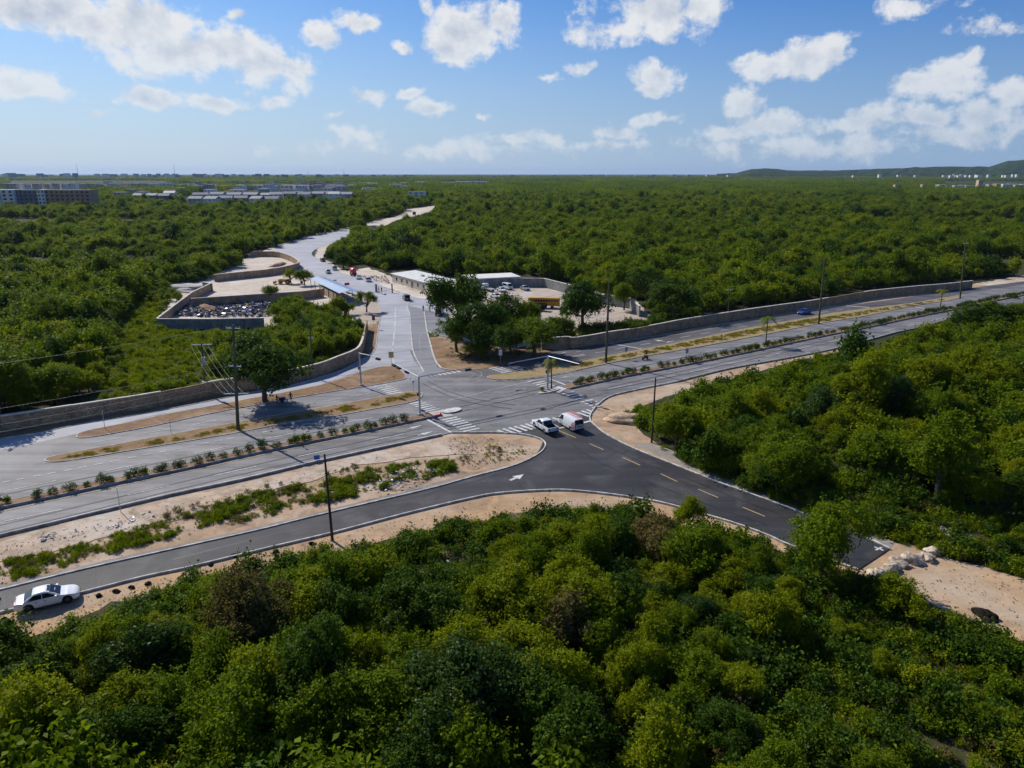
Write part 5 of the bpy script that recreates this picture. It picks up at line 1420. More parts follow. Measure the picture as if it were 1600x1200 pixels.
    for s in (1, -1):
        b = MB().mat('lamp_clear'); b.box((L / 2 - (.33 if 'front' in P else .10), s * Wd * (.315 if 'front' in P else .34), fz), (.26, Wd * .15, .11), -s * (.62 if 'front' in P else .25)); b.build('headlight', root)
        b = MB().mat('lamp_red'); b.box((-L / 2 + (.14 if 'front' in P else .06), s * Wd * (.35 if 'front' in P else .37), P.get('tailz', .8)), (.14, P.get('tailw', Wd * .16), P.get('tailh', .17)), s * .15); b.build('taillight', root)
        b = MB().mat(P.get('mirror', paint)); b.box((xA - .35, s * (Wd / 2 + .10), bz + .10), (.14, .2, .14)); b.build('mirror', root)
    b = MB().mat('black_plastic'); b.box((L / 2 - .03, 0, .45), (.08, Wd * .5, .16)); b.build('grille', root)
    b = MB().mat('sign_white'); b.box((-L / 2 - .0, 0, P.get('platez', .62)), (.06, .5, .12)); b.build('plate', root)
    return root
SEDAN = dict(L=4.95, W=1.87, H=1.50, wb=2.92, xf=1.50, r=.35, belt=.93, front=.30, deck=[(-2.475,.66),(-2.40,.90),(-2.2,.98),(-1.7,1.00),(-1.0,.95),(.9,.96),(1.5,.90),(2.0,.81),(2.3,.68),(2.475,.46)],
    cab=(1.08, .20, -.95, -1.80), side=[(-1.40,-.36,-.95,-.34),(-.30,.74,-.28,.10)], wroof=.75, rim='rim_dark', tailz=.80, lampz=.64)
SUV = dict(L=4.5, W=1.82, H=1.70, wb=2.65, r=.36, belt=1.02, deck=[(-2.25,.86),(-2.15,1.0),(.8,1.02),(1.6,.98),(2.05,.9),(2.25,.62)], cab=(1.15,.45,-1.75,-2.12), side=[(-1.85,-.95,-1.62,-.92),(-.85,.05,-.82,.03),(.12,.95,.1,.42)], wroof=.78, tailz=.98, tailh=.34)
HATCH = dict(L=4.0, W=1.72, H=1.50, wb=2.5, r=.31, belt=.92, deck=[(-2.0,.80),(-1.92,.9),(.8,.92),(1.4,.86),(1.85,.74),(2.0,.55)], cab=(1.15,.35,-1.45,-1.88), side=[(-1.5,-.4,-1.3,-.38),(-.32,.9,-.3,.28)], wroof=.76, tailz=.86, tailh=.25)
COUPE = dict(SEDAN, L=4.6, wb=2.7, xf=1.38, rim='rim_silver', deck=[(-2.3,.66),(-2.22,.90),(-1.8,.98),(-1.0,.95),(.9,.95),(1.5,.86),(2.0,.72),(2.3,.48)], cab=(.98,.2,-.95,-1.65), side=[(-1.35,-.36,-.93,-.34),(-.30,.66,-.28,.08)])
PICK = dict(L=5.3, W=1.86, H=1.78, wb=3.09, xf=1.60, r=.385, sill=.42, belt=1.12, deck=[(-2.65,.74),(-2.6,.80),(-1.06,.80),(-1.0,1.12),(.95,1.13),(1.7,1.08),(2.4,.98),(2.65,.70)],
    cab=(1.12, .40, -.78, -1.02), side=[(-.85,-.10,-.72,-.08),(-.02,.92,0,.36)], wroof=.80, tailz=.92, tailh=.34, lampz=.86, rear=(.08,.9), taper=.09, tailw=.16)
VAN = dict(L=4.85, W=1.75, H=2.02, wb=2.6, xf=1.28, r=.335, sill=.3, belt=1.12, deck=[(-2.425,1.0),(-2.38,1.12),(1.5,1.14),(2.0,1.10),(2.3,.98),(2.425,.66)],
    cab=(2.18, 1.30, -2.28, -2.40), side=[(.72,1.72,.72,1.22)], wbelt=.985, wroof=.87, tailz=1.0, tailh=.62, tailw=.12, lampz=.74, rear=(.10,.88), platez=.80, mirror='black_plastic')
def between(a, b_, half):
    """Centre and heading from the two wheel contacts of one side (rear, front); half = signed shift to the left."""
    A, B = G(*a), G(*b_); d = (B - A).normalized(); n = Vector((-d.y, d.x, 0))
    return (A + B) / 2 + n * half, math.atan2(d.y, d.x)
def build_traffic():
    c, h = between((44.6, 959), (107, 944), .82)
    s = car('white saloon with black sunroof and dark wheels parked half on the kerb', 'car', c, h, SEDAN, 'white_paint', z=.17)
    b = MB().mat('glass_dark'); b.box((-.22, 0, 1.478), (.95, .95, .03)); b.build('sunroof', s)
    c, h = between((851, 679), (835.6, 669), -.85)
    c += Vector((0, 0, 0))
    s = car('white double-cab pickup with open black cargo bed waiting at the zebra crossing', 'pickup truck', c, h, PICK, 'white_paint', name='pickup_truck', z=Z_ROAD3)
    b = MB().mat('white_paint')
    for sd in (1, -1): b.box((-1.82, sd * .86, .97), (1.62, .12, .36))
    b.box((-2.60, 0, .97), (.09, 1.74, .40)); b.build('cargo_wall', s)
    b = MB().mat('bed_liner'); b.box((-1.80, 0, .835), (1.52, 1.58, .04))
    for sd in (1, -1): b.box((-1.80, sd * .785, 1.0), (1.52, .03, .30))
    b.box((-2.54, 0, 1.0), (.03, 1.58, .30)); b.box((-1.05, 0, 1.0), (.03, 1.58, .34)); b.build('bed_liner', s)
    b = MB().mat('black_plastic'); b.box((-2.66, 0, .52), (.14, 1.7, .2)); b.build('bumper', s)
    c, h = between((892, 675), (876, 666), -.80)
    s = car('white delivery van with a red roof rack and red stripes on its rear flank', 'van', c, h, VAN, 'white_paint', name='delivery_van', z=Z_ROAD3)
    b = MB().mat('red_paint')
    for k in range(6): b.tube([(-2.1 + .62 * k, -.72, 2.20), (-2.1 + .62 * k, .06, 2.22)], .03, 5)
    for y in (-.72, -.33, .06): b.tube([(-2.2, y, 2.19), (1.15, y, 2.21)], .035, 5)
    for x in (-1.9, -.5, .9):
        for y in (-.70, .04): b.tube([(x, y, 1.98), (x, y, 2.2)], .025, 5)
    b.build('roof_rack', s)
    def flank(x, z): t = (z - 1.12) / .9; return lerp(.8619, .7612, t) if t > 0 else .868
    for sd in (1,):
        for x0, z0, x1, z1 in ((-2.05, .62, -1.72, 1.55), (-1.82, .55, -1.5, 1.25), (-2.28, .85, -2.02, 1.6), (-2.2, .58, -1.55, .70), (-2.25, 1.0, -1.65, 1.10)):
            q = [(x1, flank(x1, z0) + .004, z0), (x0, flank(x0, z0) + .004, z0), (x0, flank(x0, z1) + .004, z1), (x1, flank(x1, z1) + .004, z1)]
            if z1 - z0 > .5: q = [(x0 + .16, flank(x0, z0) + .004, z0), (x0, flank(x0, z0) + .004, z0), (x1 - .16, flank(x0, z1) + .004, z1), (x1, flank(x1, z1) + .004, z1)]
            b = MB().mat('red_paint'); quadpanel(b, q, .014); b.build('stripe', s)
    b = MB().mat('plate_blue'); b.box((-2.44, 0, .92), (.03, .7, .2)); b.build('badge', s)
    b = MB().mat('black_plastic'); b.box((-2.42, 0, .46), (.16, 1.66, .2)); b.build('bumper', s)
    # moving and waiting traffic on the side road
    c = G(635, 469); s = car('black off-roader with its tailgate raised, driving up the side road', 'car', c, R(108), SUV, 'black_paint')
    b = MB().mat('black_plastic'); quadpanel(b, [(-2.1, .8, 1.62), (-2.1, -.8, 1.62), (-2.9, -.8, 1.95), (-2.9, .8, 1.95)], .03); b.build('tailgate', s)
    for lab, x, y, az, P, pt in (
        ('maroon hatchback, first and farthest in the line up the side road', 504.5, 409, -62, HATCH, 'maroon_paint'),
        ('silver small car driving down past the blue shelter', 513, 427.5, -68, HATCH, 'silver_paint'),
        ('silver off-roader parked behind the red tanker', 523, 422, 108, SUV, 'silver_paint'),
        ('white car parked just in front of the red tanker', 560.5, 436, 106, COUPE, 'white_paint'),
        ('white off-roader with dark glass, last parked before the gate', 575, 440, 108, SUV, 'white_paint'),
        ('white saloon parked in the yard in front of the white van', 784, 456, -62, COUPE, 'white_paint'),
        ('dark silver car parked alone by the grey yard wall', 820.5, 453.5, -66, COUPE, 'silver_paint'),
        ('white car parked behind the tree tops in the yard', 775, 466, -55, COUPE, 'white_paint'),
        ('blue saloon driving on the frontage road beside the wall', 1256, 491, 215, COUPE, 'blue_paint'),
        ('pale car half hidden behind the clump of trees at the yard gate', 744, 470, 10, COUPE, 'silver_paint'),
        ('dark green car parked behind the roadside wall', 882, 511, 170, COUPE, 'black_paint')):
        car(lab, 'car', G(x, y), R(az), P, pt)
    c = G(793, 452); car('white panel van parked against the grey yard wall', 'van', c, R(-60), dict(VAN, side=[(.72,1.72,.72,1.22),(-1.9,.5,-1.85,.5)]), 'white_paint', name='delivery_van')
build_traffic()

def box_loft(b, L, Wd, z0, z1, taper_top=.94, x0=None, round_=.12):
    x0 = -L / 2 if x0 is None else x0
    secs = []
    for x, k in ((x0, .90), (x0 + round_, .98), (x0 + round_ * 3, 1), (x0 + L - round_ * 3, 1), (x0 + L - round_, .98), (x0 + L, .90)):
        w_ = Wd / 2; t = .5 + .5 * k
        secs.append([(x, w_ * t, z0), (x, w_ * t, lerp(z0, z1, .5)), (x, w_ * t * (1 + taper_top) / 2, lerp(z0, z1, .90)), (x, w_ * t * taper_top * .92, z1 - .03 - (1 - k)), (x, w_ * .5, z1 - (1 - k)), (x, 0, z1 + .03 - (1 - k))])
    loft(b, secs)
def school_bus():
    c = G(850, 481); root = empty('school_bus', (c.x, c.y, .05), R(172), 'long orange-yellow bus parked in the yard, its end behind the big tree', 'bus')
    b = MB().mat('bus_yellow'); box_loft(b, 9.0, 2.4, .75, 3.0); 
    box_loft(b, 1.6, 1.9, .7, 1.9, x0=4.4); b.build('body', root, True)
    for s in (1, -1):
        for k in range(11):
            b = MB().mat('window_dark'); b.box((-3.9 + k * .76, s * 1.185, 2.2), (.58, .06, .62)); b.build('window', root)
        b = MB().mat('black_plastic'); b.box((0, s * 1.21, 1.55), (8.6, .04, .07)); b.box((0, s * 1.21, 1.15), (8.6, .04, .07)); b.build('rub_rail', root)
    b = MB().mat('glass_dark'); b.box((4.47, 0, 2.3), (.08, 1.9, .8)); b.build('windscreen', root)
    for x in (3.6, -2.4):
        for s in (1, -1): wheel(root, x, s * 1.02, .48, .28, 'rim_dark', s)
    c = G(788, 497); root = empty('school_bus', (c.x, c.y, .05), R(97), 'orange vehicle end showing between the trees of the clump', 'bus')
    b = MB().mat('bus_yellow'); box_loft(b, 7.0, 2.3, .7, 2.9); b.build('body', root, True)
    for s in (1, -1):
        for k in range(8):
            b = MB().mat('window_dark'); b.box((-2.9 + k * .8, s * 1.135, 2.1), (.6, .06, .6)); b.build('window', root)
    b = MB().mat('window_dark'); b.box((-3.5, 0, 2.1), (.06, 1.4, .7)); b.build('rear_window', root)
    for x in (2.4, -2.1):
        for s in (1, -1): wheel(root, x, s * 1.0, .46, .28, 'rim_dark', s)
school_bus()
def truck(label, loc, rz, cabpaint, kind, name='truck', cat='truck', s=1.0):
    root = empty(name, (loc[0], loc[1], .11), rz, label, cat); root.scale = (s, s, s)
    b = MB().mat('black_plastic'); b.box((-.3, 0, .75), (6.6, .9, .22)); b.build('chassis', root)
    secs = []
    for x, zt, k in ((1.55, 2.45, .97), (1.75, 2.55, 1), (2.75, 2.5, 1), (3.0, 1.9, .99), (3.25, 1.35, .97), (3.3, .8, .95)):
        w_ = 1.08 * k; secs.append([(x, w_, .55), (x, w_, lerp(.55, zt, .6)), (x, w_ * .95, zt - .12), (x, w_ * .84, zt), (x, 0, zt + .03)])
    b = MB().mat(cabpaint); loft(b, secs); b.build('cab', root, True)
    b = MB().mat('glass_dark'); quadpanel(b, [(3.18, -.85, 1.5), (3.18, .85, 1.5), (2.82, .78, 2.36), (2.82, -.78, 2.36)], .03); b.build('windscreen', root)
    for sd in (1, -1):
        b = MB().mat('glass_dark'); b.box((2.25, sd * 1.06, 1.95), (.8, .05, .55)); b.build('side_window', root)
        b = MB().mat('lamp_clear'); b.box((3.3, sd * .75, .85), (.06, .3, .18)); b.build('headlight', root)
    for x in (2.35, -1.6, -2.55) if kind != 'flat' else (2.35, -2.1):
        for sd in (1, -1): wheel(root, x, sd * .95, .48, .3, 'rim_dark', sd)
    if kind == 'tank':
        b = MB().mat('red_paint'); pts = []
        secs = []
        for x, k in ((-3.5, .55), (-3.4, .85), (-3.0, 1), (1.1, 1), (1.4, .8)):
            secs.append([(x, 1.12 * k * math.cos(t), 1.95 + 1.0 * k * math.sin(t)) for t in (-1.57, -1.1, -.5, 0, .5, 1.1, 1.57)])
        loft(b, secs); b.build('tank', root, True)
        b = MB().mat('black_plastic')
        for sd in (1, -1): b.box((-1.0, sd * 1.0, .95), (4.6, .25, .12))
        b.box((-3.55, 0, .75), (.1, 2.2, .5)); b.build('rear_frame', root)
        b = MB().mat('machine_yellow')
    elif kind == 'dump':
        b = MB().mat('bed_liner')
        b.box((-1.05, 0, 1.02), (4.9, 2.3, .14))
        for sd in (1, -1): b.box((-1.05, sd * 1.12, 1.55), (4.9, .08, 1.0))
        b.box((-3.46, 0, 1.55), (.08, 2.3, 1.0)); b.box((1.36, 0, 1.75), (.08, 2.3, 1.4)); b.build('cargo_body', root)
        b = MB().mat('dark_soil'); b.box((-1.05, 0, 1.5), (4.7, 2.1, .7)); b.build('load', root)
    elif kind == 'flat':
        b = MB().mat('galvanised'); b.box((-1.05, 0, 1.0), (5.0, 2.2, .16)); b.box((1.4, 0, 1.35), (.1, 2.0, .6)); b.build('flatbed', root)
    elif kind == 'canvas':
        b = MB().mat('cloth_white'); secs = []
        for x in (-3.2, -1.0, 1.2): secs.append([(x, 1.1 * math.cos(t), 1.9 + .85 * math.sin(t)) for t in (-.3, .1, .5, .9, 1.3, 1.57)])
        loft(b, secs); b.build('canvas_cover', root, True)
        b = MB().mat('bed_liner'); b.box((-3.22, 0, 1.75), (.05, 1.9, 1.1)); b.build('opening', root)
        b = MB().mat('maroon_paint'); b.box((-3.25, 0, .98), (.12, 2.15, .5)); b.box((-1.0, 0, 1.1), (4.4, 2.15, .16)); b.build('tailboard', root)
    return root
truck('red tanker truck seen from behind, parked on the side road', G(552, 430), R(106), 'red_paint', 'tank')
truck('small truck with a white rounded cover and maroon tailboard at the yard gate', G(687, 492), R(88), 'white_paint', 'canvas', s=.82)
truck('dark dump truck with a silver cab standing in front of the bus', G(836, 485), R(158), 'silver_paint', 'dump', s=.92)
truck('white flatbed recovery truck parked by the grey wall', G(763, 455), R(122), 'white_paint', 'flat', s=.88)
truck('dusty truck far up the sandy road', G(647.5, 336.5), R(95), 'silver_paint', 'dump', s=1.15)
def excavator():
    c = G(446, 444); root = empty('excavator', (c.x, c.y, .06), R(185), 'dusty yellow backhoe loader resting in the sandy yard', 'excavator')
    b = MB().mat('machine_yellow'); b.box((0, 0, 1.25), (3.2, 1.5, .9)); b.box((1.5, 0, 1.35), (1.4, 1.2, .7)); b.build('body', root)
    b = MB().mat('machine_yellow'); b.box((-.4, 0, 3.05), (1.7, 1.6, .12))
    for x in (-1.15, .35):
        for s in (1, -1): b.box((x, s * .7, 2.4), (.1, .1, 1.3))
    b.build('cab', root)
    for x, r_ in ((1.6, .55), (-.9, .78)):
        for s in (1, -1): wheel(root, x, s * .95, r_, .4, 'machine_yellow', s)
    b = MB().mat('machine_yellow'); b.tube([(-1.7, 0, 1.3), (-3.4, 0, 3.0), (-5.0, 0, 1.9), (-5.6, 0, .9)], [.25, .2, .17, .14], 8); b.build('boom', root)
    b = MB().mat('pole_wood'); b.box((-5.6, 0, .55), (.8, .8, .7)); b.build('bucket', root)
    b = MB().mat('machine_yellow'); b.tube([(1.9, .6, 1.2), (3.3, .6, .7)], .12, 6); b.tube([(1.9, -.6, 1.2), (3.3, -.6, .7)], .12, 6); b.box((3.6, 0, .7), (.7, 2.3, .8)); b.build('loader_bucket', root)
excavator()

# ------------------------------------------------------------------ people
def person(label, loc, h, pose, top, legs, rz=0.0, z=None, seat=False, name='person'):
    k = h / 1.75
    P = {'pelvis': (0, 0, .95), 'chest': (0, 0, 1.30), 'neck': (0, 0, 1.50), 'head': (.02, 0, 1.60), 'crown': (.02, 0, 1.72)}
    if seat: P = {a: (b[0] - (.0 if a == 'pelvis' else .12 * 0), b[1], b[2]) for a, b in P.items()}
    st = .16 if pose == 'walk' else .03
    for s, nm in ((1, 'l'), (-1, 'r')):
        P['sh' + nm] = (0, s * .19, 1.42); P['el' + nm] = (-.03 + .08 * s * (pose == 'walk'), s * .27, 1.15); P['wr' + nm] = (.05 + .12 * s * (pose == 'walk'), s * .26, .92)
        P['hip' + nm] = (0, s * .09, .92); P['kn' + nm] = (.04 + s * st, s * .10, .50); P['an' + nm] = (-.02 + s * st * 1.2, s * .10, .08); P['toe' + nm] = (.15 + s * st * 1.2, s * .11, .03)
        if pose == 'reach': P['el' + nm] = (.20, s * .24, 1.30); P['wr' + nm] = (.42, s * .14, 1.30)
        if pose == 'ride':
            P['el' + nm] = (.22, s * .30, 1.22); P['wr' + nm] = (.46, s * .28, 1.14); P['kn' + nm] = (.40, s * .20, .80); P['an' + nm] = (.28, s * .18, .42); P['toe' + nm] = (.42, s * .18, .38)
    names = list(P); idx = {n: i for i, n in enumerate(names)}
    vs = [Vector(P[n]) * k for n in names]
    E = [('pelvis', 'chest'), ('chest', 'neck'), ('neck', 'head'), ('head', 'crown')]
    for nm in 'lr': E += [('chest', 'sh' + nm), ('sh' + nm, 'el' + nm), ('el' + nm, 'wr' + nm), ('pelvis', 'hip' + nm), ('hip' + nm, 'kn' + nm), ('kn' + nm, 'an' + nm), ('an' + nm, 'toe' + nm)]
    rad = dict(pelvis=.135, chest=.15, neck=.055, head=.10, crown=.085)
    for nm in 'lr': rad.update({'sh' + nm: .068, 'el' + nm: .048, 'wr' + nm: .036, 'hip' + nm: .088, 'kn' + nm: .06, 'an' + nm: .045, 'toe' + nm: .035})
    me = bpy.data.meshes.new('body'); me.from_pydata([tuple(v) for v in vs], [(idx[a], idx[b]) for a, b in E], [])
    o = bpy.data.objects.new('body_source', me); COL.objects.link(o)
    md = o.modifiers.new('skin', 'SKIN'); 
    if not me.skin_vertices: me.skin_vertices.new() if hasattr(me.skin_vertices, 'new') else None
    bm = bmesh.new(); bm.from_mesh(me); ly = bm.verts.layers.skin.verify(); bm.verts.ensure_lookup_table()
    for n in names:
        r_ = rad[n] * k; bm.verts[idx[n]][ly].radius = (r_, r_); bm.verts[idx[n]][ly].use_root = (n == 'pelvis')
    bm.to_mesh(me); bm.free()
    sd = o.modifiers.new('sub', 'SUBSURF'); sd.levels = 1; sd.render_levels = 1
    dg = bpy.context.evaluated_depsgraph_get(); ev = o.evaluated_get(dg); m2 = bpy.data.meshes.new_from_object(ev)
    bpy.data.objects.remove(o)
    V = [tuple(v.co) for v in m2.vertices]; F = [tuple(p.vertices) for p in m2.polygons]
    cz = lambda f: sum(V[i][2] for i in f) / len(f) / k
    cy = lambda f: sum(abs(V[i][1]) for i in f) / len(f) / k
    b = MB()
    for zone, mt in (('skin', 'skin'), ('top', top), ('legs', legs), ('shoe', 'black_plastic')):
        fs = []
        for f in F:
            z, y = cz(f), cy(f)
            zo = 'skin' if z > 1.47 else ('shoe' if z < .10 else None)
            if zo is None:
                if pose in ('stand', 'walk') and y > .215 and z < 1.16: zo = 'skin'
                elif pose == 'reach' and z > 1.2 and y < .2 and sum(V[i][0] for i in f) / len(f) > .24 * k: zo = 'skin'
                else: zo = 'top' if z > .93 else 'legs'
            if zo == zone: fs.append(f)
        b.mat(mt)
        if fs:
            used = sorted(set(i for f in fs for i in f)); mp = {u: j for j, u in enumerate(used)}
            b.add([V[u] for u in used], [tuple(mp[i] for i in f) for f in fs])
    # hands: a palm, four fingers of unequal length and a thumb
    b.mat('skin')
    for s, nm in ((1, 'l'), (-1, 'r')):
        w_, e_ = Vector(P['wr' + nm]) * k, Vector(P['el' + nm]) * k
        d = (w_ - e_).normalized(); a = Vector((1, 0, 0)); a = (a - d * a.dot(d)).normalized(); c = d.cross(a)
        b.tube([w_, w_ + d * .09 * k], [.03 * k, .038 * k], 6)
        for q, ln in ((-1.5, .065), (-.5, .08), (.5, .085), (1.5, .075)):
            p = w_ + d * .085 * k + a * q * .019 * k
            b.tube([p, p + d * ln * .55 * k, p + d * ln * k + c * s * -.02 * k], [.009 * k, .008 * k, .006 * k], 5)
        p = w_ + d * .03 * k + a * .03 * k; b.tube([p, p + a * .03 * k + d * .03 * k, p + a * .035 * k + d * .06 * k], [.011 * k, .010 * k, .007 * k], 5)
    zz = Z_ROAD if z is None else z
    root = empty(name, (loc[0], loc[1], zz), rz, label, 'person')
    b.build('body', root, True)
    hb = MB().mat('black_plastic'); c = Vector(P['crown']) * k
    hb.tube([c + Vector((-.01, 0, -.06)) * k, c + Vector((-.015, 0, .02)) * k, c + Vector((-.01, 0, .06)) * k], [.108 * k, .10 * k, .04 * k], 10); hb.build('hair', root, True)
    fb = MB().mat('skin'); hd = Vector(P['head']) * k
    fb.tube([hd + Vector((.09, 0, .03)) * k, hd + Vector((.125, 0, .0)) * k], [.012 * k, .02 * k], 5)
    for s in (1, -1): fb.box(tuple(hd + Vector((.0, s * .10, .02)) * k), (.04 * k, .02 * k, .06 * k))
    fb.mat('black_plastic')
    for s in (1, -1): fb.box(tuple(hd + Vector((.098, s * .035, .045)) * k), (.01 * k, .022 * k, .012 * k))
    fb.mat('lamp_red'); fb.box(tuple(hd + Vector((.096, 0, -.04)) * k), (.01 * k, .045 * k, .01 * k))
    fb.build('face', root)
    return root
person('person in dark green clothes standing in the shade at the dirt island', G(455, 628.5), 1.75, 'walk', 'cloth_green', 'cloth_green', R(-60), .22)
person('person in a white top standing at the gate, left of a companion', G(592, 456.5), 1.75, 'stand', 'cloth_white', 'cloth_dark', R(-30))
person('person in dark clothes at the gate, right of the one in white', G(596.5, 457.5), 1.75, 'stand', 'cloth_dark', 'cloth_dark', R(-120))
person('person in dark clothes standing alone on the side road by the barrier line', G(661.5, 487), 1.75, 'stand', 'cloth_dark', 'cloth_dark', R(-40))
person('person in a light shirt walking beside the covered truck, left side', G(671.5, 488.5), 1.8, 'walk', 'cloth_dark', 'cloth_dark', R(10))
person('person in maroon standing under the tree right of the covered truck', G(698.5, 488), 1.75, 'stand', 'cloth_maroon', 'cloth_dark', R(150))
person('person in maroon working at the cart under the tree', G(433.5, 631.5), 1.6, 'reach', 'cloth_maroon', 'cloth_dark', R(-20), .22)
person('person standing in the yard in front of the big dark tree', G(886, 500.5), 1.75, 'stand', 'cloth_dark', 'cloth_dark', R(200), .06)
def motorbike(label, loc, rz, paint='black_paint', z=Z_ROAD, cat='motorbike'):
    root = empty('motorbike', (loc[0], loc[1], z), rz, label, cat)
    for x in (.66, -.64): wheel(root, x, 0, .30, .12, 'rim_dark', 1)
    b = MB().mat(paint); b.tube([(.45, 0, .82), (.15, 0, .72), (-.2, 0, .62), (-.55, 0, .74)], [.10, .15, .12, .09], 8); b.build('body', root, True)
    b = MB().mat('black_plastic'); b.box((-.35, 0, .80), (.75, .24, .09)); b.build('seat', root)
    b = MB().mat('rim_dark'); b.box((.05, 0, .42), (.42, .24, .32)); b.tube([(-.1, -.15, .30), (-.75, -.17, .36)], .045, 6); b.build('engine', root)
    b = MB().mat('galvanised')
    for s in (1, -1): b.tube([(.66, s * .09, .3), (.46, s * .08, .92)], .025, 6)
    b.build('fork', root)
    b = MB().mat('black_plastic'); b.tube([(.38, -.34, 1.02), (.46, 0, .98), (.38, .34, 1.02)], .02, 6); b.build('handlebar', root)
    b = MB().mat('lamp_clear'); b.tube([(.52, 0, .85), (.60, 0, .85)], .08, 8); b.build('headlight', root)
    return root
mb_p = G(1008, 562.5); mb_h = ROADDIR + math.pi
motorbike('black motorbike ridden along the westbound lane of the highway', mb_p, mb_h)
person('rider in dark clothes on the motorbike in the westbound lane', mb_p - Vector((math.cos(mb_h), math.sin(mb_h), 0)) * .3, 1.75, 'ride', 'cloth_dark', 'cloth_dark', mb_h, Z_ROAD)
def cart():
    c = G(441, 630); root = empty('hand_cart', (c.x, c.y, .22), .4, 'small dark street cart with a white box beside the tree on the dirt island', 'cart')
    b = MB().mat('maroon_paint'); b.box((0, 0, .65), (1.1, .7, .5)); b.build('tub', root)
    b = MB().mat('sign_white'); b.box((.75, .0, .28), (.4, .4, .36)); b.build('box', root)
    for s in (1, -1): wheel(root, 0, s * .42, .3, .08, 'rim_dark', s)
    b = MB().mat('timber'); b.tube([(-.5, .3, .8), (-1.1, .3, 1.0)], .03, 5); b.tube([(-.5, -.3, .8), (-1.1, -.3, 1.0)], .03, 5); b.build('handle', root)
cart()

# ------------------------------------------------------------------ poles, wires, signals and signs
def top_z(base, ytop):
    v = (ytop - 600) / FPX
    return CAM_H + (-SP - v * CP) * base.y / (CP - v * SP)
POLES = {}
def pole(label, x, y, ytop, mat, r0, arms=(), xtop=None, name='utility_pole', box=False):
    b0 = G(x, y); h = top_z(b0, ytop)
    tx = 0.0
    if xtop is not None: tx = W(xtop, ytop, b0.y).x - b0.x
    e = empty(name, (b0.x, b0.y, 0), 0, label, 'pole')
    b = MB().mat(mat); b.tube([(0, 0, -.3), (tx * .5, 0, h * .5), (tx, 0, h)], [r0, r0 * .82, r0 * .62], 10); b.build('shaft', e, True)
    for (fz, ln, az) in arms:
        z = h * fz; d = Vector((math.cos(az), math.sin(az), 0)) * ln / 2; o = Vector((tx * fz, 0, z))
        b = MB().mat('galvanised'); b.box((o.x, o.y, z), (ln, .12, .12), az); c = b.build('crossarm', e)
        for k in (-1, -.4, .4, 1):
            p = o + d * k * .95; b = MB().mat('sign_white'); b.tube([(p.x, p.y, z + .05), (p.x, p.y, z + .3)], [.05, .035], 6); b.build('insulator', c)
    if box:
        b = MB().mat('sign_grey'); b.tube([(.45, 0, h * .58), (.45, 0, h * .74)], .34, 10); b.build('transformer', e, True)
        b = MB().mat('sign_white'); b.box((.0, -.3, h * .25), (.35, .2, .55)); b.build('meter_box', e)
    POLES[label[:14]] = (b0, h, tx)
    return e, b0, h
AZ = R(-10)
eA, pA, hA = pole('tall mossy power pole with crossarms on the grass island left', 372, 673, 508, 'pole_mossy', .26, ((.97, 2.2, AZ), (.62, 2.0, AZ), (.36, 3.6, R(5))), 364)
eB, pB, hB = pole('power pole with a transformer in front of the left stone wall', 321, 617, 537, 'pole_mossy', .2, ((.98, 3.4, R(5)),), 315, box=True)
eC, pC, hC = pole('slender power pole in front of the wall right of the shade tree', 488, 590, 513, 'pole_mossy', .17, ((.8, .9, AZ),), 485)
eD, pD, hD = pole('tall power pole standing on the right grass island', 946.5, 568, 440, 'pole_mossy', .26, ((.55, .6, AZ),), 952)
eE, pE, hE = pole('tall power pole beside the blue saloon on the right', 1279, 507, 403, 'pole_mossy', .25, (), 1289)
eF, pF, hF = pole('far tall power pole near the end of the right wall', 1500, 467, 378, 'pole_mossy', .25, ((.97, 2.0, 0.3),), 1509)
eG, pG, hG = pole('short lamp pole against the right wall among the trees', 1137, 502, 452, 'pole_mossy', .14, ((.98, 1.8, 0.2),), 1140)
eH, pH, hH = pole('front bare wooden pole beside the dark slip road', 519.5, 845, 709.5, 'pole_wood', .155, (), 507)
eI, pI, hI = pole('bare wooden pole on the sandy verge right of the side road', 1018, 692, 590, 'pole_wood', .155, (), 1024.5)
def cable(name, A, B, sag, r_=.025, mat='wire'):
    A, B = Vector(A), Vector(B)
    pts = [A.lerp(B, t / 14) - Vector((0, 0, sag * 4 * (t / 14) * (1 - t / 14))) for t in range(15)]
    return pts, r_, mat
def cables(label, group, spans, mat='wire', r_=.02):
    for A, B, sag in spans:
        pts, _, _ = cable('', A, B, sag); o0 = pts[0]
        b = MB().mat(mat); b.tube([p - o0 for p in pts], r_, 5)
        o = b.build('power_cable'); o.location = o0; tag(o, label, 'cable', group)
def at(p, h, f, dx=0, dy=0): return Vector((p.x + dx, p.y + dy, h * f))
sp = []
for k in (-1.5, -.6, .5, 1.5): sp.append((at(pB, hB, .985, k, 0), at(pA, hA, .365, k * 1.05, 0), .8))
cables('bright cable slung between the transformer pole and the mossy pole', 'bright cables of the left poles', sp, 'wire_bright', .013)
dirA = (pD - pA); 
sp = []
for f, dx in ((.975, 1.0), (.62, .9), (.5, 0), (.44, 0)):
    sp.append((at(pA, hA, f, dx), at(pD, hD, f, 0), 1.6))
cables('thin line from the left mossy pole to the tall right pole', 'lines from the left to the right pole', sp, 'wire', .014)
far_l = pA - dirA * 1.0
cables('thin line running off the left edge from the mossy pole', 'lines leaving the view at the left', [(at(pA, hA, f, dx), at(far_l, hA, f, dx), 1.6) for f, dx in ((.975, -1.0), (.62, -.9), (.5, 0), (.44, 0))], 'wire', .014)
cables('thin dark line strung between the two tall right poles', 'lines between the right poles', [(at(pD, hD, f), at(pE, hE, f), 1.4) for f in (.98, .62, .5)], 'wire', .014)
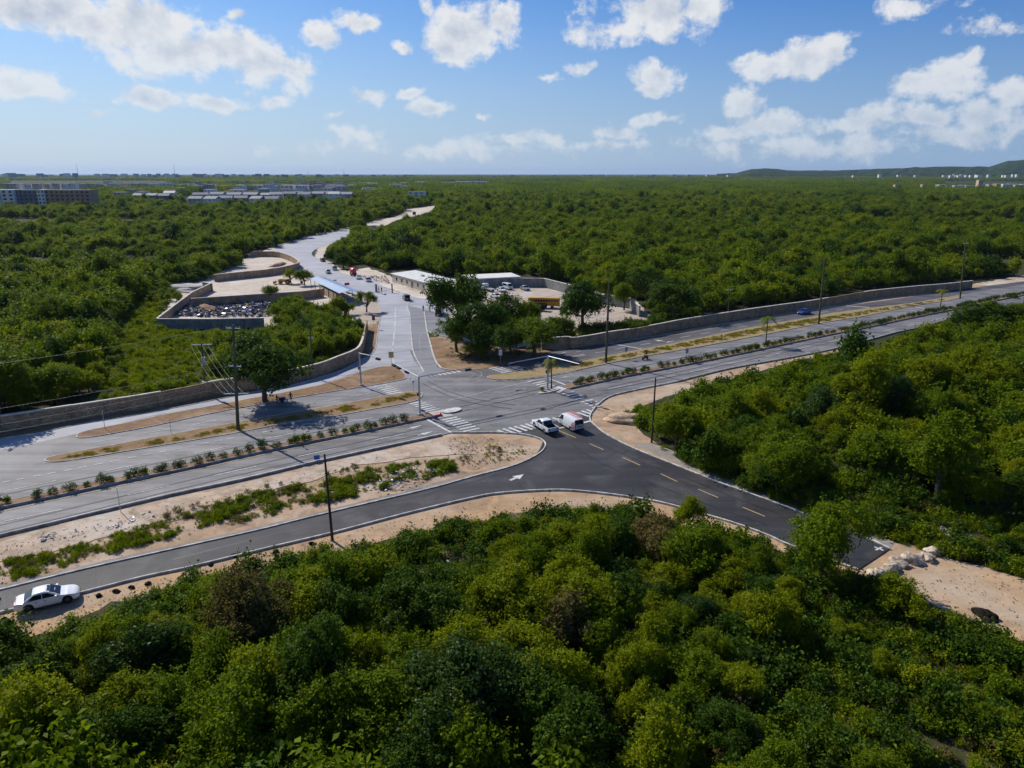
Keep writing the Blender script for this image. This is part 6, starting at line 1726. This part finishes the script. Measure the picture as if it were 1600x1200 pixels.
cables('thin dark line strung to the far right pole', 'lines to the far right pole', [(at(pE, hE, f), at(pF, hF, f), 1.6) for f in (.98, .62)], 'wire', .014)

def signal(label, x, y, ytop, arms, name='traffic_signal'):
    b0 = G(x, y); h = top_z(b0, ytop)
    e = empty(name, (b0.x, b0.y, 0), 0, label, 'traffic light')
    b = MB().mat('galvanised'); b.tube([(0, 0, 0), (0, 0, h)], [.17, .14], 10); b.build('mast', e, True)
    b = MB().mat('concrete'); b.tube([(0, 0, .0), (0, 0, .45)], [.5, .42], 10); b.build('footing', e)
    b = MB().mat('signal_grey'); b.box((-.22, 0, h * .55), (.28, .25, .55)); b.build('control_box', e)
    for (ex, ey, heads, mt) in arms:
        E = G(ex, ey, h - .1); d = Vector((E.x - b0.x, E.y - b0.y, 0)); ln = d.length; u = d.normalized(); az = math.atan2(u.y, u.x)
        b = MB().mat(mt); b.tube([(0, 0, h - .12), (d.x * .5, d.y * .5, h - .02), (d.x, d.y, h + .05)], [.10, .08, .055], 8); a = b.build('arm', e, True)
        for t in heads:
            p = d * t; q = Vector((-u.y, u.x, 0))
            b = MB().mat('signal_grey'); b.box((p.x, p.y, h - .28), (1.05, .30, .36), az); hd = b.build('signal_head', a)
            for k, c in ((-.32, 'lamp_red'), (0, 'machine_yellow'), (.32, 'roof_blue')):
                for s in (1, -1):
                    c0 = p + u * k + q * s * .14
                    b = MB().mat('black_plastic'); b.tube([(c0.x, c0.y, h - .28), (c0.x + q.x * s * .16, c0.y + q.y * s * .16, h - .28)], .125, 8); b.build('lamp', hd)
    return e
signal('mast-arm traffic light on the dirt island nearest the left wall', 564.5, 604, 551, ((593, 560, (.93,), 'galvanised'),))
signal('two-armed traffic light at the left median nose beside the red barrier', 656.5, 650, 588, ((615, 569, (.98, .78, .45), 'galvanised'), (738, 575, (.92,), 'galvanised')))
signal('two-armed traffic light on the refuge with the small palm', 855.5, 611, 555.5, ((795, 569, (.93,), 'galvanised'), (905, 570, (.35, .8), 'galvanised')))
def sign(label, x, y, ytop, plate, size, mat, az=R(-90), shape='rect', xtop=None, name='road_sign'):
    b0 = G(x, y); h = top_z(b0, ytop)
    e = empty(name, (b0.x, b0.y, 0), 0, label, 'sign')
    b = MB().mat('galvanised'); b.tube([(0, 0, 0), (0, 0, h)], .04, 6); b.build('post', e)
    if plate:
        w_, hh = size; n = Vector((math.cos(az), math.sin(az), 0)); t = Vector((-n.y, n.x, 0)); z = h - hh / 2
        o = n * .06; up = Vector((0, 0, 1))
        if shape == 'rect': q = [-t * w_ / 2 - up * hh / 2, t * w_ / 2 - up * hh / 2, t * w_ / 2 + up * hh / 2, -t * w_ / 2 + up * hh / 2]
        elif shape == 'giveway': q = [up * -hh / 2, t * w_ / 2 + up * hh / 2, -t * w_ / 2 + up * hh / 2]
        else: q = [t * w_ / 2 * math.cos(k * math.pi / 6) + up * hh / 2 * math.sin(k * math.pi / 6) for k in range(12)]
        b = MB().mat(mat); quadpanel(b, [p + o + up * z for p in q], .02); b.build('plate', e)
        if shape == 'giveway':
            b = MB().mat('sign_white'); quadpanel(b, [p * .6 + o + up * (z + .03) for p in q], .03); b.build('plate_centre', e)
    return e
sign('pale yellow warning sign on a post at the tip of the dirt island', 612, 571, 549.5, 1, (1.0, 1.25), 'sign_yellow')
sign('thin sign seen edge-on at the round end of the grass island', 646, 611, 595, 1, (.6, .6), 'sign_grey', R(-60), 'giveway')
sign('white board on a grey post under the trees at the yard corner', 782, 570, 546, 1, (.7, 1.2), 'sign_white', R(-80))
sign('grey back of a sign on the right grass island near the motorbike', 977.5, 562, 542, 1, (.7, 1.0), 'sign_grey', R(-60))
sign('grey back of a sign in the right median strip', 1072, 566, 544, 1, (.75, 1.0), 'sign_grey', R(-60))
sign('red triangular give-way sign at the right corner kerb', 927.5, 638, 627, 1, (.8, .75), 'sign_red', R(-110), 'giveway')
sign('small dark board on a post beside the pale side road', 584.5, 514, 493.5, 1, (.75, 1.1), 'timber', R(-80))
sign('thin lamp-less post on the left dirt island', 164.5, 671.5, 643, 0, None, None, name='sign_post')
sign('thin post on the grass island left of the mossy pole', 268, 679.5, 655, 0, None, None, name='sign_post')
sign('thin post on the left edge of the eastbound road', 189, 801, 762, 0, None, None, name='sign_post')
sign('thin post with a small white head in the median', 461, 693, 659, 1, (.45, .4), 'sign_white', R(-90), 'round')
sign('thin post standing by the left stone wall', 404.5, 612, 598, 0, None, None, name='sign_post')
sign('small blue square sign leaning on its post at the eastbound kerb', 495.5, 722, 711, 1, (.75, .6), 'sign_blue', R(-70))
def red_barrier():
    c = G(683, 652); root = empty('plastic_barrier', (c.x, c.y, Z_ROAD), .6, 'toppled red plastic barrier lying at the median nose', 'barrier'); root.scale = (.62, .62, .62)
    b = MB().mat('red_plastic'); b.box((0, 0, .3), (1.5, .45, .5), 0); b.tube([(-.7, 0, .15), (-2.0, .35, .9)], [.12, .05], 6); b.build('body', root)
    b = MB().mat('red_plastic'); b.add([(.5, -.5, .1), (1.5, -.4, .05), (1.2, .5, .1), (1.0, .1, 1.1)], [(0, 1, 3), (1, 2, 3), (2, 0, 3), (0, 2, 1)]); b.build('flap', root)
red_barrier()
def gate():
    c = G(588, 457); root = empty('gate_barrier', (c.x, c.y, Z_ROAD), R(-60), 'gate booth frame and low white barrier block across the side road', 'gate')
    b = MB().mat('concrete_dark'); b.box((0, 0, 1.3), (.9, .5, 2.6)); b.build('booth', root)
    b = MB().mat('kerb_white'); b.box((3.6, .6, .2), (5.5, .9, .35)); b.build('block', root)
    c = G(613, 458); r2 = empty('gate_post', (c.x, c.y, Z_ROAD), 0, 'dark gate post with a short lattice arm beside the cream building', 'post')
    b = MB().mat('pole_wood'); b.box((0, 0, 1.5), (.35, .35, 3.0)); b.build('shaft', r2)
    b = MB().mat('galvanised'); b.tube([(0, 0, 1.2), (-3.6, .6, .2)], .06, 5); b.tube([(0, 0, 1.2), (3.6, -1.8, 1.1)], .06, 5); b.build('arm', r2)
    pts = px([(600,449),(620,456),(640,462)]) 
    b = MB().mat('kerb_white'); sweep(b, pts, .5, 0, .3); tag(b.build('kerb'), kind='structure')
gate()

# ------------------------------------------------------------------ palms
def palm(label, x, y, h, r_, mat='leaf_palm'):
    p = G(x, y); e = empty('palm_tree', (p.x, p.y, .12), random.uniform(0, 6), label, 'palm tree')
    b = MB().mat('bark'); b.tube([(0, 0, 0), (.06, 0, h * .4), (.0, .05, h * .8), (.02, 0, h)], [.16, .11, .10, .09], 8); b.build('trunk', e, True)
    g = random.Random(x)
    for k in range(13):
        az = k * 2.4 + g.uniform(-.2, .2); el = g.uniform(-.2, 1.0); L = r_ * g.uniform(.85, 1.15)
        b = MB().mat(mat); pts = []
        for i in range(8):
            t = i / 7; rr = L * t; z = h + rr * math.sin(el) * .8 - t * t * L * .75
            pts.append(Vector((math.cos(az) * rr * math.cos(el * .5), math.sin(az) * rr * math.cos(el * .5), z)))
        s = Vector((-math.sin(az), math.cos(az), 0))
        for i in range(7):
            p0, p1 = pts[i], pts[i + 1]
            for j in range(2):
                q = p0.lerp(p1, j * .5)
                wl = r_ * .34 * math.sin(math.pi * (.12 + .8 * (i + j * .5) / 7))
                for sg in (1, -1):
                    tip = q + s * sg * wl + (p1 - p0) * .9 + Vector((0, 0, -.35 * wl))
                    b.add([q, q + (p1 - p0) * .42, tip], [(0, 1, 2)])
        b.build('frond', e)
palm('small bright palm on the signal refuge in the junction', 861.5, 609.5, 5.4, 2.0)
palm('palm in the right median strip with drooping green fronds', 1196, 540, 6.2, 2.3, 'leaf_mid')
palm('far palm with orange-yellow fronds on the right island', 1469, 480, 4.8, 2.0)

# ------------------------------------------------------------------ median shrubs
SHRUBS = []
for k, (r_, h_, m) in enumerate(((.75, 1.05, 'leaf_glossy'), (.62, .85, 'leaf_mid'), (.85, 1.2, 'leaf_glossy'))):
    V, C = leaf_cloud(r_, h_, 9, 760, .15, 700 + k, 0.0, .60, (.32, .5), 8, shoots=0.02)
    SHRUBS.append(leaf_mesh('shrub', V, m))
def shrubs(low, up, t0, t1, spacing, label, group, seed):
    g = random.Random(seed); mid = [a.lerp(b, .52) for a, b in zip(low, up)]
    d = dens(mid, .25); n = len(d); i = int(n * t0)
    while i < int(n * t1):
        p = d[i]; s = g.uniform(.72, 1.12)
        if g.random() < .93:
            o = bpy.data.objects.new('shrub', SHRUBS[g.randrange(3)]); COL.objects.link(o)
            o.location = (p.x + g.uniform(-.25, .25), p.y + g.uniform(-.25, .25), .19); o.rotation_euler = (0, 0, g.uniform(0, 6.28)); o.scale = (s, s, s * g.uniform(.85, 1.15))
            tag(o, label, 'shrub', group)
        i += max(1, int(spacing * g.uniform(.6, 1.45) / .25))
lw, up_ = medL; shrubs(lw, up_, .02, .93, 1.45, 'dark green shrub in the left median', 'median shrubs left of the junction', 4)
lw, up_ = medR; shrubs(lw, up_, .008, .30, 1.4, 'dark green shrub in the right median before the palm', 'median shrubs, junction to palm', 5)
shrubs(lw, up_, .30, .86, 1.4, 'dark green shrub in the right median beyond the palm', 'median shrubs beyond the palm', 6)
p = G(846, 613); o = bpy.data.objects.new('shrub', SHRUBS[1]); COL.objects.link(o); o.location = (p.x, p.y, .24); o.scale = (.8, .8, .8); tag(o, 'small shrub at the left tip of the signal refuge', 'shrub')

# ------------------------------------------------------------------ boulders, spoil and litter
def boulder(label, x, y, s, sq, seed, mat='rock', group=None, name='boulder', z=.02):
    heap = name != 'boulder'
    g = random.Random(seed); bm = bmesh.new(); bmesh.ops.create_icosphere(bm, subdivisions=4 if heap else 3, radius=1)
    ph = [(g.uniform(0, 6.28), Vector((g.gauss(0, 1), g.gauss(0, 1), g.gauss(0, 1))).normalized(), g.uniform(1.2, 4.2), g.uniform(.05, .16)) for _ in range(9)]
    cuts = [(Vector((g.gauss(0, 1), g.gauss(0, 1), g.gauss(0, .8))).normalized(), g.uniform(.55, .85)) for _ in range(0 if heap else 6)]
    if heap: ph += [(g.uniform(0, 6.28), Vector((g.gauss(0, 1), g.gauss(0, 1), g.gauss(0, 1))).normalized(), g.uniform(5, 13), g.uniform(.02, .06)) for _ in range(10)]
    for v in bm.verts:
        d = 1 + sum(a * math.sin(p0 + f * v.co.dot(n)) for p0, n, f, a in ph)
        v.co *= d
        for n, lim in cuts:
            e = v.co.dot(n)
            if e > lim: v.co -= n * (e - lim) * .85
        v.co.x *= s * sq[0]; v.co.y *= s * sq[1]; v.co.z *= s * sq[2]
    me = bpy.data.meshes.new(name); bm.to_mesh(me); bm.free(); me.materials.append(MATS[mat])
    p = G(x, y); o = bpy.data.objects.new(name, me); COL.objects.link(o); o.location = (p.x, p.y, s * sq[2] * (.02 if heap and name != 'earth_clod' else .45) + z); o.rotation_euler = (0, 0, g.uniform(0, 6))
    return tag(o, label, {'boulder': 'rock'}.get(name, 'mound'), group)
BL = [(1359,911,.75,'small boulder at the lower left end of the boulder row'),(1366,901,.95,'flat-topped boulder third from the left in the row'),(1374,903,1.0,'large pale boulder near the left of the row'),(1386,893,1.05,'rounded white boulder in the middle of the row'),(1393,888,.8,'long low boulder behind the rounded white one'),(1400,879,1.0,'boulder nearest the end of the side road'),(1408,886,.75,'small boulder wedged between the larger two'),(1421,878,1.0,'tall boulder right of the middle of the row'),(1429,880,1.15,'biggest cream boulder with a dark shadow'),(1437,873,.8,'boulder leaning behind the biggest one'),(1448,874,.95,'rounded boulder second from the right end'),(1456,865,1.1,'broad boulder at the right end by the bushes'),(1472,862,.85,'flat rock slab at the right end beside the grass'),(1345,903,.6,'small grey rock at the left end under the tree'),(1454,880,.4,'little rock in front of the right end of the row')]
for i, (x, y, s, lab) in enumerate(BL): boulder(lab, x, y, s * .74, (1.15, .95, .75), 30 + i)
for i in range(26):
    g = random.Random(900 + i); boulder('broken stone scattered along the boulder row', g.uniform(1350, 1460), 0 + lerp(915, 868, 0) - 0, g.uniform(.12, .28), (1, 1, .7), 950 + i, group='broken stones by the boulders') if False else None
boulder('dark heap of soil on the orange sand lot', 1541, 965, .72, (1.35, .9, .85), 61, 'dark_soil', name='soil_heap')
boulder('sandy spoil bank beside the right corner kerb', 985, 657, 2.0, (1.5, .9, .5), 62, 'mound_soil', name='soil_heap')
boulder('pale sand pile inside the curved compound wall', 434, 415, 3.0, (2.0, 1.0, .3), 63, 'mound_soil', name='soil_heap')
boulder('grey gravel pile beside the track left of the compound', 290, 454, 4.0, (1.7, 1.0, .35), 64, 'concrete', name='soil_heap')
boulder('low earth heap among the scrap in the walled yard', 322, 484, 2.8, (2.0, .8, .28), 65, 'dry_soil', name='soil_heap')
boulder('pale rubble heap under the bushes by the short wooden pole', 1006, 655, 1.0, (1.7, 1, .5), 66, 'rock', name='rubble_heap')
for i, (x, y) in enumerate(((155,932),(182,925),(207,919),(232,913))):
    boulder('dark clod of earth in the row beside the white saloon, ' + ('first from the car', 'second from the car', 'third from the car', 'fourth from the car')[i], x, y, .27, (1.1, .9, .6), 70 + i, 'dark_soil', name='earth_clod')
for i, (x, y) in enumerate(((302,905),(330,897),(366,883),(430,868),(487,856))):
    boulder('dark clod on the sand strip between saloon and front wooden pole', x, y - 14 if i < 3 else y - 5, .28, (1.1, .9, .6), 80 + i, 'dark_soil', group='dark clods on the sand strip', name='earth_clod')
boulder('white plastic drum lying in the scrub beside the big tree', 1226, 915, .42, (1, 1, .9), 90, 'white_paint', name='drum') if False else None
p = G(1226, 913, 1.0); b = MB().mat('white_paint'); b.tube([(-.3, 0, 0), (-.24, 0, .32), (.0, 0, .40), (.24, 0, .32), (.3, 0, 0)], [.12, .3, .36, .3, .12], 12); o = b.build('water_tank', None, True); o.location = (p.x, p.y, .9); tag(o, 'rounded white tank showing among the bushes left of the boulders', 'tank')
for i, (x, y) in enumerate(((612,793),(1140,868),(1052,846))):
    pass

def heap_mesh(name, n, region, mats, smin, smax, seed, label, cat, z=.1, sx=1.0):
    """Unsorted litter or scrap: many small bent plates, tubes and boxes in one object."""
    g = random.Random(seed); b = MB(); poly = region; c0 = G(*region[0])
    xs = [p[0] for p in poly]; ys = [p[1] for p in poly]
    k = 0
    while k < n:
        x, y = g.uniform(min(xs), max(xs)), g.uniform(min(ys), max(ys))
        if not inpoly(np.array([[x, y]]), poly)[0]: continue
        k += 1
        p = G(x, y) - c0; s = g.uniform(smin, smax); b.mat(g.choice(mats))
        M = Matrix.Translation((p.x, p.y, z + s * g.uniform(.1, .5))) @ Matrix.Rotation(g.uniform(0, 6.28), 4, 'Z') @ Matrix.Rotation(g.uniform(-.7, .7), 4, 'X')
        t = g.random()
        if t < .55: b.box((0, 0, 0), (s * g.uniform(.6, 1.6) * sx, s * g.uniform(.3, .8), s * g.uniform(.15, .6)), 0, M)
        elif t < .8: b.tube([M @ Vector((-s, 0, 0)), M @ Vector((s * .1, 0, s * .3)), M @ Vector((s, 0, 0))], s * .14, 6)
        else:
            pts = [M @ Vector((s * .5 * math.cos(a), 0, s * .5 * math.sin(a))) for a in [q * 6.283 / 10 for q in range(11)]]
            b.tube(pts, s * .12, 5)
    o = b.build(name); o.location = c0; return tag(o, label, cat, None, 'stuff')
heap_mesh('scrap', 1400, [(256,494),(300,470),(352,474),(420,470),(428,482),(424,495),(340,497)], ['black_paint', 'black_plastic', 'rim_dark', 'rubber', 'blue_paint', 'white_paint', 'maroon_paint', 'black_plastic', 'rim_dark', 'rubber', 'sign_blue', 'signal_grey', 'timber', 'silver_paint', 'black_plastic'], .35, .85, 41, 'tangled scrap of dark, blue and white vehicle parts filling the walled yard', 'scrap', .25)
heap_mesh('litter', 160, [(560,760),(650,730),(700,733),(640,765),(590,775)], ['sign_white', 'cloth_white', 'black_plastic', 'plate_blue', 'sign_white'], .08, .3, 42, 'litter of bags and plastic strewn in the verge scrub', 'litter', .3)
heap_mesh('litter', 110, [(560,860),(650,845),(760,850),(740,915),(600,900)], ['sign_white', 'cloth_white', 'concrete'], .07, .26, 43, 'white litter in the bare clearing in front of the slip road', 'litter', .2)
heap_mesh('rubble', 260, [(1104,714),(1140,722),(1186,752),(1172,757),(1120,736)], ['rock', 'concrete', 'rock'], .1, .42, 44, 'pale rubble heaped along the edge of the gravel shoulder', 'rubble', .1)
heap_mesh('rubble', 260, [(1350,912),(1400,880),(1460,860),(1462,872),(1410,893),(1362,918)], ['rock', 'mound_soil'], .08, .3, 45, 'broken stone chips lying among the boulders', 'rubble', .06)
heap_mesh('rubble', 200, [(1440,822),(1490,820),(1500,850),(1460,850)], ['rock', 'concrete'], .1, .35, 46, 'white rubble in the scrub right of the side road end', 'rubble', .2)
heap_mesh('litter', 60, [(60,835),(240,800),(250,812),(60,850)], ['sign_white', 'concrete'], .08, .4, 47, 'scraps of white board lying on the highway verge', 'litter', .08)
heap_mesh('gravel', 500, [(700,682),(770,686),(830,700),(800,720),(740,735),(700,715)], ['rock', 'mound_soil', 'concrete_dark', 'timber'], .05, .2, 48, 'stones and bits of timber on the sandy corner of the verge', 'gravel', .06)
heap_mesh('gravel', 900, [(-20,862),(200,805),(420,752),(620,706),(700,690),(700,735),(520,775),(300,838),(0,915)], ['rock', 'mound_soil', 'concrete_dark', 'concrete', 'rock'], .05, .17, 51, 'loose stones scattered over the sandy verge strip', 'gravel', .05)
heap_mesh('gravel', 700, [(0,965),(300,892),(520,838),(780,776),(1000,784),(1235,858),(1235,872),(1000,800),(800,798),(600,842),(300,905),(0,1010)], ['rock', 'mound_soil', 'concrete_dark', 'timber', 'rock'], .04, .14, 52, 'loose stones on the orange sand below the slip road', 'gravel', .05)
heap_mesh('gravel', 200, [(1345,905),(1460,866),(1600,905),(1600,1000),(1500,950),(1430,925)], ['rock', 'mound_soil', 'mound_soil', 'timber'], .04, .15, 53, 'loose stones lying on the sand lot', 'gravel', .05)
heap_mesh('rubble', 150, [(560,432),(602,432),(610,444),(585,440)], ['sign_white', 'timber', 'rock', 'concrete'], .2, .6, 49, 'building debris heaped beside the cream building', 'debris', .2)

# ------------------------------------------------------------------ undergrowth and grass
def in_region(poly, n, seed, step=None):
    g = np.random.default_rng(seed); W_ = np.array([[p.x, p.y] for p in px(poly)])
    lo, hi = W_.min(0), W_.max(0); out = []
    area = (hi - lo).prod()
    while sum(map(len, out)) < n:
        q = g.uniform(lo, hi, (n * 3, 2)); out.append(q[inpoly(q, [tuple(p) for p in W_])])
    return np.concatenate(out)[:n]
def scrub(name, spec, label, cat='undergrowth'):
    pts, kd, sz, zz = [], [], [], []
    for poly, n, kinds, s0, s1, seed in spec:
        q = in_region(poly, n, seed); g = np.random.default_rng(seed + 1)
        f = patchy(q, 9, seed + 2); keep = f > g.uniform(.05, .55, len(q)) if poly is not None else np.ones(len(q), bool)
        q = q[keep]; pts.append(np.concatenate([q, np.full((len(q), 1), .03)], 1)); kd.append(g.choice(kinds, len(q))); s = g.uniform(s0, s1, len(q)) * (.6 + .8 * f[keep])
        sz.append(np.stack([s, s, s * g.uniform(.8, 1.3, len(q))], 1))
    pts = np.concatenate(pts); kd = np.concatenate(kd); sz = np.concatenate(sz)
    scatter(name, SCRUBPROTO, pts, kd, np.random.default_rng(1).uniform(0, 6.28, len(pts)), sz, label, cat)
scrub('undergrowth', [
    ([(-60,888),(60,870),(160,842),(250,816),(330,798),(352,812),(260,842),(150,872),(60,898),(-60,925)], 1000, [4,1,4,6,4,6,3,4,6,5], .28, .62, 1),
    ([(330,795),(400,775),(480,757),(560,742),(640,724),(708,722),(715,735),(650,752),(560,775),(480,790),(400,812),(345,822)], 1300, [0,1,4,4,6,3,6,4,5], .28, .66, 2),
    ([(720,690),(800,700),(830,708),(790,722),(720,738)], 50, [4,4,3], .3, .6, 3),
    ([(230,830),(420,780),(560,735),(560,728),(400,765),(230,812)], 120, [4,3,5], .3, .7, 30),
], 'scrubby weeds and low bushes along the strip between highway and slip road')
scrub('undergrowth', [
    ([(992,662),(1045,636),(1150,604),(1240,583),(1330,556),(1345,566),(1250,596),(1160,620),(1070,652),(1015,676)], 900, [0,1,2,6,0,4], .6, 1.4, 4),
    ([(1030,702),(1085,730),(1150,757),(1200,777),(1262,804),(1400,853),(1480,870),(1600,904),(1660,920),(1660,840),(1480,790),(1300,740),(1100,690)], 1500, [0,1,2,6,4,3,6,4], .5, 1.2, 5),
    ([(956,652),(985,640),(1000,632),(1010,640),(985,655)], 70, [0,4,4], .4, .8, 6)], 'rough green undergrowth in front of the wood right of the side road')
scrub('undergrowth', [
    ([(560,862),(600,852),(700,828),(790,815),(800,900),(720,935),(600,910)], 900, [4,3,0,4,6,1,2], .4, 1.0, 7),
    ([(790,812),(860,800),(960,800),(1040,815),(1150,845),(1240,868),(1240,960),(900,960)], 1200, [0,1,2,3,4,6,6], .5, 1.2, 17),
    ([(-60,1010),(60,1000),(150,965),(300,912),(430,882),(520,862),(560,960),(300,1060),(-60,1150)], 900, [0,1,2,6,4,6], .5, 1.3, 8),
    ([(1240,868),(1330,900),(1440,940),(1560,995),(1640,1040),(1640,1200),(1240,1200)], 2200, [0,3,2,3,6,4,4,1], .45, 1.1, 9),
    ([(-60,1150),(560,960),(1240,960),(1240,1230),(-60,1230)], 900, [0,1,2,3,6], .6, 1.4, 10)], 'mixed undergrowth and weeds between the trees by the camera')
scrub('undergrowth', [
    ([(150,632),(165,560),(190,500),(222,462),(250,450),(262,470),(244,514),(330,522),(430,516),(560,505),(566,530),(540,555),(490,575),(400,597),(270,620)], 1500, [0,1,4,6,1,4,4], .6, 1.3, 11),
    ([(178,612),(188,545),(205,500),(235,468),(252,462),(247,514),(300,520),(330,524),(322,560),(295,600),(250,612)], 2600, [4,4,4,6,4,1], .5, 1.1, 21)], 'bright weeds and low bushes on the grassland behind the left wall')
scrub('undergrowth', [([(860,531),(956,521),(1029,509),(1094,497),(1090,490),(1020,500),(950,512),(900,518)], 420, [0,1,2,6], .6, 1.3, 12),
    ([(700,545),(760,545),(850,545),(842,552),(800,562),(740,570),(715,568)], 160, [5,3,5,4], .4, .8, 13)], 'vines and weeds along the inside of the right stone wall')
scrub('dry_grass', [
    ([(85,720),(150,706),(300,680),(440,655),(560,633),(640,617),(655,618),(580,638),(440,661),(300,687),(140,714)], 2600, [5,5,5,5,5,5,5,5,4], .3, .7, 14),
    ([(900,571),(1005,550),(1127,525),(1247,503),(1361,486),(1470,469),(1478,470),(1360,491),(1210,518),(1075,543),(952,566),(900,577)], 3600, [5,5,5,5,5,4], .35, .8, 15),
    ([(160,672),(300,646),(440,620),(570,585),(620,580),(620,592),(500,612),(340,641),(180,674)], 900, [5], .25, .45, 16)], 'dry yellowing grass tufts on the traffic islands', 'grass')

# ------------------------------------------------------------------ the air
def haze():
    m, t, o = newmat('haze')
    pv = t.n.new('ShaderNodeVolumePrincipled')
    pv.inputs['Color'].default_value = (0.52, 0.70, 1.0, 1); pv.inputs['Density'].default_value = 0.000026
    pv.inputs['Anisotropy'].default_value = 0.2
    t.l.new(pv.outputs[0], o.inputs['Volume'])
    b = MB().mat('haze'); b.box((0, 0, 94), (64000, 64000, 191)); h = b.build('haze'); tag(h, kind='stuff', label='thin blue haze lying over the whole plain', cat='haze')
haze()

# ------------------------------------------------------------------ each label points at one thing
ONES = ['first', 'second', 'third', 'fourth', 'fifth', 'sixth', 'seventh', 'eighth', 'ninth', 'tenth', 'eleventh', 'twelfth', 'thirteenth', 'fourteenth', 'fifteenth', 'sixteenth', 'seventeenth', 'eighteenth', 'nineteenth']
def ordinal(k):
    if k < 20: return ONES[k - 1]
    t, o = divmod(k, 10); T = {2: 'twent', 3: 'thirt', 4: 'fort', 5: 'fift', 6: 'sixt', 7: 'sevent', 8: 'eight', 9: 'ninet'}[t]
    return T + 'ieth' if o == 0 else T + 'y-' + ONES[o - 1]
def single_out():
    by = {}
    for o in scene.objects:
        if o.parent is None and 'label' in o.keys() and 'group' in o.keys() and 'category' in o.keys(): by.setdefault(o['label'], []).append(o)
    for lab, L in by.items():
        if len(L) < 2 or len(L) > 75 or 'skyline' in lab or 'hills' in lab: continue
        L.sort(key=lambda o: proj([tuple(o.location)])[0][0])
        for i, o in enumerate(L):
            k = ordinal(i + 1)
            o['label'] = lab + (', leftmost of ' + ('two' if len(L) == 2 else 'them') if i == 0 else (', rightmost of ' + ('two' if len(L) == 2 else 'them') if i == len(L) - 1 else ', ' + k + ' from left'))
single_out()
